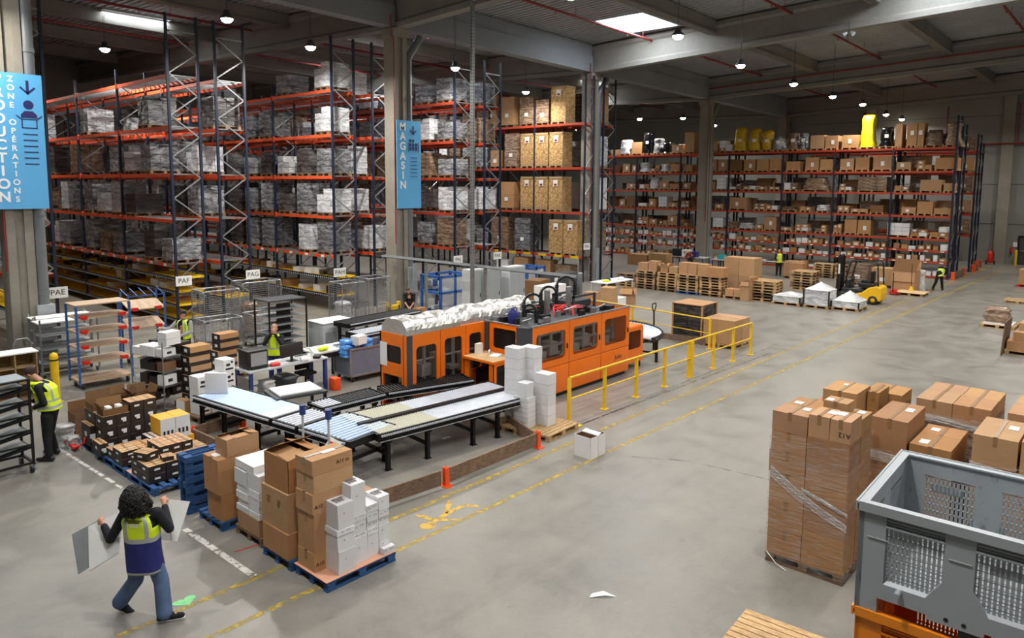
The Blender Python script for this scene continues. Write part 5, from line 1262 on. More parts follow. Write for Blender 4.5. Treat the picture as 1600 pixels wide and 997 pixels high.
# yellow and white printed boxes
for k, (x0, y0, z0) in enumerate(((6.05, 15.3, .3), (6.36, 15.3, .3))):
    b = MB().box(-.15, .15, -.25, .25, 0, .46, 0, .004); b.m[1] = 1; b.m[5] = 1
    o = b.build('printed_carton', [M['white'], M['yellow_print']], None, (x0 + .15, y0, z0), 0, fix=False); tag(o, '%s white and yellow printed carton standing above the yellow box' % ('left', 'right')[k], 'box')
    m = MB()
    for q in range(3): m.cyl((-.08 + q * .08, -.25, .12), (-.08 + q * .08, -.256, .12), .025, n=8); m.box(-.1 + q * .08, -.06 + q * .08, -.256, -.25, .14, .2)
    m.build('print', M['ink'], o)
b = MB().box(-.35, .35, -.24, .24, 0, .3, 0, .004); b.m[1] = 1; b.m[5] = 1; b.m[2] = 1
tag(b.build('printed_carton', [M['white'], M['yellow_print']], None, (6.38, 15.28, 0), 0, fix=False), 'low yellow printed carton under the white and yellow ones', 'box')
dark('dark carton with white sheets on it beside the yellow boxes', 5.85, 6.02, 15.0, 15.5, .0, .42, 0, 'white')
# white bags and papers left of the pallets
for k, (x, y, s) in enumerate(((4.98, 17.3, .5), (5.0, 16.85, .3))):
    o = sack('x', s, s * .8, s * .8, random.Random(k + 3)).build('white_bag', M['film_white'], None, (x, y, 0)); tag(o, ['larger', 'smaller'][k] + ' white plastic bag on the floor left of the dark cartons', 'bag')
open_box('small open carton of scraps behind the white bags', 5.15, 5.6, 17.3, 17.7, 0, .6, 'card_in', ((3, .05),))
t = thing('hand_pallet_truck', 'red hand pallet truck tip on the floor left of the dark cartons', 'pallet truck', (4.95, 16.6, 0)); MB().rbox((0, .3, .08), (.12, .6, .06), .02).build('fork', M['red'], t); MB().tube([(0, -.05, .1), (.1, -.15, .2), (.16, -.05, .28)], .02, 6).build('handle', M['red'], t)

# ------------------------------------------------------------------ white cartons by the desk
pallet('wooden pallet with white cartons beside the orange desk, near the railing', (12.65, 10.1, 0), .06, mat='wood')
tag(pallet('second wooden pallet under the rear white cartons', (12.55, 10.95, 0), .06, mat='wood'))
k = 0
for x, y, n, h in ((12.72, 10.3, 5, .24), (12.72, 10.72, 7, .25), (12.42, 10.95, 7, .25), (12.3, 10.55, 6, .115), (12.44, 10.55, 0, 0)):
    for i in range(n):
        bx('white carton, %s from the bottom in the %s column beside the desk' % (ORD[i], ['right front', 'middle tall', 'rear tall', 'left low wrapped', ''][k]), x - .15, x + .15, y - .2, y + .2, .146 + i * h, .146 + (i + 1) * h - .004, 'whitebox', None, (), 'white cartons beside the orange desk', 'white_box', .003, rz=.06)
    k += 1
bx('single white carton on the low wrapped column beside the desk', 12.17, 12.43, 10.4, 10.68, .146 + 6 * .115, 1.16, 'whitebox', name='white_box', rz=.06)
for k in range(2):
    o = open_box('white open carton standing alone on the lane floor, %s of two' % ('left', 'right')[k], 11.87 + k * .27, 12.12 + k * .27, 8.38, 8.82, 0, .46, 'white', ((0, -1.3),) if k else (), 'two white cartons on the lane floor', rz=-.05)
    MB().box(-.116, -.113, -.21, .21, .01, .452).box(.113, .116, -.21, .21, .01, .452).box(-.116, .116, -.211, -.208, .01, .452).box(-.116, .116, .208, .211, .01, .452).box(-.116, .116, -.21, .21, .008, .03).build('kraft_inside', M['card_in'], o)
tag(MB().rbox((0, 0, .02), (.25, .3, .04), .01).build('yellow_strap', M['yellow'], None, (13.35, 9.92, 0)), 'crumpled yellow strap on the floor at the railing end', 'strap')

# ------------------------------------------------------------------ shrink-wrapped stacks at the right
pallet('dark wooden pallet under the tall wrapped A12 stack', (10.9, 3.535, 0), PI / 2, 1.12, 1.04, 'oldwood')
S1L = [.146, .53, .97, 1.4, 1.74, 2.03, 2.335]; S1R = [.146, .66, 1.1, 1.36, 1.66, 2.06, 2.385]
for k in range(6):
    bx('brown carton, %s from the bottom in the left front column of the tall wrapped stack' % ORD[k], 10.39, 10.88, 3.575, 4.08 + (.02 if k == 3 else 0), S1L[k], S1L[k + 1] - .003, 'card2' if k in (0, 1, 3) else 'card', 'x', [('T', .1, -.12, .14, .1)] if k == 5 else (), 'cartons of the tall wrapped stack', jit=.005)
    if k < 5: bx('brown carton, %s from the bottom in the right front column of the tall wrapped stack' % ORD[k], 10.39, 10.88, 2.99, 3.565, S1R[k], S1R[k + 1] - .003, 'card2' if k in (0, 1, 2, 4) else 'card', None, (), 'cartons of the tall wrapped stack', jit=.005)
    if k < 5:
        bx('brown carton, %s from the bottom in the left rear column of the tall wrapped stack' % ORD[k], 10.9, 11.41, 3.575, 4.07, S1L[k], S1L[k + 1] - .003, 'card2', None, (), 'cartons of the tall wrapped stack')
        bx('brown carton, %s from the bottom in the right rear column of the tall wrapped stack' % ORD[k], 10.9, 11.41, 2.99, 3.565, S1R[k], S1R[k + 1] - .003, 'card2', None, (), 'cartons of the tall wrapped stack')
bx('top carton of the tall wrapped stack, left of the one marked A12', 10.39, 10.88, 3.27, 3.56, S1R[5], S1R[6], 'card', 'x', [('T', .04, -.1, .17, .12)])
bx('top front corner carton marked A12 upside down on the tall wrapped stack', 10.39, 10.88, 2.985, 3.262, S1R[5], S1R[6] - .004, 'card', 'x', [('T', .08, .08, .17, .12)], write=('A12', '-x', -.06, .12, .1, True))
bx('orange-brown carton with a label, rear left on top of the tall wrapped stack', 10.9, 11.4, 3.58, 4.06, S1L[5] + .001, 2.32, 'card2', 'x', [('T', -.1, .12, .13, .12)])
bx('brown carton with a label, rear right on top of the tall wrapped stack', 10.9, 11.4, 2.99, 3.4, 2.065, 2.3, 'card', 'x', [('T', .1, -.1, .15, .1)])
bx('small brown carton lying on top of the tall wrapped stack', 10.98, 11.3, 3.22, 3.56, 2.31, 2.46, 'card', 'x', [('T', -.07, .1, .12, .1)], jit=.003)
def film(label, x0, x1, y0, y1, z0, z1, bands=(), name='stretch_film'):
    m = MB(); n = 14; N = 10; vs = []; cx, cy = (x0 + x1) / 2, (y0 + y1) / 2; per = []
    for (a, b) in (((x0, y0), (x1, y0)), ((x1, y0), (x1, y1)), ((x1, y1), (x0, y1)), ((x0, y1), (x0, y0))):
        for k in range(n): per.append((a[0] + (b[0] - a[0]) * k / n, a[1] + (b[1] - a[1]) * k / n))
    for i in range(N + 1):
        for p in per: vs.append((p[0] + rnd.uniform(-.003, .003), p[1] + rnd.uniform(-.003, .003), z0 + (z1 - z0) * i / N + (rnd.uniform(-.05, .05) if i == N else 0)))
    q = len(per); m.add(vs, [(i * q + k, i * q + (k + 1) % q, (i + 1) * q + (k + 1) % q, (i + 1) * q + k) for i in range(N) for k in range(q)], 0, True)
    o = m.build(name, M['wrap']); tag(o, label, 'stretch film')
    for pts, w in bands:
        m = MB(); n = len(pts); r_ = random.Random(3)
        for s in range(9):
            f = (s - 4) / 8 * w; m.tube([(p[0] + r_.uniform(-.003, .0), p[1] + r_.uniform(-.004, .004), p[2] + f * (1 - .5 * i / n) + r_.uniform(-.02, .02)) for i, p in enumerate(pts)], r_.uniform(.003, .009), 5)
        for i in range(n - 1):
            a, b = Vector(pts[i]), Vector(pts[i + 1]); wa, wb = w * (1 - .4 * i / n), w * (1 - .4 * (i + 1) / n); m.add([a - Vector((0, 0, wa)) / 2, b - Vector((0, 0, wb)) / 2, b + Vector((0, 0, wb)) / 2, a + Vector((0, 0, wa)) / 2], [(0, 1, 2, 3)])
        m.build('bunched_band', M['wrap_band'], o, fix=False)
    return o
film('clear stretch film around the tall wrapped A12 stack', 10.372, 11.428, 2.968, 4.1, .05, 2.0, [([(10.362, 4.06, 1.42), (10.36, 3.7, 1.2), (10.36, 3.3, 1.0), (10.362, 2.96, .86)], .15), ([(10.362, 3.6, 1.25), (10.36, 3.3, 1.18), (10.362, 2.96, 1.05)], .05)])
t = MB().tube([(10.36, 4.07, .16), (10.3, 3.9, .05), (10.25, 3.72, .01)], .008, 5); tag(t.build('plastic_strap', M['paper']), 'loose white strap hanging from the pallet of the A12 stack', 'strap')
# stack behind: right beside the bin
pallet('wooden pallet under the wrapped cartons right behind the A12 stack', (12.4, 2.6, 0), PI / 2, 1.2, 1.1, 'oldwood')
def layers(word, x0, x1, y0, y1, z0, z1, nx, ny, nz, group, mat='card2'):
    for k in range(nz):
        for i in range(nx):
            for j in range(ny):
                a = (x1 - x0) / nx; b = (y1 - y0) / ny; h = (z1 - z0) / nz
                bx('carton, %s layer, %s row, %s from right in %s' % (ORD[k], ('near', 'far', 'rear')[i], ORD[j], word), x0 + i * a, x0 + (i + 1) * a - .008, y0 + j * b, y0 + (j + 1) * b - .008, z0 + k * h, z0 + (k + 1) * h - .004, mat, None, (), group)
layers('the wrapped stack behind the A12 stack', 11.87, 13.0, 2.03, 3.12, .146, 1.52, 2, 2, 4, 'cartons of the wrapped stack behind the A12 stack')
bx('large orange-brown taped carton on the wrapped stack behind the A12 stack', 11.88, 12.98, 2.62, 3.12, 1.52, 2.1, 'card2', 'x', [('T', .15, -.12, .2, .11)])
bx('flat orange carton top with a label, front one beside the large taped carton', 11.88, 12.55, 2.03, 2.58, 1.52, 1.8, 'card2', 'x', [('T', -.12, .12, .2, .12)]); bx('flat orange carton top with a label, rear one beside the large taped carton', 12.56, 13.1, 2.03, 2.58, 1.52, 1.8, 'card2', 'x', [('T', .0, .12, .16, .12)])
film('clear stretch film around the stack behind the A12 stack', 11.85, 13.02, 2.0, 3.15, .1, 1.6, [([(11.84, 3.14, 1.52), (11.835, 2.6, 1.5), (11.84, 2.0, 1.42)], .14)])
pallet('wooden pallet under the stack with two orange cartons on top', (12.75, 3.75, 0), PI / 2, 1.2, 1.1, 'oldwood')
layers('the stack farther behind the A12 stack', 12.2, 13.3, 3.25, 4.3, .146, 1.9, 2, 2, 4, 'cartons of the stack behind, nearest the lane')
bx('light brown taped carton sticking up behind the A12 stack, left', 12.22, 12.95, 3.45, 3.98, 1.9, 2.3, 'card', 'x', [('T', .12, .05, .1, .06)]); bx('orange-brown taped carton sticking up behind the A12 stack, right', 12.7, 13.28, 2.92 + .33, 3.42, 1.9, 2.26, 'card2', 'x')
bx('orange-brown taped carton, far right of those behind the A12 stack', 13.32, 13.95, 3.05, 3.6, 1.75, 2.12, 'card2', 'x'); layers('the column under the rightmost orange-brown carton', 13.33, 13.95, 3.05, 3.6, 0, 1.75, 1, 1, 4, 'cartons of the column behind')
# four pale cartons
def quad(word, x0, y0, zt, short):
    pallet('wooden pallet under the ' + word, (x0 + .75, y0 + .53, 0), 0, 1.5, 1.06, 'oldwood')
    layers('the ' + short, x0, x0 + 1.5, y0, y0 + 1.06, .146, zt - .34, 2, 2, 4, 'cartons under the ' + short, 'wrap_brown')
    for i in range(2):
        for j in range(2):
            bx('pale taped carton atop the %s, %s row, %s' % (short, ('near', 'far')[i], ('right', 'left')[j]), x0 + i * .74 + .01 * j, x0 + .73 + i * .74, y0 + j * .535, y0 + .525 + j * .535, zt - .34, zt - .02 * i, 'card', 'x', (), 'pale taped cartons on the rear stacks', tmat='tape')
    film('clear stretch film around the ' + word, x0 - .02, x0 + 1.52, y0 - .02, y0 + 1.08, .1, zt - .2, [([(x0 - .03, y0 + 1.07, zt - .28), (x0 - .032, y0 + .5, zt - .3), (x0 - .03, y0, zt - .36)], .12)])
quad('wrapped stack with four pale cartons behind the grey bin', 13.45, 1.8, 2.1, 'four-carton stack behind the bin')
quad('second stack with four pale cartons at the right edge', 13.7, .55, 2.05, 'four-carton stack at the right edge')
pallet('wooden pallet under the wrapped stack at the right edge, nearest the grey bin', (12.6, 1.2, 0), PI / 2, 1.2, 1.1, 'oldwood')
layers('the right edge stack nearest the bin', 12.0, 13.1, .65, 1.8, .146, 1.66, 2, 2, 3, 'cartons of the stack nearest the bin')
bx('big pale taped carton with a label at the right edge above the bin', 12.0, 13.08, 1.26, 1.8, 1.66, 2.1, 'card', 'x', [('T', .12, -.14, .2, .12)]); bx('big pale taped carton cut by the right edge of the picture', 12.0, 13.08, .68, 1.22, 1.66, 2.12, 'card', 'x')
film('clear stretch film around the stack nearest the grey bin', 11.98, 13.12, .63, 1.82, .1, 1.72, [([(11.965, 1.81, 1.62), (11.96, 1.2, 1.58), (11.965, .65, 1.6)], .16)])

# ------------------------------------------------------------------ big slotted plastic bins at the right
def slotted(m, o, ux, uz, w, h, nx, nz, th, cut=None):
    ux = Vector(ux); uz = Vector(uz); o = Vector(o); nrm = ux.cross(uz)
    def blk(a0, a1, b0, b1):
        p = [o + ux * a + uz * b for a, b in ((a0, b0), (a1, b0), (a1, b1), (a0, b1))]; m.prism(p, -nrm * th)
    px_ = w / nx; pz = h / nz; sl = px_ * .36; bz = pz * .16
    for i in range(nx + 1): blk(max(0, i * px_ - (px_ - sl) / 2), min(w, i * px_ + (px_ - sl) / 2), 0, h)
    for k in range(nz + 1): blk(0, w, max(0, k * pz - bz / 2), min(h, k * pz + bz / 2))
    if cut: blk(*cut)
def bin_box(label, cx, cy, z0, LX, LY, H, outer, inner, rz, detail=True):
    t = thing('plastic_pallet_box', label, 'bin', (cx, cy, z0), rz)
    x0, x1, y0, y1 = -LX / 2, LX / 2, -LY / 2, LY / 2; tw = .035; feet = .11; body = None
    def wall(o, ux, W, n):
        nonlocal body
        o = Vector(o); ux = Vector(ux); nrm = ux.cross(Vector((0, 0, 1)))
        zs0, zs1 = .24, H - .14; pw = (W - .2 - .16) / n * .82; gap = (W - n * pw) / (n + 1)
        def blk(a0, a1, b0, b1, d0=0.0, d1=tw):
            p = [o + ux * a + Vector((0, 0, b)) - nrm * d0 for a, b in ((a0, b0), (a1, b0), (a1, b1), (a0, b1))]; body.prism(p, -nrm * (d1 - d0))
        blk(0, W, H - .05, H - .012, -.012, tw)
        xs = 0.0
        for k in range(n):
            a = gap + k * (pw + gap); blk(xs, a, feet, H - .05); xs = a + pw
            blk(a, a + pw, feet, zs0 - .02)
            # recess floor ledge, sloped corner piece, hand grip above the slots
            body.prism([o + ux * q + Vector((0, 0, zz)) - nrm * d for q, zz, d in ((a, zs0 - .02, 0), (a, zs0 + .005, .028), (a, zs0 - .02, .028))], ux * pw)
            c = .1; side = a + pw if k % 2 == 0 else a
            sg = -1 if k % 2 == 0 else 1
            body.prism([o + ux * q + Vector((0, 0, zz)) for q, zz in ((side, zs0 - .02), (side, zs0 + .12), (side + sg * .09, zs0 - .02))], -nrm * tw)
            blk(a, a + pw, H - .14, H - .128, -.004, tw); blk(a, a + pw, H - .128, H - .05, .022, tw)
            for q in range(3): blk(a, a + pw, H - .118 + q * .022, H - .11 + q * .022, .014, .03)
            g = [o + ux * a + Vector((0, 0, zs0 - .01)) - nrm * .024]
            slotted(body, g[0], ux, (0, 0, 1), pw, zs1 - zs0, 12, 7, .011, (pw * .22, pw * .86, (zs1 - zs0) * .70, (zs1 - zs0) * .84) if k % 2 else None)
        blk(xs, W, feet, H - .05)
        for q in (.06, W / 2 - .06): blk(q, q + .13, H - .235, H - .229, -.006, 0)
        blk(0, .14, 0, feet); blk(W - .14, W, 0, feet); blk(W / 2 - .16, W / 2 + .16, feet - .03, feet)
    for a_ in (((x0, y1, 0), (0, -1, 0), LY, 2, outer), ((x1, y0, 0), (0, 1, 0), LY, 2, inner), ((x0, y0, 0), (1, 0, 0), LX, 2, outer), ((x1, y1, 0), (-1, 0, 0), LX, 2, inner)):
        body = MB(); wall(*a_[:4]); body.build('slotted_wall', M[a_[4]], t)
    m = MB()
    for q in ((x0 - .02, x1 + .02, y0 - .02, y0 + .05), (x0 - .02, x1 + .02, y1 - .05, y1 + .02), (x0 - .02, x0 + .05, y0 + .05, y1 - .05), (x1 - .05, x1 + .02, y0 + .05, y1 - .05)): m.box(*q, H - .012, H)
    for q in ((x0 - .022, x1 + .022, y0 - .022, y0 - .01), (x0 - .022, x1 + .022, y1 + .01, y1 + .022), (x0 - .022, x0 - .01, y0, y1), (x1 + .01, x1 + .022, y0, y1)): m.box(*q, H - .05, H + .006); m.box(*q, H - .058, H - .05)
    m.build('rim', M[outer], t)
    m = MB(); m.box(x0 + .02, x1 - .02, y0 + .02, y1 - .02, feet - .01, feet + .02)
    for q in range(10): m.box(x0 + .06 + q * .11, x0 + .1 + q * .11, y0 + .05, y1 - .05, feet + .02, feet + .03)
    m.build('base', M[inner], t)
    if detail:
        MB().cyl((x0 - .07, y1 - .27, .2), (x0, y1 - .27, .2), .02, n=12).build('drain_spout', M[outer], t)
        m = MB()
        for q in (-.05, .05): m.cyl((x0 - .003, q, .12), (x0 - .001, q, .12), .014, n=10)
        m.build('rivet_hole', M['ink'], t)
        MB().box(x0 + .005, x0 + .03, -.16, -.02, .02, .085).build('black_foot', M['blackplastic'], t)
    return t
BH = .905
for k in range(3): bin_box('orange slotted plastic bin, %s of the pile under the grey one' % ('lowest', 'middle', 'uppermost')[k], 5.79, .81, k * BH, 1.22, 1.18, BH, 'bin_orange', 'bin_orange', math.radians(1.5), k == 2)
bin_box('big grey slotted plastic bin, empty and scuffed inside, on top of the orange ones', 5.79, .81, 3 * BH, 1.24, 1.2, .76, 'bin_grey', 'bin_in', math.radians(1.5))
pallet('pale wooden pallet cut by the bottom edge of the picture', (8.36, 3.03, 0), PI / 2 + .06, mat='wood')
# ------------------------------------------------------------------ people
def remesh(name, prims, mat, parent=None, vox=.014, loc=(0, 0, 0), rz=0.0, smooth=4):
    """one continuous surface from tapered limbs (a, b, ra, rb) and ellipsoids (c, (rx, ry, rz)[, rotation])"""
    m = MB()
    for p in prims:
        if len(p) == 4 and not isinstance(p[1], (int, float)):
            a, b, ra, rb = p; m.cyl(a, b, ra, rb, 14); m.sphere(a, ra, 14, 10); m.sphere(b, rb, 14, 10)
        else:
            c, q = p[0], p[1]; mm = MB().sphere((0, 0, 0), 1, 18, 12); R = p[2] if len(p) > 2 else Matrix.Identity(3)
            m.add([Vector(c) + R @ Vector((v[0] * q[0], v[1] * q[1], v[2] * q[2])) for v in mm.v], mm.f)
    me = m.mesh(name, M[mat]); o = bpy.data.objects.new('tmp', me); COL.objects.link(o)
    md = o.modifiers.new('r', 'REMESH'); md.mode = 'VOXEL'; md.voxel_size = vox; md.use_smooth_shade = True
    sm = o.modifiers.new('s', 'SMOOTH'); sm.iterations = smooth; sm.factor = .5
    dg = bpy.context.evaluated_depsgraph_get(); me2 = bpy.data.meshes.new_from_object(o.evaluated_get(dg)); bpy.data.objects.remove(o)
    me2.name = name; me2.materials.clear(); me2.materials.append(M[mat])
    for p in me2.polygons: p.use_smooth = True
    return link(name, me2, parent, loc, rz)
V3 = lambda p: Vector(p)
def hand(prims, wr, el, curl, side, s=1.0):
    """palm, four bent fingers and a thumb at the end of the forearm; curl = direction the fingers bend to"""
    d = (V3(wr) - V3(el)).normalized(); c = V3(curl); c = (c - d * c.dot(d)).normalized(); w = d.cross(c) * side
    pm = V3(wr) + d * .05 * s
    prims.append((V3(wr), pm + d * .035 * s, .026 * s, .03 * s)); prims.append((pm, (.03 * s, .03 * s, .03 * s)))
    for k, (o, L) in enumerate(((-.03, .07), (-.01, .08), (.011, .075), (.031, .06))):
        b = pm + d * .04 * s + w * o * s; k1 = b + d * L * .5 * s + c * .012 * s; k2 = k1 + d * L * .2 * s + c * L * .5 * s
        prims.append((b, k1, .0105 * s, .0095 * s)); prims.append((k1, k2, .0095 * s, .008 * s))
    tb = pm - w * .026 * s; prims.append((tb, tb - w * .025 * s + d * .025 * s + c * .015 * s, .012 * s, .011 * s)); prims.append((tb - w * .025 * s + d * .025 * s + c * .015 * s, tb - w * .02 * s + d * .05 * s + c * .035 * s, .011 * s, .009 * s))
def person(label, loc, J, face, rz=-math.radians(48.2), top='black_cloth', legs='black_cloth', shoes='blackplastic', hair='brownhair', vest=None, sleeves=True, vox=.016, sole=None, hairstyle='short', sleeve_mat=None, flare=0.0, torso=(.17, .12), cap=None, detail=False):
    f = V3((*face, 0)).normalized()
    B = []; hd = V3(J['head']); nk = V3(J['neck']); ch = V3(J['chest']); pv = V3(J['pelvis'])
    wax = V3(J['shR']) - V3(J['shL']); wax.z = 0; wax = wax.normalized() if wax.length > .05 else V3((1, 0, 0))
    hf = V3(J.get('look', f)).normalized(); up = (hd - nk).normalized(); rx = hf.cross(up).normalized(); hf = up.cross(rx).normalized()
    HR = Matrix((rx, hf, up)).transposed()
    P = lambda x, y, z: hd + HR @ V3((x, y, z))
    B += [(hd + up * .02, (.075, .092, .105), HR), (P(0, .02, -.05), (.058, .07, .075), HR), (P(0, .1, -.02), (.014, .02, .02), HR), (P(0, .088, -.065), (.026, .014, .011), HR), (P(0, .08, -.1), (.03, .022, .02), HR), (P(.078, -.01, -.015), (.012, .02, .032), HR), (P(-.078, -.01, -.015), (.012, .02, .032), HR), (P(0, .085, .02), (.05, .014, .012), HR)]
    B += [(nk - up * .04, hd - up * .06, .055, .05), (ch, nk - up * .03, .1, .055), (pv, ch, .11, .13)]
    TR = Matrix((wax, wax.cross(V3((0, 0, 1))) * -1, V3((0, 0, 1)))).transposed()
    T = [(ch, (torso[0], torso[1], .2), TR), (pv + V3((0, 0, .04)), (torso[0] * .93, torso[1] * .97, .16), TR), (pv, ch, torso[1] * .95, torso[1]), (ch + V3((0, 0, .1)), nk - V3((0, 0, .03)), .1, .06)]
    for s in 'LR':
        sh, el, ha = V3(J['sh' + s]), V3(J['el' + s]), V3(J['ha' + s])
        B += [(ch + V3((0, 0, .1)), sh, .07, .055), (sh, el, .05, .04), (el, ha, .04, .027)]
        hand(B, ha, el, J.get('curl' + s, (0, 0, -1)), 1 if s == 'R' else -1)
        T += [(ch + V3((0, 0, .1)), sh, .09, .07), (sh, el - (el - sh) * .0, .068, .056)]
        if sleeves and not sleeve_mat: T += [(el, ha - (ha - el) * .06, .056, .042)]
        hp, kn, an = V3(J['hip' + s]), V3(J['kn' + s]), V3(J['an' + s])
        B += [(pv, hp, .1, .08), (hp, kn, .075, .052), (kn, an, .05, .035), (an, an + V3(J.get('toe' + s, f)) * .12 - V3((0, 0, .04)), .035, .03)]
    body = remesh('person', B, 'skin', None, .0075 if detail else vox * .75, loc, rz, 3); tag(body, label, 'person')
    remesh('jacket' if sleeves else 'shirt', T, top, body, vox * .8)
    if sleeve_mat: remesh('sleeves', [q for s in 'LR' for q in ((V3(J['sh' + s]), V3(J['el' + s]), .07, .06), (V3(J['el' + s]), V3(J['ha' + s]), .06, .045))], sleeve_mat, body, vox * .8)
    L = [(pv + V3((0, 0, .05)), (torso[0] * .95, torso[1], .14), TR)]
    for s in 'LR':
        hp, kn, an = V3(J['hip' + s]), V3(J['kn' + s]), V3(J['an' + s])
        L += [(pv, hp, .12, .1), (hp, kn, .1, .078 + flare * .3), (kn, an + V3((0, 0, .01)), .075 + flare * .3, .062 + flare * .7)]
    remesh('trousers', L, legs, body, vox * .8)
    for s in 'LR':
        an = V3(J['an' + s]); t = V3(J.get('toe' + s, f)).normalized(); dn = -t.z
        S = [(an - V3((0, 0, .05)) - t * .05, an - V3((0, 0, .057)) + t * .19, .045, .038), (an + V3((0, 0, .02)), an - V3((0, 0, .05)), .052, .05), (an, an - V3((0, 0, .05)) + t * .1, .05, .045)]
        so = remesh('shoe', S, shoes, body, .012)
        if sole:
            q = remesh('sole', [(an - V3((0, 0, .082)) - t * .06, an - V3((0, 0, .084)) + t * .2, .034, .032)], sole, so, .01)
    # hair
    if hairstyle == 'short':
        remesh('hair', [(P(0, -.018, .055), (.083, .092, .082), HR), (P(0, -.05, .0), (.078, .06, .075), HR)], hair, body, .012)
        if cap: remesh('cap', [(P(0, -.005, .07), (.088, .1, .065), HR), (P(0, .11, .05), (.06, .06, .012), HR)], cap, body, .012)
    elif hairstyle == 'bun': remesh('hair', [(P(0, -.03, .035), (.09, .1, .1), HR), (P(0, -.1, .03), (.06, .05, .055), HR)], hair, body, .012)
    elif hairstyle == 'curly':
        r = random.Random(12); m = MB(); m.sphere((0, 0, 0), 1, 20, 14); b0 = P(0, -.04, -.02)
        vs = [b0 + HR @ V3((v[0] * .145 * (1 - .22 * v[2]), v[1] * .135 * (1 - .15 * v[2]), v[2] * .175)) for v in m.v]; m.v = [tuple(v) for v in vs]
        for k in range(420):
            t = r.uniform(0, 2 * PI); z = r.uniform(-1, 1); q = math.sqrt(1 - z * z); d = V3((q * math.cos(t), q * math.sin(t), z))
            if d.y > .62 and d.z < .5: continue
            p = V3((d.x * .145 * (1 - .22 * d.z), d.y * .135 * (1 - .15 * d.z), d.z * .17)) * r.uniform(.97, 1.07); pts = []
            ax = V3((r.uniform(-1, 1), r.uniform(-1, 1), r.uniform(-1, 1))).cross(d).normalized(); ay = d.cross(ax)
            R = r.uniform(.014, .034)
            for j in range(7): pts.append(b0 + HR @ (p + d * (.002 + .006 * j * r.uniform(.5, 1)) + (ax * math.cos(j * 1.1) + ay * math.sin(j * 1.1)) * R - V3((0, 0, .006 * j))))
            m.tube(pts, [.011, .012, .012, .011, .01, .008, .004], 6)
        m.build('hair', M[hair], body)
    # hi-vis vest: a lofted shell over the torso with reflective bands
    if vest:
        n = 48; zs = []; hem = vest.get('hem', pv.z - .12); ty = vest.get('mid', None); N = 30; vs = []; top_ = nk.z - .02
        drop = vest.get('tilt', V3((0, 0, 0)))
        m = MB()
        for i in range(N + 1):
            f_ = i / N
            if f_ < .72:
                g = f_ / .72; c = (pv - V3((0, 0, pv.z - hem))) * (1 - g) + (ch + V3((0, 0, .06))) * g; a, b = torso[0] * (1.14 - .06 * math.sin(g * PI)), torso[1] * (1.3 - .06 * math.sin(g * PI))
            else:
                g = (f_ - .72) / .28; c = (ch + V3((0, 0, .06))) * (1 - g) + (nk - V3((0, 0, .02))) * g; q = math.sqrt(max(0, 1 - g ** 2.2)); a, b = max(.085, torso[0] * 1.14 * (q * .62 + .38)), max(.075, torso[1] * 1.3 * (q * .5 + .5))
            for k in range(n):
                t = 2 * PI * k / n; cx, sx = math.cos(t), math.sin(t); e = .8
                w_ = 1 + .02 * math.sin(5 * t + i * .3)
                vs.append(c + TR @ V3((math.copysign(abs(cx) ** e, cx) * a * w_, math.copysign(abs(sx) ** e, sx) * b * w_, 0)))
        fs = []; mi = []
        for i in range(N):
            for k in range(n):
                t = 2 * PI * (k + .5) / n; g = (i + .5) / N; xx = abs(math.cos(t)) ** .8; 
                if vest.get('open') and (TR @ V3((math.cos(t), math.sin(t), 0))).dot(f) > .93: continue
                arm = xx > .86 and .66 < g < .95
                if arm: continue
                c = 0
                if vest.get('navy') and g < vest['navy']: c = 2
                bz = vest.get('band', .45)
                if bz < g < bz + .075 or (g > bz and .50 < xx < .68): c = 1
                if vest.get('band2') and vest['band2'] < g < vest['band2'] + .07: c = 1
                if vest.get('navy') and i == 0: c = 1
                fs.append((i * n + k, i * n + (k + 1) % n, (i + 1) * n + (k + 1) % n, (i + 1) * n + k)); mi.append(c)
        for fa, c in zip(fs, mi): m.f.append(fa); m.m.append(c); m.sm.append(True)
        m.v = [tuple(v) for v in vs]
        vo = m.build('hivis_vest', [M['hivis'], M['reflect'], M[vest.get('low', 'navy_cloth')]], body); md = vo.modifiers.new('t', 'SOLIDIFY'); md.thickness = .012
        if vest.get('text'):
            c = ch + V3((0, 0, .04)) - V3((wax.cross(V3((0, 0, 1)))) * -1) * torso[1] * 1.36
    return body
# woman walking at the front left, carrying white boards
wm = person('woman seen from behind with black curly hair, yellow and navy vest, jeans, carrying white boards', (3.5, 9.45, 0),
    dict(head=(-.045, .0, 1.53), neck=(-.015, 0, 1.38), chest=(0, 0, 1.17), pelvis=(.03, 0, .84), shL=(-.2, .0, 1.30), elL=(-.38, .0, 1.0), haL=(-.51, .10, 1.12), shR=(.19, .02, 1.33), elR=(.31, .06, 1.11), haR=(.17, .25, 1.31),
         curlL=(0, .8, -.6), curlR=(0, .7, -.7), hipL=(-.06, .02, .80), knL=(-.13, .05, .45), anL=(-.36, .1, .13), toeL=(.75, .1, -.55), hipR=(.11, 0, .80), knR=(.2, .02, .46), anR=(.27, -.08, .1), toeR=(.95, .3, 0), look=(.15, 1, -.25)), (.15, 1), top='dark_cloth', legs='denim', shoes='dark_cloth', hair='hair', hairstyle='curly', sole='paper',
    vest=dict(hem=.62, navy=.46, band=.46), vox=.014, flare=.045, torso=(.185, .125), detail=True); wm.scale = (1.06,) * 3
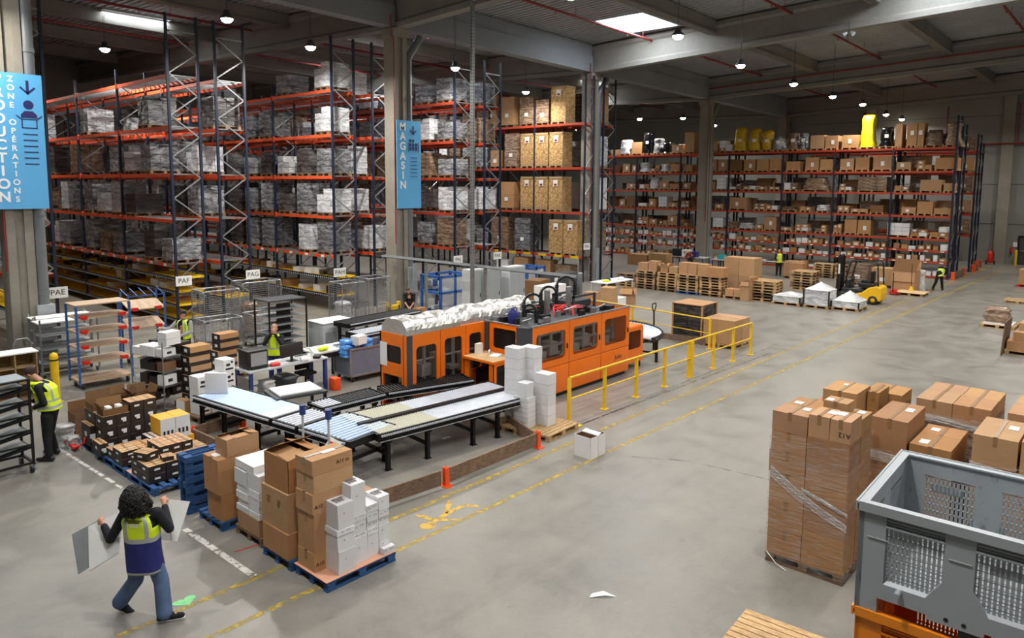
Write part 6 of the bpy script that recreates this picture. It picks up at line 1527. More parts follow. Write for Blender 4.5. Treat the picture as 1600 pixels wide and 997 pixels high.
# vest back print (illegible small lines)
m = MB()
for k, (w, z) in enumerate(((.2, 1.3), (.14, 1.275), (.16, 1.25), (.1, 1.225))):
    q = -w / 2
    while q < w / 2: m.box(q, q + .014, -.165, -.158, z, z + .014, 0 if k < 2 else 1); q += .02
m.build('vest_print', [M['ink'], M['paper']], wm)
def board(name, label, cat, pts, th, mat, base=(3.5, 9.45, 0), rz=-math.radians(48.2)):
    m = MB(); p = [V3(q) for q in pts]; nrm = (p[1] - p[0]).cross(p[2] - p[0]).normalized(); m.prism(p, nrm * th); o = m.build(name, M[mat], None, base, rz); return tag(o, label, cat)
board('white_board', 'white board in the left hand of the walking woman', 'board', [(-.82, .26, 1.1), (-.65, -.06, .66), (-.27, -.06, .9), (-.36, .26, 1.32)], .02, 'paper')
board('grey_board', 'grey board held behind the white one by the walking woman', 'board', [(-1.06, .28, .98), (-.86, .04, .56), (-.5, .04, .8), (-.66, .28, 1.2)], .015, 'grey_steel')
board('white_board', 'white board in the right hand of the walking woman', 'board', [(.13, .38, 1.43), (.45, .4, 1.39), (.37, .16, .95), (.12, .16, .98)], .02, 'paper')
# man at the left reading a hand-held screen
ml = person('man in black with a yellow vest looking down beside the black cart', (4.46, 16.57, 0),
    dict(head=(-.26, 0, 1.56), neck=(-.13, 0, 1.46), chest=(-.02, 0, 1.24), pelvis=(.05, 0, .86), shL=(-.02, -.18, 1.36), elL=(.08, -.2, 1.08), haL=(-.14, -.14, .99), shR=(-.06, .18, 1.36), elR=(-.1, .22, 1.08), haR=(-.33, .1, 1.03),
         curlL=(-.5, .5, -.3), curlR=(0, -.4, -.6), hipL=(.05, -.1, .82), knL=(.03, -.1, .46), anL=(.07, -.14, .1), toeL=(-1, -.1, 0), hipR=(.02, .1, .82), knR=(-.06, .12, .46), anR=(-.05, .22, .1), toeR=(-1, .05, 0), look=(-1, 0, -.75)), (-1, 0), hair='brownhair',
    vest=dict(hem=.93, band=.3, band2=.08), hairstyle='bun', vox=.014, torso=(.175, .14), detail=True); ml.scale = (1.13,) * 3
t = thing('handheld_scanner', 'small hand-held scanner with a white screen in the hand of the man at the left', 'scanner', (4.26, 16.77, 1.1), -math.radians(48.2))
MB().cbox((0, 0, 0), (.2, .09, .03), M=Matrix.Rotation(.7, 3, 'Y')).build('scanner_body', M['blackplastic'], t); MB().cbox((.012, 0, .018), (.12, .07, .006), M=Matrix.Rotation(.7, 3, 'Y')).build('screen', M['paper'], t)
# worker behind the wire trolley
STD = dict(head=(0, 0, 1.6), neck=(0, 0, 1.46), chest=(0, 0, 1.24), pelvis=(0, 0, .9), shL=(-.2, 0, 1.36), shR=(.2, 0, 1.36), elL=(-.26, -.05, 1.08), elR=(.26, -.05, 1.08), haL=(-.15, -.28, 1.02), haR=(.12, -.28, 1.0), hipL=(-.1, 0, .86), hipR=(.1, 0, .86), knL=(-.11, -.02, .48), knR=(.11, -.02, .48), anL=(-.12, 0, .1), anR=(.12, 0, .1))
def pose(**k): d = dict(STD); d.update(k); return d
person('man with dark cap and open yellow vest standing behind the wire trolley', (9.75, 22.2, 0), pose(haL=(-.55, -.2, 1.2), elL=(-.4, -.1, 1.15), haR=(-.02, -.3, .98), look=(-.5, -1, -.4)), (-.2, -1), top='dark_cloth', sleeve_mat='grey_cloth', cap='dark_cloth', vest=dict(hem=.86, band=.3, open=True))
person('bald man in a yellow vest with his hands at his face behind the packing desk', (10.5, 18.2, 0), pose(head=(0, 0, 1.6), haL=(-.03, -.16, 1.5), elL=(-.24, -.16, 1.2), haR=(.06, -.16, 1.48), elR=(.25, -.18, 1.2), curlL=(0, .5, .5), curlR=(0, .5, .5), look=(.2, -1, -.35)), (.15, -1), top='black_cloth', legs='navy_cloth', vest=dict(hem=.86, band=.3), hair='skin')
person('man in a black sleeveless top bending over a box beside the column', (19.0, 22.5, 0), pose(head=(-.02, -.2, 1.38), neck=(0, -.12, 1.3), chest=(.02, 0, 1.1), pelvis=(0, .1, .85), shL=(-.2, -.02, 1.2), shR=(.2, -.02, 1.2), elL=(-.16, -.15, .92), elR=(.22, -.15, .92), haL=(-.02, -.3, .75), haR=(.12, -.3, .75), look=(.1, -1, -.7)), (0, -1), top='black_cloth', sleeves=False)
person('man in a yellow vest and black trousers bending over the film-wrapped load at far right', (45.4, 8.95, 0), pose(head=(.42, .3, 1.28), neck=(.34, .22, 1.26), chest=(.2, .12, 1.14), pelvis=(-.02, 0, .9), shL=(.1, .2, 1.26), shR=(.28, -.08, 1.22), elL=(.3, .4, 1.0), elR=(.42, .1, .95), haL=(.3, .6, .85), haR=(.42, .4, .8), anL=(-.26, .1, .1), knL=(-.14, .05, .48), anR=(.2, 0, .1), knR=(.14, -.02, .48), look=(.6, .6, -.5)), (.6, .6), vest=dict(hem=.8, band=.35, band2=.1), vox=.02)
person('man in a yellow vest standing among the pallets far back', (45.4, 17.9, 0), pose(haL=(-.2, -.3, 1.05), look=(-.4, -.8, -.3)), (-.3, -1), vest=dict(hem=.86, band=.3), vox=.02)
person('person in a dark red top bending over the far packing table beside the column', (43.4, 23.0, 0), pose(head=(-.3, .05, 1.3), neck=(-.2, 0, 1.32), chest=(-.02, 0, 1.2), pelvis=(.12, 0, .95), shL=(-.1, -.18, 1.3), shR=(-.08, .18, 1.3), elL=(-.2, -.2, 1.1), elR=(-.2, .2, 1.1), haL=(-.35, -.1, 1.0), haR=(-.35, .1, 1.0), look=(-1, 0, -.6)), (-1, 0), top='darkred', vox=.02)
# ------------------------------------------------------------------ left and middle work area
def post(m, x, y, z0, z1, w=.02, mi=0): m.box(x - w, x + w, y - w, y + w, z0, z1, mi)
def caster(parent, x, y, r=.08):
    m = MB(); m.cyl((x - .022, y, r), (x + .022, y, r), r, n=14); w = m.build('caster_wheel', M['blackplastic'], parent)
    MB().box(x - .035, x + .035, y - .04, y + .04, r * 1.6, r * 2.2).box(x - .035, x - .028, y - .03, y + .03, r * .8, r * 1.8).box(x + .028, x + .035, y - .03, y + .03, r * .8, r * 1.8).build('fork', M['galv'], w)
# pigeon-hole unit
t = thing('pigeonhole_shelf', 'wooden pigeonhole unit with a white top beside the left column', 'shelf', (3.2, 21.35, 0))
m = MB()
for z in (0, .42, .84): m.box(0, 2.4, 0, .55, z + .06, z + .085)
for k in range(6): m.box(k * .475, k * .475 + .025, 0, .55, .06, 1.27)
m.box(0, 2.4, .53, .55, .06, 1.27); m.build('compartments', M['osb_frame'], t)
MB().box(-.03, 2.43, -.03, .58, 1.27, 1.3).build('white_top', M['white'], t); MB().box(0, 2.4, .02, .53, 0, .06).build('plinth', M['card_in'], t)
t = thing('platform_trolley', 'chrome handle of a trolley behind the pigeonhole unit', 'trolley', (5.5, 22.1, 0))
MB().tube([(-.2, .1, .2), (-.2, .1, 1.38), (-.12, .1, 1.5), (.12, .1, 1.5), (.2, .1, 1.38), (.2, .1, .2)], .018, 8).build('handle', M['galv'], t); MB().box(-.3, .3, -.1, .9, .16, .2).build('platform', M['shelf_board'], t)
for q in ((-.24, 0), (.24, 0), (-.24, .8), (.24, .8)): caster(t, *q, .07)
t = extinguisher('fire_extinguisher', 'red fire extinguisher standing left of the yellow bollard by the left column', (5.72, 22.4, 0), 0, False); t.scale = (1.4, 1.4, 1.7)
t = thing('yellow_bollard', 'yellow bollard with a black ring right of the left column', 'bollard', (5.83, 20.85, 0)); MB().lathe(((.1, 0), (.1, 1.16), (.1, 1.18), (.08, 1.26), (.001, 1.3)), n=16).build('bollard_post', M['yellow'], t); MB().lathe(((.102, 1.08), (.102, 1.12)), n=16).build('ring', M['ink'], t); MB().box(-.13, .13, -.13, .13, 0, .015).build('base_plate', M['yellow'], t)
# black picking cart
t = thing('picking_cart', 'tall black cart with slanted shelves and a grey top at the left edge', 'cart', (3.45, 16.25, 0), .06)
m = MB()
for x, y in ((-.55, -.3), (.55, -.3), (-.55, .3), (.55, .3)): post(m, x, y, .16, 1.86, .022)
for y in (-.3, .3): m.bar((-.55, y, .2), (.55, y, .2), .04); m.bar((-.55, y, 1.84), (.55, y, 1.84), .03)
for x in (-.55, .55): m.bar((x, -.3, .2), (x, .3, .2), .04); m.bar((x, -.3, 1.84), (x, .3, 1.84), .03)
m.build('frame', M['black'], t)
MB().box(-.53, .53, -.28, .28, 1.85, 1.87).build('top_panel', M['grey_steel'], t)
for k in range(5):
    z = .32 + k * .29
    MB().prism([(-.54, -.28, z), (.54, -.28, z + .16), (.54, -.28, z + .2), (-.54, -.28, z + .04)], (0, .56, 0)).build('slanted_shelf', M['black'], t)
    MB().bar((-.55, -.3, z + .24), (.55, -.3, z + .24), .03).build('shelf_bar', M['black'], t)
    MB().prism([(-.5, -.2, z + .06), (.5, -.2, z + .21), (.5, -.2, z + .22), (-.5, -.2, z + .07)], (0, .45, 0)).build('shelf_sheet', M['lightgrey'], t)
for q in ((-.52, -.28), (.52, -.28), (-.52, .28), (.52, .28)): caster(t, *q)
# blue shelf trolleys
def blue_trolley(label, loc, rz, W, D, H, shelves, top, slope):
    t = thing('shelf_trolley', label, 'trolley', loc, rz)
    for x in (0, W):
        for y in (0, D):
            m = MB(); m.box(x - .025, x + .025, y - .03, y + .03, .14, H); z = .3
            e = M['ink']
            while z < H - .1: m.box(x - .026, x + .026, y - .012, y + .012, z, z + .03, 1); z += .1
            m.build('upright', [M['blue_rack'], M['paper']], t)
    for z in shelves:
        MB().prism([(0, -.02, z), (W, -.02, z), (W, D + .02, z + slope), (0, D + .02, z + slope)], (0, 0, .03)).build('shelf', M['shelf_board'], t)
        for x in (.17, W - .2):
            m = MB(); m.rbox((x, .0, z + .05), (.2, .1, .05), .015); m.box(x - .07, x + .07, -.07, -.045, z - .02, z + .03); m.build('red_clip', M['red'], t)
    if top: MB().box(-.02, W + .02, 0, D, H, H + .03).build('top_shelf', M['shelf_board'], t)
    else:
        m = MB()
        for k in range(5): m.bar((W * k / 4, 0, H - .05), (W * k / 4, D, H + .12), .02)
        m.bar((0, 0, H - .05), (W, 0, H - .05), .025); m.build('top_bars', M['blue_rack'], t)
    MB().box(0, W, 0, D, .18, .24).build('base_shelf', M['shelf_board'], t)
    for q in ((.1, .1), (W - .1, .1), (.1, D - .1), (W - .1, D - .1)): caster(t, *q, .09)
    return t
blue_trolley('large blue trolley with empty chipboard shelves and red clips left of the wire trolley', (6.6, 21.5, 0), .0, 1.35, .8, 2.3, (.72, 1.14, 1.56, 1.95), True, 0)
blue_trolley('narrower blue trolley with two sloping shelves and red clips beside the man', (8.6, 23.3, 0), -.05, 1.05, .7, 2.2, (1.15, 1.72), False, .2)
# grey flat trolleys behind the blue one
for k, (x, y) in enumerate(((6.3, 23.6), (6.4, 24.4))):
    t = thing('tiered_trolley', ['nearer', 'farther'][k] + ' grey tiered trolley with a white top behind the large blue trolley', 'trolley', (x, y, 0)); m = MB()
    for q in ((0, 0), (1.5, 0), (0, .6), (1.5, .6)): post(m, *q, .1, 1.7)
    m.build('frame', M['galv'], t)
    for z in (.4, .8, 1.2): MB().box(0, 1.5, 0, .6, z, z + .03).build('tray', M['grey_steel'], t)
    MB().box(-.05, 1.55, -.02, .62, 1.58, 1.61).build('top_board', M['white'], t)
    for q in ((.05, .05), (1.45, .05), (.05, .55), (1.45, .55)): caster(t, *q, .06)
# chrome wire trolley with cartons
t = thing('wire_trolley', 'chrome wire trolley loaded with cartons in the middle of the left work area', 'trolley', (7.3, 17.85, 0), .3)
W, D = 1.0, 1.1; ME = MB()
for q in ((0, 0), (W, 0), (0, D), (W, D)): ME.cyl((*q, .14), (*q, 1.75), .015, n=8)
ME.build('posts', M['galv'], t)
WS = (.28, .66, 1.02, 1.38)
for z in WS:
    m = MB()
    for k in range(15): m.cyl((W * k / 14, 0, z), (W * k / 14, D, z), .005, n=5)
    for y in (0, D): m.cyl((0, y, z), (W, y, z), .009, n=6); m.cyl((0, y, z - .03), (W, y, z - .03), .006, n=5)
    for x in (0, W): m.cyl((x, 0, z), (x, D, z), .009, n=6)
    m.build('wire_shelf', M['galv'], t)
for q in ((0, 0), (W, 0), (0, D), (W, D)): caster(t, *q, .065)
R3 = Matrix.Rotation(.3, 3, 'Z')
def on_trolley(x, y, z): v = R3 @ Vector((x, y, 0)); return (7.3 + v.x, 17.85 + v.y, z)
r = random.Random(31)
for zi, z in enumerate(WS):
    k = 0; ln = ['lowest', 'second', 'third', 'top'][zi]
    for y in (.14, .42, .7, .96):
        for x in (.22, .68):
            if r.random() < .12: continue
            w, d, h = r.uniform(.34, .44), .24, r.uniform(.17, .27)
            mt = r.choice(('darkbox', 'darkbox', 'card_in', 'white', 'wrap_white')) if zi < 3 else r.choice(('white', 'darkbox', 'card', 'white'))
            o = MB().box(-w / 2, w / 2, -d / 2, d / 2, 0, h, 0, .005).build('carton', M[mt], None, on_trolley(x, y, z + .008), .3 + r.uniform(-.06, .06)); k += 1
            tag(o, '%s carton, %s from the near end on the %s shelf of the wire trolley' % ({'darkbox': 'dark', 'card_in': 'deep brown', 'white': 'white', 'wrap_white': 'clear-wrapped', 'card': 'brown'}[mt], ORD[k - 1], ln), 'box', 'cartons on the wire trolley')
            if mt in ('darkbox', 'white'): MB().box(-.06, .06, -d / 2 - .006, -d / 2 - .002, h * .3, h * .6).build('print', M['paper' if mt == 'darkbox' else 'ink'], o)
for k in range(2): carton('%s long white carton lying on the top load of the wire trolley' % ('lower', 'upper')[k], (.42, .3, .16), on_trolley(.3, .1, 1.66 + .165 * k), .3, 'white', None, [], None, 'white_box')
# towers of dark-and-brown cartons
pallet('wooden pallet under the tower of dark-banded cartons beside the wire trolley', (8.35, 17.95, 0), .1, mat='oldwood')
def banded(label, loc, sz, rz, group):
    w, d, h = sz; o = MB().box(-w / 2, w / 2, -d / 2, d / 2, 0, h, 0, .004).build('banded_carton', M['card'], None, loc, rz, fix=False); tag(o, label, 'box', group)
    MB().box(-w / 2 - .004, w / 2 + .004, -d / 2 - .004, d / 2 + .004, 0, h * .38).box(-w / 2 - .005, -w / 2, -d / 2, d / 2, 0, h).build('dark_band', M['darkbox'], o); MB().box(-w / 2 - .009, -w / 2 - .004, -.06, .06, h * .4, h * .75).build('print', M['paper'], o)
for k in range(6): banded('dark-banded brown carton, %s from the bottom of the tower beside the wire trolley' % ORD[k], (8.1 + .03 * (k % 2), 17.85, .146 + k * .24), (.55, .4, .236), .1, 'dark-banded cartons in two towers')
pallet('wooden pallet under the second tower of dark-banded cartons', (9.95, 20.0, 0), .1, mat='oldwood')
for k in range(5): banded('dark-banded brown carton, %s from the bottom of the tower beside the desk' % ORD[k], (9.85 + .08 * (k > 2), 19.9, .146 + k * .24), (.6, .4, .236), .1, 'dark-banded cartons in two towers')
# white printed cartons and a small one on the floor
pallet('wooden pallet under white printed cartons behind the left conveyor', (8.05, 16.9, 0), .1, mat='oldwood')
for i in range(3):
    for k in range(3 + (i == 2)):
        o = carton('white printed carton, %s column, %s from the bottom behind the left conveyor' % (ORD[i], ORD[k]), (.3, .38, .3), (7.72 + i * .32, 16.85, .146 + k * .304), .1, 'white', None, (), 'white printed cartons behind the left conveyor', 'white_box')
        MB().box(-.1, .1, -.197, -.192, .05, .09).box(-.08, .02, -.197, -.192, .14, .2).box(.05, .1, -.197, -.192, .2, .25).build('print', M['ink'], o)
carton('small upright kraft carton with a white side on the floor beside the wire trolley', (.2, .3, .4), (7.55, 17.35, 0), .3, 'card', None, [('-x', 0, .2, .28, .38)])
# packing desk
t = thing('packing_desk', 'grey packing desk with navy legs where the bald man works', 'desk', (8.95, 16.75, 0), 0)
MB().box(0, 2.3, 0, .8, .86, .9).build('desk_top', M['lightgrey'], t)
for x, y in ((.06, .06), (2.24, .06), (.06, .74), (2.24, .74)): MB().box(x - .04, x + .04, y - .04, y + .04, 0, .86).build('leg', M['blue_steel'], t)
MB().box(0, 2.3, .74, .78, .3, .34).box(.02, .05, .06, .74, .3, .7).build('rail', M['galv'], t)
t = thing('label_printer', 'large black and grey printer standing on the left end of the packing desk', 'printer', (9.3, 17.2, .901)); MB().rbox((0, 0, .24), (.55, .5, .48), .02).build('printer_body', M['blackplastic'], t); MB().box(-.2, .24, -.256, -.25, .08, .42).build('front_panel', M['grey_steel'], t); MB().box(-.2, .24, -.3, -.25, .02, .07).build('tray', M['blackplastic'], t)
t = thing('monitor', 'wide black monitor on the packing desk seen from behind, in front of the bald man', 'monitor', (10.35, 17.1, .901), .15); MB().rbox((0, 0, .3), (.75, .04, .34), .01, M=Matrix.Rotation(-.12, 3, 'X')).build('screen_back', M['blackplastic'], t); MB().box(-.03, .03, -.02, .03, .01, .2).box(-.13, .13, -.1, .1, 0, .012).build('stand', M['blackplastic'], t)
t = thing('desk_lamp', 'white gooseneck scanner stand on the packing desk right of the monitor', 'scanner', (10.85, 16.95, .901)); MB().cyl((0, 0, 0), (0, 0, .02), .08, n=12).build('base', M['paper'], t); MB().tube([(0, 0, .02), (.02, 0, .18), (-.06, 0, .3), (-.16, 0, .32)], .025, 8).build('neck', M['paper'], t)
for k, (x, y, c, lab) in enumerate(((9.75, 16.95, 'red', 'red cloth heap on the packing desk'), (9.72, 17.05, 'paper', 'white and blue packet on the packing desk'), (11.0, 16.9, 'blackplastic', 'black hand scanner on the packing desk'), (10.6, 16.9, 'paper', 'white sheets on the packing desk'))):
    tag(MB().rbox((0, 0, .04), (.26, .2, .08), .03).build('packet', M[c], None, (x, y, .901), .4 * k), lab, 'packet')
tag(sack('x', .5, .4, .55, random.Random(4)).build('waste_sack', M['film_white'], None, (9.55, 16.95, 0)), 'white sack under the left half of the packing desk', 'sack')
tag(sack('x', .8, .5, .55, random.Random(6)).build('waste_sack', M['darkgrey'], None, (10.15, 17.05, 0)), 'grey sack under the right half of the packing desk', 'sack')
t = thing('office_chair', 'dark office chair under the packing desk', 'chair', (10.85, 17.25, 0)); MB().rbox((0, 0, .46), (.45, .45, .08), .03).build('seat', M['black_cloth'], t); MB().rbox((0, .2, .72), (.4, .07, .4), .03).build('backrest', M['black_cloth'], t); MB().cyl((0, 0, .1), (0, 0, .44), .03, n=8).build('column', M['black'], t)
m = MB()
for k in range(5): m.bar((0, 0, .1), (.28 * math.cos(k * 1.257), .28 * math.sin(k * 1.257), .06), .04)
m.build('star_base', M['black'], t)
# roller table with white trays to the right of the desk
t = thing('roller_table', 'black roller table holding long white trays right of the bald man', 'conveyor', (11.3, 17.2, 0)); m = MB(); m.box(0, 2.0, 0, .05, .75, .88); m.box(0, 2.0, .85, .9, .75, .88); m.build('side_frame', M['black'], t)
m = MB()
for k in range(22): m.cyl((.08 + k * .085, .05, .85), (.08 + k * .085, .85, .85), .026, n=8)
o = m.build('rollers', M['galv'], t); o['kind'] = 'stuff'
for x in (.15, 1.0, 1.85):
    for y in (.03, .87): MB().box(x - .04, x + .04, y - .03, y + .03, 0, .76).build('leg', M['black'], t)
for k in range(3): tag(MB().rbox((0, 0, .03), (1.5, .24, .06), .01).build('white_tray', M['white'], None, (11.95, 17.36 + k * .28, .88)), ['near', 'middle', 'far'][k] + ' of three long white trays on the roller table', 'tray')
tag(MB().sphere((0, 0, .06), .12, 12, 8, 0, (1.5, 1, .5)).build('yellow_cloth', M['hivis'], None, (11.5, 17.36, .944)), 'folded yellow hi-vis garment lying on the nearest white tray', 'garment')
tag(MB().rbox((0, 0, .03), (1.0, .75, .05), .01).build('white_sheet_stack', M['white'], None, (9.0, 14.75, .83), -.2), 'stack of white sheets lying on a low table behind the joint', 'sheets')
t = thing('low_table', 'low grey table carrying the stack of white sheets', 'table', (9.0, 14.75, 0), -.2); MB().box(-.6, .6, -.45, .45, .78, .83).build('table_top', M['darkgrey'], t)
for x in (-.55, .55):
    for y in (-.4, .4): MB().box(x - .03, x + .03, y - .03, y + .03, 0, .78).build('leg', M['black'], t)
# grey waste container
t = thing('wheeled_container', 'grey wheeled container heaped with blue bags left of the orange machine', 'container', (12.35, 17.25, 0), -.05)
m = MB(); x0, x1, y0, y1 = -.3, 1.25, -.45, .4
for q in ((x0, x1, y0, y0 + .03), (x0, x1, y1 - .03, y1), (x0, x0 + .03, y0, y1), (x1 - .03, x1, y0, y1)): m.box(*q, .2, .96)
m.box(x0, x1, y0, y1, .18, .22); m.build('container_wall', M['greycloth'], t)
m = MB()
for q in ((x0 - .02, x1 + .02, y0 - .02, y0), (x0 - .02, x1 + .02, y1, y1 + .02), (x0 - .02, x0, y0, y1), (x1, x1 + .02, y0, y1)): m.box(*q, .93, .98); m.box(*q, .16, .22)
for q in ((x0, y0), (x1, y0), (x0, y1), (x1, y1)): m.box(q[0] - .02, q[0] + .02, q[1] - .02, q[1] + .02, .16, .98)
m.build('frame', M['galv'], t)
for q in ((-.2, -.38), (1.15, -.38), (-.2, .33), (1.15, .33)): caster(t, *q, .075)
for k, (x, y, z, s) in enumerate(((12.3, 17.25, .72, .42), (12.85, 17.15, .72, .4), (12.05, 17.0, .74, .3))): tag(sack('x', s * 1.2, s, s, random.Random(k)).build('blue_bag', M['blue_poly'], None, (x, y, z)), '%s blue plastic bag heaped in the wheeled container' % ORD[k], 'bag')
o = carton('white box on top of the blue bags in the wheeled container', (.36, .3, .25), (12.5, 17.05, 1.03), .2, 'white', None, (), None, 'white_box')
# black rack behind the bald man
t = thing('bakery_rack', 'black wheeled rack with thin shelves behind the bald man', 'rack', (11.95, 21.0, 0)); m = MB()
for q in ((0, 0), (1.35, 0), (0, .9), (1.35, .9)): post(m, *q, .1, 1.86, .022)
m.build('frame', M['black'], t); MB().box(0, 1.35, 0, .9, 1.84, 1.88).build('top_panel', M['darkgrey'], t); MB().box(.5, 1.0, .4, .44, .4, 1.7).build('divider', M['blackplastic'], t)
for k in range(6): MB().box(.02, 1.33, .02, .88, .3 + k * .25, .315 + k * .25).build('shelf', M['grey_steel'], t)
for q in ((.05, .05), (1.3, .05), (.05, .85), (1.3, .85)): caster(t, *q, .05)
# mesh roll cages
def cage(label, x, y, W, D, H, rz=0.0, base=True):
    t = thing('roll_cage', label, 'roll cage', (x, y, 0), rz)
    def panel(o, ux, w):
        m = MB(); o = Vector(o); ux = Vector(ux); P = lambda a, z: o + ux * a + Vector((0, 0, z))
        m.tube([P(0, .15), P(0, H - .06), P(.06, H), P(w - .06, H), P(w, H - .06), P(w, .15)], .02, 6)
        z = .22
        while z < H - .03: m.cyl(P(0, z), P(w, z), .006, n=4); z += .075
        for k in range(1, 5): m.cyl(P(w * k / 5, .2), P(w * k / 5, H), .005, n=4)
        m.build('mesh_panel', M['galv'], t)
    panel((0, 0, 0), (1, 0, 0), W); panel((0, 0, 0), (0, 1, 0), D); panel((W, 0, 0), (0, 1, 0), D); panel((0, D, 0), (1, 0, 0), W)
    MB().box(0, W, 0, D, .14, .18).build('base', M['galv'], t)
    for q in ((.06, .06), (W - .06, .06), (.06, D - .06), (W - .06, D - .06)): caster(t, *q, .06)
    return t
cage('tall wire mesh cage left, at the foot of the PAF rack end', 11.4, 24.3, 1.3, .9, 1.9); cage('tall wire mesh cage right, at the foot of the PAG rack end', 12.9, 24.4, 1.5, .9, 2.05)
cage('low wire mesh cage in front of the tall left one', 10.75, 22.9, 1.3, .8, 1.15); cage('low wire mesh cage behind the black rack', 12.4, 22.8, 1.3, .8, 1.15)
cage('tall wire mesh cage at the foot of the PAH rack end', 16.55, 23.6, 1.1, .9, 1.75); cage('second tall wire mesh cage beside the PAH rack end', 17.75, 23.5, 1.1, .9, 1.85)
for k, (x, y) in enumerate(((13.3, 24.7), (16.9, 24.0))): tag(sack('x', .8, .6, .8 + .3 * (k == 0), random.Random(k + 9)).build('loose_goods', M['wrap_white' if k else 'wrap_brown'], None, (x, y, .18)), ['brown wrapped goods heaped in the tall cage by the PAG end', 'white wrapped goods in the cage by the PAH end'][k], 'goods')
# white cabinet and infeed conveyors behind the container
t = thing('machine_cabinet', 'low white cabinet in front of the black infeed conveyors', 'cabinet', (13.6, 20.4, 0)); MB().rbox((.6, .5, .5), (1.25, .9, .96), .02).build('cabinet_body', M['lightgrey'], t); MB().box(.05, .5, .044, .05, .2, .7).build('cabinet_door', M['grey_steel'], t); MB().rbox((.6, .5, 1.0), (1.3, .95, .04), .01).build('cabinet_top', M['white'], t)
conveyor('roller_conveyor', 'black infeed conveyor beyond the white cabinet, upper one', (13.9, 19.5), (1, .1), 3.4, .7, 1.1, ((0, 1, 'blackplastic'),), .1, [.2, 1.4, 3.0]); conveyor('roller_conveyor', 'black infeed conveyor beyond the grey container, lower one', (13.6, 18.4), (1, .06), 3.2, .75, .95, ((0, 1, 'white_roller'),), .1, [.3, 1.5, 2.8])
tag(MB().rbox((0, 0, .17), (.22, .26, .34), .02).build('orange_bin', M['orange_bracket'], None, (11.35, 16.6, 0)), 'orange-red bin on the floor right of the packing desk', 'bin')
# yellow barrier and clutter at the column
t = thing('yellow_barrier', 'yellow steel barrier beside the column with the storeroom sign', 'barrier', (18.95, 23.9, 0)); MB().rbox((.35, 0, .42), (.7, .12, .3), .03).build('barrier_rail', M['yellow'], t); [MB().box(q, q + .12, -.06, .06, 0, .7).build('barrier_post', M['yellow'], t) for q in (0, .6)]
tag(MB().box(-.07, .07, -.02, .02, 0, 1.0).build('junction_box', M['grey_steel'], None, (21.35, 24.9, 1.1)), 'tall grey box on the column above the bending man', 'box')
carton('small brown carton on the table in front of the bending man', (.4, .4, .7), (19.15, 22.05, 0), 0, 'card')
# blue guarded machine, grey cabinets
def blue_cage(label, x, y, W, D, H):
    t = thing('guarded_machine', label, 'machine', (x, y, 0)); m = MB()
    for a in (0, W / 2, W):
        for b in (0, D): m.box(a - .05, a + .05, b - .05, b + .05, 0, H)
    for z in (H - .1, H * .55, .1):
        for b in (0, D): m.box(0, W, b - .05, b + .05, z, z + .1)
        for a in (0, W): m.box(a - .05, a + .05, 0, D, z, z + .1)
    m.build('blue_frame', M['blue_rack'], t)
    rr_ = random.Random(3)
    for k in range(16): q = (rr_.uniform(.1, W - .4), rr_.uniform(.1, D - .3), rr_.uniform(.2, H - .5)); MB().box(q[0], q[0] + rr_.uniform(.1, .4), q[1], q[1] + .2, q[2], q[2] + rr_.uniform(.08, .3)).build('inner_unit', M['lightgrey' if k % 2 else 'darkgrey'], t)
    g = MB().box(.05, W - .05, -.01, 0, .2, H - .1).build('guard_pane', M['acrylic'], t)
    return t
blue_cage('blue-framed guarded machine beside the silver pole', 20.9, 22.7, 1.7, 1.2, 1.75); blue_cage('second blue-framed guarded machine farther right', 26.2, 22.4, 1.3, 1.1, 1.7)
tag(MB().rbox((0, 0, .16), (.2, .1, .32), .02).build('control_box', M['blue_steel'], None, (20.62, 22.72, 1.35)), 'dark blue control box on the corner of the blue-framed machine', 'box')
for k, (x, y, w) in enumerate(((20.9, 20.9, .65), (21.6, 20.75, .95), (22.85, 20.5, 1.0))):
    t = thing('control_cabinet', ['narrow', 'wide middle', 'wide right, open at its side,'][k] + ' tall light grey control cabinet behind the foil tunnel', 'cabinet', (x, y, 0)); MB().rbox((w / 2, .25, 1.08), (w, .5, 2.16), .015).build('cabinet_body', M['lightgrey'], t); MB().box(.03, w - .03, -.012, -.002, .12, 2.1).build('cabinet_door', M['grey_steel'], t); MB().box(w - .1, w - .07, -.03, -.012, 1.0, 1.15).build('handle', M['blackplastic'], t)
t = thing('white_unit', 'white box-shaped unit behind the right end of the foil tunnel', 'unit', (22.9, 18.6, 0)); MB().rbox((.7, .3, .75), (1.4, .6, 1.5), .02).build('unit_body', M['white'], t); MB().box(.9, 1.1, -.006, 0, 1.0, 1.12).build('vent', M['darkgrey'], t)
t = thing('dark_cabinet', 'long dark grey cabinet behind the cable tray', 'cabinet', (27.0, 21.6, 0)); MB().rbox((1.1, .4, .68), (2.2, .8, 1.3), .015).build('cabinet_body', M['darkgrey'], t); MB().box(.3, .55, -.006, 0, 1.0, 1.2).build('label', M['paper'], t); MB().box(1.09, 1.11, -.006, 0, .1, 1.3).build('door_gap', M['black'], t)
carton('brown crumpled carton left of the dark cabinet', (1.1, .8, 1.25), (26.0, 21.6, 0), .2, 'card_in'); carton('brown carton standing behind the machine towers, left', (.7, .6, 1.2), (23.3, 17.5, 0), .2, 'card'); carton('brown carton standing behind the machine towers, right', (.5, .5, 1.3), (24.2, 17.2, 0), .2, 'card'); carton('brown carton behind the tallest machine tower', (.6, .6, 1.35), (25.6, 17.3, 0), .3, 'card')
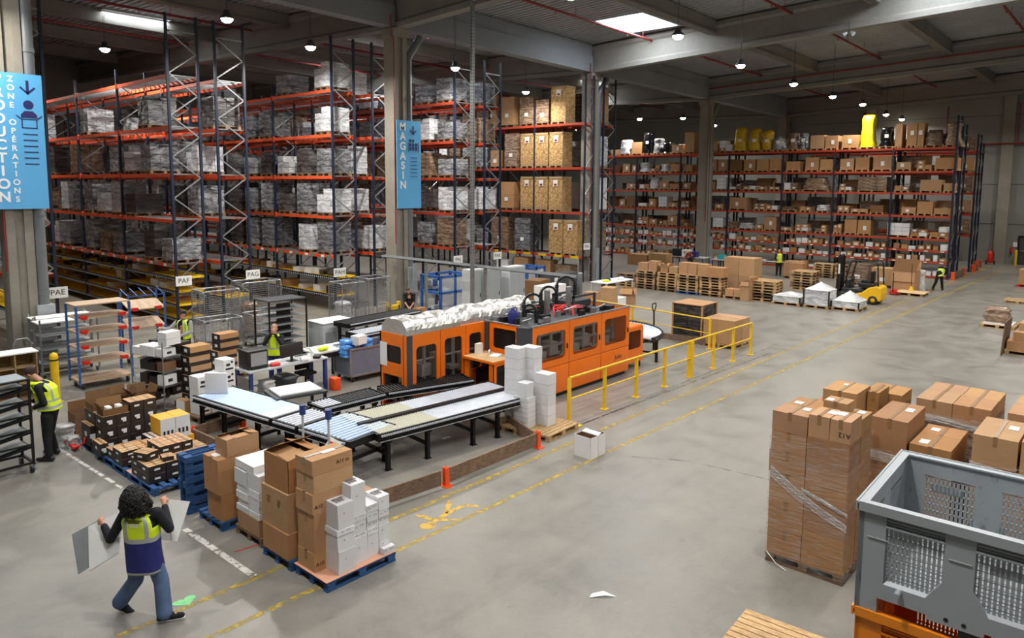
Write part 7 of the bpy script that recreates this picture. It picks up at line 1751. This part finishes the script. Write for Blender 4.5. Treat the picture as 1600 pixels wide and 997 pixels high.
# white table behind the machine
t = thing('white_table', 'white table with yellow cloths and blue gloves behind the orange machine', 'table', (29.4, 20.0, 0)); MB().box(0, 2.4, 0, 1.0, .84, .88).build('table_top', M['white'], t)
for x in (.06, 2.34):
    for y in (.06, .94): MB().box(x - .035, x + .035, y - .035, y + .035, 0, .84).build('leg', M['lightgrey'], t)
for k, (x, y, c, lab) in enumerate(((29.9, 20.4, 'hivis', 'yellow cloth heap on the white table'), (30.3, 20.6, 'navy_cloth', 'small blue bundle on the white table'), (31.2, 20.4, 'paper', 'white papers on the white table'), (31.4, 20.5, 'blue_poly', 'light blue gloves on the white table'))): tag(MB().sphere((0, 0, .05), .16, 12, 8, 0, (1.4, 1, .5)).build('cloth', M[c], None, (x, y, .88)), lab, 'cloth')
tag(sack('x', .8, .7, .75, random.Random(2)).build('dark_heap', M['card_in'], None, (30.4, 20.5, 0)), 'dark brown heap under the white table', 'sack')
open_box('open brown carton on the floor right of the white table', 29.3, 29.9, 18.6, 19.2, 0, .75, 'card', ((0, 2.6), (2, 2.8)), None, .3); carton('white board box on the floor in front of the white table', (1.1, .6, .5), (28.0, 18.6, 0), .1, 'white', None, (), None, 'white_box')
# pallet truck, wrapped stack and kraft cartons behind the railing
t = thing('hand_pallet_truck', 'black hand pallet truck with an upright handle beyond the curved conveyor', 'pallet truck', (22.75, 13.4, 0), 0.1)
MB().tube([(0, 0, .2), (0, .02, 1.15)], .03, 8).build('handle_bar', M['black'], t); MB().tube([(0, .02, 1.12), (-.1, .02, 1.2), (-.16, .02, 1.32), (-.12, .02, 1.42), (.12, .02, 1.42), (.16, .02, 1.32), (.1, .02, 1.2), (0, .02, 1.12)], .022, 8).build('grip', M['black'], t)
MB().rbox((0, .15, .18), (.3, .3, .3), .04).build('pump', M['black'], t)
for x in (-.2, .2): MB().box(x - .08, x + .08, .2, 1.35, .06, .1).build('fork', M['black'], t)
for x in (-.1, .1): MB().cyl((x - .03, .05, .09), (x + .03, .05, .09), .09, n=12).build('wheel', M['blackplastic'], t)
t = thing('wrapped_pallet_load', 'dark film-wrapped stack with a pale board on top behind the yellow railing', 'pallet load', (24.35, 12.65, 0)); link('wrapped_goods', stack_mesh('wrapped_goods', 'wrap_dark', 3, 2, 8, 1.1, 1.15, 1.2), t); link('pallet', PAL_ONE, t); MB().box(-.62, .62, -.6, .6, 1.345, 1.37).build('top_board', M['card'], t)
for q in ((-.56, -.58), (.56, -.58), (-.56, .58)): MB().box(q[0] - .03, q[0] + .03, q[1] - .03, q[1] + .03, .14, 1.34).build('edge_protector', M['card'], t)
pallet('wooden pallet under the two big kraft cartons behind the railing', (24.2, 11.3, 0), 0, 1.3, 1.2, 'wood')
for k in range(2): carton('%s big plain kraft carton on a pallet behind the yellow railing' % ('left', 'right')[k], (.62, 1.15, .85), (23.86 + k * .64, 11.3, .146), 0, 'card')
bumper('guard_board', 'wooden guard board at the foot of the dark wrapped stack', (23.2, 13.9), (23.6, 11.6), .22, (1,))
# ------------------------------------------------------------------ far floor: pallet stacks, wrapped loads, forklift
def pallet_stack(word, x, y, n, rz=PI / 2, mats=None, L=1.2, W=.8):
    for k in range(n):
        pallet('wooden pallet, %s from the floor in the %s' % (ORD[k], word), (x + rnd.uniform(-.02, .02), y + rnd.uniform(-.02, .02), k * .145), rz + rnd.uniform(-.015, .015), L, W, (mats or {}).get(k, 'wood' if rnd.random() < .6 else 'oldwood'), 'stacked wooden pallets', parts=False)
pallet_stack('first far pallet stack from the left', 34.8, 20.9, 7); pallet_stack('second far pallet stack from the left', 34.75, 19.55, 7); pallet_stack('third far pallet stack from the left', 34.7, 18.3, 7, mats={0: 'bluewood'}); pallet_stack('fourth far pallet stack from the left', 34.75, 17.05, 7)
pallet_stack('uneven stack behind the wrapped loads', 35.2, 14.45, 7, PI / 2 + .05, None, 1.3, 1.1); pallet_stack('second uneven pallet stack farther back', 40.7, 14.55, 7, PI / 2, None, 1.2, 1.1); pallet_stack('farthest pallet stack by the racking', 47.0, 15.6, 6); pallet_stack('farthest pallet stack by the racking, second', 47.0, 14.3, 6)
pallet_stack('lower pallet stack, leftmost of the far ones', 34.9, 22.2, 5)
Z7 = 7 * .145
FC = 'cartons lying on the far pallet stacks'
for k, (x, y, w, d, h, o) in enumerate(((34.7, 21.1, .5, .6, .42, 0), (34.7, 20.5, .5, .5, .55, 0), (34.7, 19.75, .6, .45, .3, 1), (34.65, 19.2, .5, .5, .35, 0), (34.7, 18.62, .6, .5, .62, 0), (34.7, 18.1, .6, .5, .62, 0), (34.7, 17.55, .6, .5, .6, 0), (34.7, 16.85, .6, 1.0, .5, 0))):
    if o: open_box('open carton on the second far pallet stack', x - w / 2, x + w / 2, y - d / 2, y + d / 2, Z7, Z7 + h, 'card', group=FC)
    else: carton('brown carton on the far pallet stacks, %s from the left' % ORD[k], (w, d, h), (x, y, Z7), 0, 'card', None, (), FC)
pallet('low wooden pallet with two cartons right of the far stacks', (34.8, 15.75, 0), PI / 2)
for k in range(2): carton('%s carton on the low pallet right of the far stacks' % ('left', 'right')[k], (.6, .42, .36), (34.6, 15.98 - k * .46, .146), 0, 'card')
open_box('big open brown carton with a folded-out front flap on the far floor', 34.2, 35.2, 14.9, 15.35 + .0, .0, .95, 'card', ((0, 2.7), (1, .3), (2, .2), (3, 2.4)))
for k in range(2):
    for j in range(2): carton('very large kraft carton, %s layer, %s, behind the open carton' % (('lower', 'upper')[k], ('left', 'right')[j]), (1.0, .82, .96), (36.6, 16.75 - j * .84, k * .965), 0, 'card')
def peaked(label, x, y, L, W, h, peak):
    t = thing('film_wrapped_load', label, 'pallet load', (x, y, 0)); pallet('', (0, 0, 0), PI / 2, W, L, 'wood', parent=t)
    MB().box(-L / 2 + .04, L / 2 - .04, -W / 2 + .04, W / 2 - .04, .146, h).build('load', M['wrap_white'], t)
    m = MB(); n = 10; N = 10; vs = []; r_ = random.Random(int(x * 7 + y))
    for i in range(n + 1):
        for j in range(N + 1):
            a, b = -L / 2 + L * i / n, -W / 2 + W * j / N; q = max(abs(a) / (L / 2), abs(b) / (W / 2)); vs.append((a, b, h + .01 + (peak - h) * max(0, 1 - q) ** 1.1 + (r_.uniform(-.012, .012) if q < .95 else 0)))
    m.add(vs, [(i * (N + 1) + j, (i + 1) * (N + 1) + j, (i + 1) * (N + 1) + j + 1, i * (N + 1) + j + 1) for i in range(n) for j in range(N)], 0, True); m.build('film_hood', M['film_white'], t)
    m = MB()
    for s in (-1, 1): m.box(-L / 2 - .005, -L / 2 + .05, s * W / 2 - .03, s * W / 2 + .03, .14, h)
    m.build('edge_protector', M['blackplastic'], t)
peaked('low white film-wrapped load, left of three before the forklift', 34.95, 13.15, 1.2, 1.35, .42, .62); peaked('tall white film-wrapped load, middle of three before the forklift', 35.0, 11.75, 1.2, 1.15, .85, 1.2); peaked('peaked white film-wrapped load, right of three before the forklift', 35.35, 10.55, 1.4, 1.2, .42, .88)
# forklift, mast towards +Y
fk = thing('forklift', 'yellow and black forklift truck parked beyond the film-wrapped loads', 'forklift', (37.95, 10.75, 0))
m = MB(); prof = [(-.95, .18), (-1.0, .55), (-.97, .82), (-.8, .92), (-.4, .8), (-.1, .55), (.25, .45), (.25, .18)]
m.prism([(-.52, y, z) for y, z in prof], (1.04, 0, 0)); o = m.build('counterweight', M['forklift_yellow'], fk); b = o.modifiers.new('b', 'BEVEL'); b.width = .05; b.segments = 3
m = MB(); m.rbox((0, .35, .5), (.96, 1.0, .42), .05); m.rbox((0, -.25, .9), (.8, .7, .22), .05); m.rbox((0, .62, .85), (.8, .22, .5), .04); m.build('chassis', M['blackplastic'], fk)
MB().rbox((0, -.2, 1.05), (.5, .5, .12), .04).rbox((0, -.45, 1.32), (.48, .12, .5), .04).build('seat', M['black_cloth'], fk)
m = MB(); m.lathe(((.16, -.012), (.19, 0), (.16, .012), (.15, 0), (.16, -.012)), (0, .4, 1.22), 16); m.cyl((0, .5, 1.0), (0, .4, 1.22), .025); m.build('steering_wheel', M['blackplastic'], fk)
m = MB()
for s in (-.46, .46): m.tube([(s, .72, .9), (s, .5, 1.9), (s, .4, 2.06), (s * .95, -.65, 2.08), (s, -.75, 1.95), (s, -.82, .85)], .035, 8)
for y in (-.6, -.4, -.2, 0, .2, .38): m.box(-.44, .44, y - .02, y + .02, 2.06, 2.09)
m.build('overhead_guard', M['black'], fk)
m = MB()
for s in (-.3, .3): m.box(s - .06, s + .06, .98, 1.12, .08, 2.22); m.box(s * .72 - .04, s * .72 + .04, 1.0, 1.1, .1, 2.3)
for z in (.5, 1.3, 2.15): m.box(-.3, .3, 1.0, 1.06, z, z + .08)
m.cyl((-.1, 1.03, .1), (-.1, 1.03, 1.9), .03); m.cyl((.1, 1.03, .1), (.1, 1.03, 1.9), .03); m.build('mast', M['black'], fk)
MB().box(-.45, .45, 1.12, 1.17, .2, .3).box(-.45, .45, 1.12, 1.17, .55, .65).box(-.38, .38, 1.12, 1.15, .65, 1.1).build('carriage', M['black'], fk)
for s in (-.28, .28): MB().box(s - .05, s + .05, 1.17, 1.21, .06, .6).box(s - .05, s + .05, 1.17, 2.1, .04, .08).build('fork', M['darkgrey'], fk)
for s in (-1, 1):
    for y, r_, w in ((.75, .27, .1), (-.62, .22, .09)):
        wl = MB().lathe(((.12, -w), (r_ - .03, -w), (r_, -w * .6), (r_, w * .6), (r_ - .03, w), (.12, w)), (s * .46, y, r_), 20, 0, 'X').build('wheel', M['blackplastic'], fk); MB().lathe(((.001, -w * .7), (.12, -w * .8), (.12, w * .8), (.001, w * .7)), (s * .46, y, r_), 14, 0, 'X').build('hub', M['forklift_yellow'], wl)
MB().box(-.363, -.36, 1.0, 1.08, 1.35, 1.85).build('white_marking', M['paper'], fk)
MB().sphere((0, -.3, 2.14), .05).build('beacon', M['orange'], fk)
# open packing station right of the forklift
pallet('low pallet with a pale board top right of the forklift', (42.5, 9.6, 0), PI / 2, 1.3, 1.2, 'wood'); tag(MB().box(-.65, .65, -.7, .7, 0, .02).build('board', M['tablewood'], None, (42.5, 9.6, .145)), 'pale board lying on the low pallet right of the forklift', 'board')
open_box('large brown carton with a high lid standing open right of the forklift', 43.2, 44.3, 9.65, 10.8, 0, 1.1, 'card', ((1, .35), (0, 3.0)), None)
tag(MB().prism([(43.2, 9.65, 1.12), (43.2, 10.8, 1.12), (43.6, 10.7, 1.75), (43.6, 9.55, 1.75)], (.02, 0, .02)).build('cardboard_sheet', M['card_in']), 'dark cardboard sheet leaning up from the large open carton', 'sheet')
t = thing('broom', 'yellow broom leaning at the large open carton', 'broom', (42.95, 9.75, .166)); MB().cyl((0, 0, .2), (.1, .05, 1.4), .015, n=8).build('broomstick', M['black'], t); MB().cyl((0, 0, .0), (0, 0, .22), .14, .05, n=10).build('bristles', M['yellow'], t)
for k, (x, y, w, h) in enumerate(((45.0, 11.6, 1.2, .95), (45.2, 13.0, 1.1, 1.05), (45.4, 16.9, 1.0, .9))): lload('wrapped_pallet_load', '%s brown film-wrapped load from the right behind the forklift' % ORD[k], 'wrap_brown' if k % 2 else 'card', y, 0, w, h, 1.0, x)
t = thing('hand_pallet_truck', 'red hand pallet truck beside the forklift', 'pallet truck', (41.6, 10.3, 0), -PI / 2); MB().tube([(0, 0, .2), (0, -.1, 1.2)], .025, 8).build('handle_bar', M['black'], t); MB().rbox((0, .15, .18), (.3, .3, .25), .04).build('pump', M['red'], t)
for x in (-.2, .2): MB().box(x - .08, x + .08, .2, 1.3, .06, .1).build('fork', M['red'], t)
tag(sack('x', .6, .5, 1.1, random.Random(8)).build('film_heap', M['film_white'], None, (45.0, 9.75, 0)), 'heap of white stretch film in front of the bending man', 'film')
# packing tables along the far rack
for k, (x, y) in enumerate(((44.6, 23.6), (44.4, 20.6))):
    t = thing('packing_table', ['long packing table beside the column at the far rack', 'grey packing table right of the far column'][k], 'table', (x, y, 0)); MB().box(-.5, .5, -1.2, 1.2, .88, .92).build('table_top', M['lightgrey'], t)
    for a in (-.45, .45):
        for b in (-1.1, 1.1): MB().box(a - .03, a + .03, b - .03, b + .03, 0, .88).build('leg', M['blue_steel'], t)
for k, (x, y, w, d, h, mt, lab) in enumerate(((44.4, 24.5, .5, .5, .5, 'dark_cloth', 'black crate on the far packing table'), (44.4, 23.8, .5, .5, .45, 'white', 'white box on the far packing table'), (44.4, 23.2, .4, .4, .35, 'navy_cloth', 'blue box on the far packing table'), (44.3, 21.2, .4, .4, .3, 'teal', 'teal tub on the table right of the far column'), (44.3, 20.4, .6, .7, .06, 'paper', 'white papers on the table right of the far column'), (45.3, 26.3, 1.0, 1.4, .9, 'card', 'big brown carton far left before the far rack'), (45.4, 28.0, 1.0, 1.6, .75, 'card', 'long brown carton far left before the far rack'), (42.8, 25.4, .6, .9, .55, 'card', 'open-looking brown carton left of the far packing table'), (44.9, 16.5, .7, .8, 1.0, 'card', 'tall brown carton behind the standing man far back'))):
    carton(lab, (w, d, h), (x, y, .921 if k < 5 else 0), 0, mt)
t = thing('gravity_roller', 'roller track standing along the far rack', 'conveyor', (46.4, 19.8, 0)); m = MB(); m.box(-.25, -.2, -3, 2.6, .72, .8); m.box(.2, .25, -3, 2.6, .72, .8)
m.build('side_frame', M['darkgrey'], t); m = MB()
for q in range(46): m.cyl((-.2, -2.95 + q * .12, .77), (.2, -2.95 + q * .12, .77), .03, n=6)
o = m.build('rollers', M['paper'], t); o['kind'] = 'stuff'
for b in (-2.8, -.2, 2.4):
    for a in (-.22, .22): MB().box(a - .03, a + .03, b - .03, b + .03, 0, .72).build('leg', M['black'], t)
# loads at the right edge
pallet('wooden pallet with a pinkish wrapped load near the right edge', (35.1, 4.65, 0), PI / 2, 1.2, 1.1, 'wood')
o = sack('x', .95, .8, .62, random.Random(14)).build('wrapped_load', M['wrap_brown'], None, (35.1, 4.65, .2)); tag(o, 'pinkish film-wrapped goods on the pallet near the right edge', 'pallet load')
tag(MB().box(-.5, .5, -.5, .5, 0, .05).build('board', M['white'], None, (35.1, 4.65, .146)), 'pale board under the pinkish wrapped goods', 'board')
pallet('wooden pallet with a low brown carton at the right edge', (33.9, 3.3, 0), PI / 2, 1.2, 1.0, 'wood'); carton('low brown carton at the right edge beyond the leaning board', (.9, 1.0, .35), (33.9, 3.3, .146), 0, 'card'); carton('pinkish brown carton with a white rim behind it at the right edge', (.8, 1.0, .75), (35.6, 3.2, 0), 0, 'card')
pallet('wooden pallet with brown cartons at the right edge, a board leaning on it', (29.95, 3.05, 0), PI / 2, 1.3, 1.1, 'wood'); carton('wide brown carton at the bottom of the right edge pallet', (1.0, 1.2, .32), (29.95, 3.05, .146), 0, 'card'); carton('small brown carton on the wide one at the right edge', (.4, .4, .3), (29.75, 3.3, .467), 0, 'card'); carton('second small brown carton on the wide one, cut by the edge', (.5, .4, .34), (29.9, 2.8, .467), 0, 'card')
tag(MB().prism([(28.95, 3.72, .0), (30.4, 3.72, 0), (30.4, 3.66, 1.15), (28.95, 3.66, 1.15)], (0, .03, 0)).build('leaning_board', M['plank']), 'brown board leaning on the pallet at the right edge', 'board')
pallet('single flat wooden pallet on the floor before the end wall', (43.3, 5.0, 0), PI / 2, 1.2, 1.2, 'wood'); pallet('red pallet under the brown box before the end wall', (50.9, 5.4, 0), PI / 2, 1.2, 1.0, 'red'); carton('big brown box on the red pallet before the end wall', (1.0, 1.1, .85), (50.9, 5.4, .146), 0, 'card')
t = thing('electric_cabinet', 'small dark cabinet left of the wall notice', 'cabinet', (65.0, 12.2, 0)); MB().rbox((0, 0, .6), (.3, .8, 1.2), .02).build('cabinet_body', M['darkgrey'], t); MB().box(-.16, -.15, -.3, .3, .2, 1.1).build('cabinet_door', M['grey_steel'], t)

# ------------------------------------------------------------------ hanging signs
def sign(name, label, x0, x1, z0, z1, y):
    t = thing(name, label, 'sign', (x0, y, z0)); MB().box(0, x1 - x0, 0, .04, 0, z1 - z0).build('board', M['sign_blue'], t); return t
Y_ = 25.12
def FM(x, z, y=-.003): return frame_mat((x, y, z), (1, 0, 0), (0, 0, 1))
s1 = sign('production_sign', 'big sky blue board reading PRODUCTION ZONE OPERATIONS on the left column', 5.0, 7.17, 4.82, 8.74, Y_)
text_obj('title_lettering', '\n'.join('PRODUCTION'), .40, FM(1.05, 2.03), M['sign_white'], s1, .002, line=.375 / .40, bold=.012)
text_obj('small_lettering', '\n'.join('ZONE'), .225, FM(1.37, 2.01 + 5.5 * .247 - .0), M['sign_white'], s1, .002, line=.247 / .225, bold=.006)
text_obj('small_lettering', '\n'.join('OPÉRATIONS'), .225, FM(1.37, 2.01 - 2.5 * .247), M['sign_white'], s1, .002, line=.247 / .225, bold=.006)
def arrow(m, x, z0, z1):
    h = z1 - z0; m.box(x - .035, x + .035, -.006, -.002, z0 + .06, z1)
    for q in (-1, 1): m.prism([(x + q * .5 * h, -.006, z0 + .48 * h), (x + q * .42 * h, -.006, z0 + .56 * h), (x - q * .03, -.006, z0 + .1 * h), (x, -.006, z0)], (0, .004, 0))
m = MB(); ax = 1.79; arrow(m, ax, 3.33, 3.74)
m.cyl((ax, -.006, 3.04), (ax, -.002, 3.04), .13, n=20)
m.prism([(ax - .21, -.006, 2.66), (ax - .2, -.006, 2.76), (ax - .1, -.006, 2.86), (ax + .1, -.006, 2.86), (ax + .2, -.006, 2.76), (ax + .21, -.006, 2.66)], (0, .004, 0))
for a, b, c, d in ((-.2, .2, 2.61, 2.635), (-.2, .2, 2.36, 2.385), (-.2, -.175, 2.36, 2.63), (.175, .2, 2.36, 2.63)): m.box(ax + a, ax + b, -.0075, -.002, c, d)
for q in (-1, 1): m.prism([(ax + q * .19, -.0075, 2.635), (ax + q * .19, -.0075, 2.6), (ax + q * .32, -.0075, 2.7), (ax + q * .33, -.0075, 2.75)], (0, .005, 0))
for k in range(6): m.box(ax - .18, ax + .19, -.006, -.002, 2.17 - k * .173, 2.2 - k * .173)
m.build('pictogram', M['sign_navy'], s1)
s2 = sign('storeroom_sign', 'narrow sky blue board reading MAGASIN on the middle column', 20.6, 21.97, 4.56, 8.4, Y_)
text_obj('title_lettering', '\n'.join('MAGASIN'), .46, FM(.33, 2.29), M['sign_white'], s2, .002, line=.422 / .46, bold=.013)
m = MB(); ax = .93; arrow(m, ax, 3.24, 3.63)
for q in range(3):
    for k in range(3):
        if q == 2 and k == 2: continue
        m.box(ax - .24 + k * .17, ax - .12 + k * .17, -.006, -.002, 2.58 + q * .17, 2.7 + q * .17)
for z in (2.55, 2.72): m.box(ax - .3, ax + .3, -.006, -.002, z, z + .02)
for q in (-.3, .27): m.box(ax + q, ax + q + .03, -.006, -.002, 2.5, 2.9)
for k in range(6): m.box(ax - .18, ax + .22, -.006, -.002, 2.22 - k * .165, 2.245 - k * .165)
m.build('pictogram', M['sign_navy'], s2)
# spotlights under the girder at the upper right
t = thing('twin_spotlight', 'small twin spotlight hanging under the roof girder at the upper right', 'spotlight', (35.2, 11.2, 12.55))
MB().cyl((0, 0, 0), (0, 0, .5), .012, n=6).build('bracket', M['black'], t)
for s in (-1, 1): MB().cyl((0, s * .08, -.02), (-.06, s * .22, -.12), .05, .1, n=12).build('spot_head', M['lightgrey'], t)
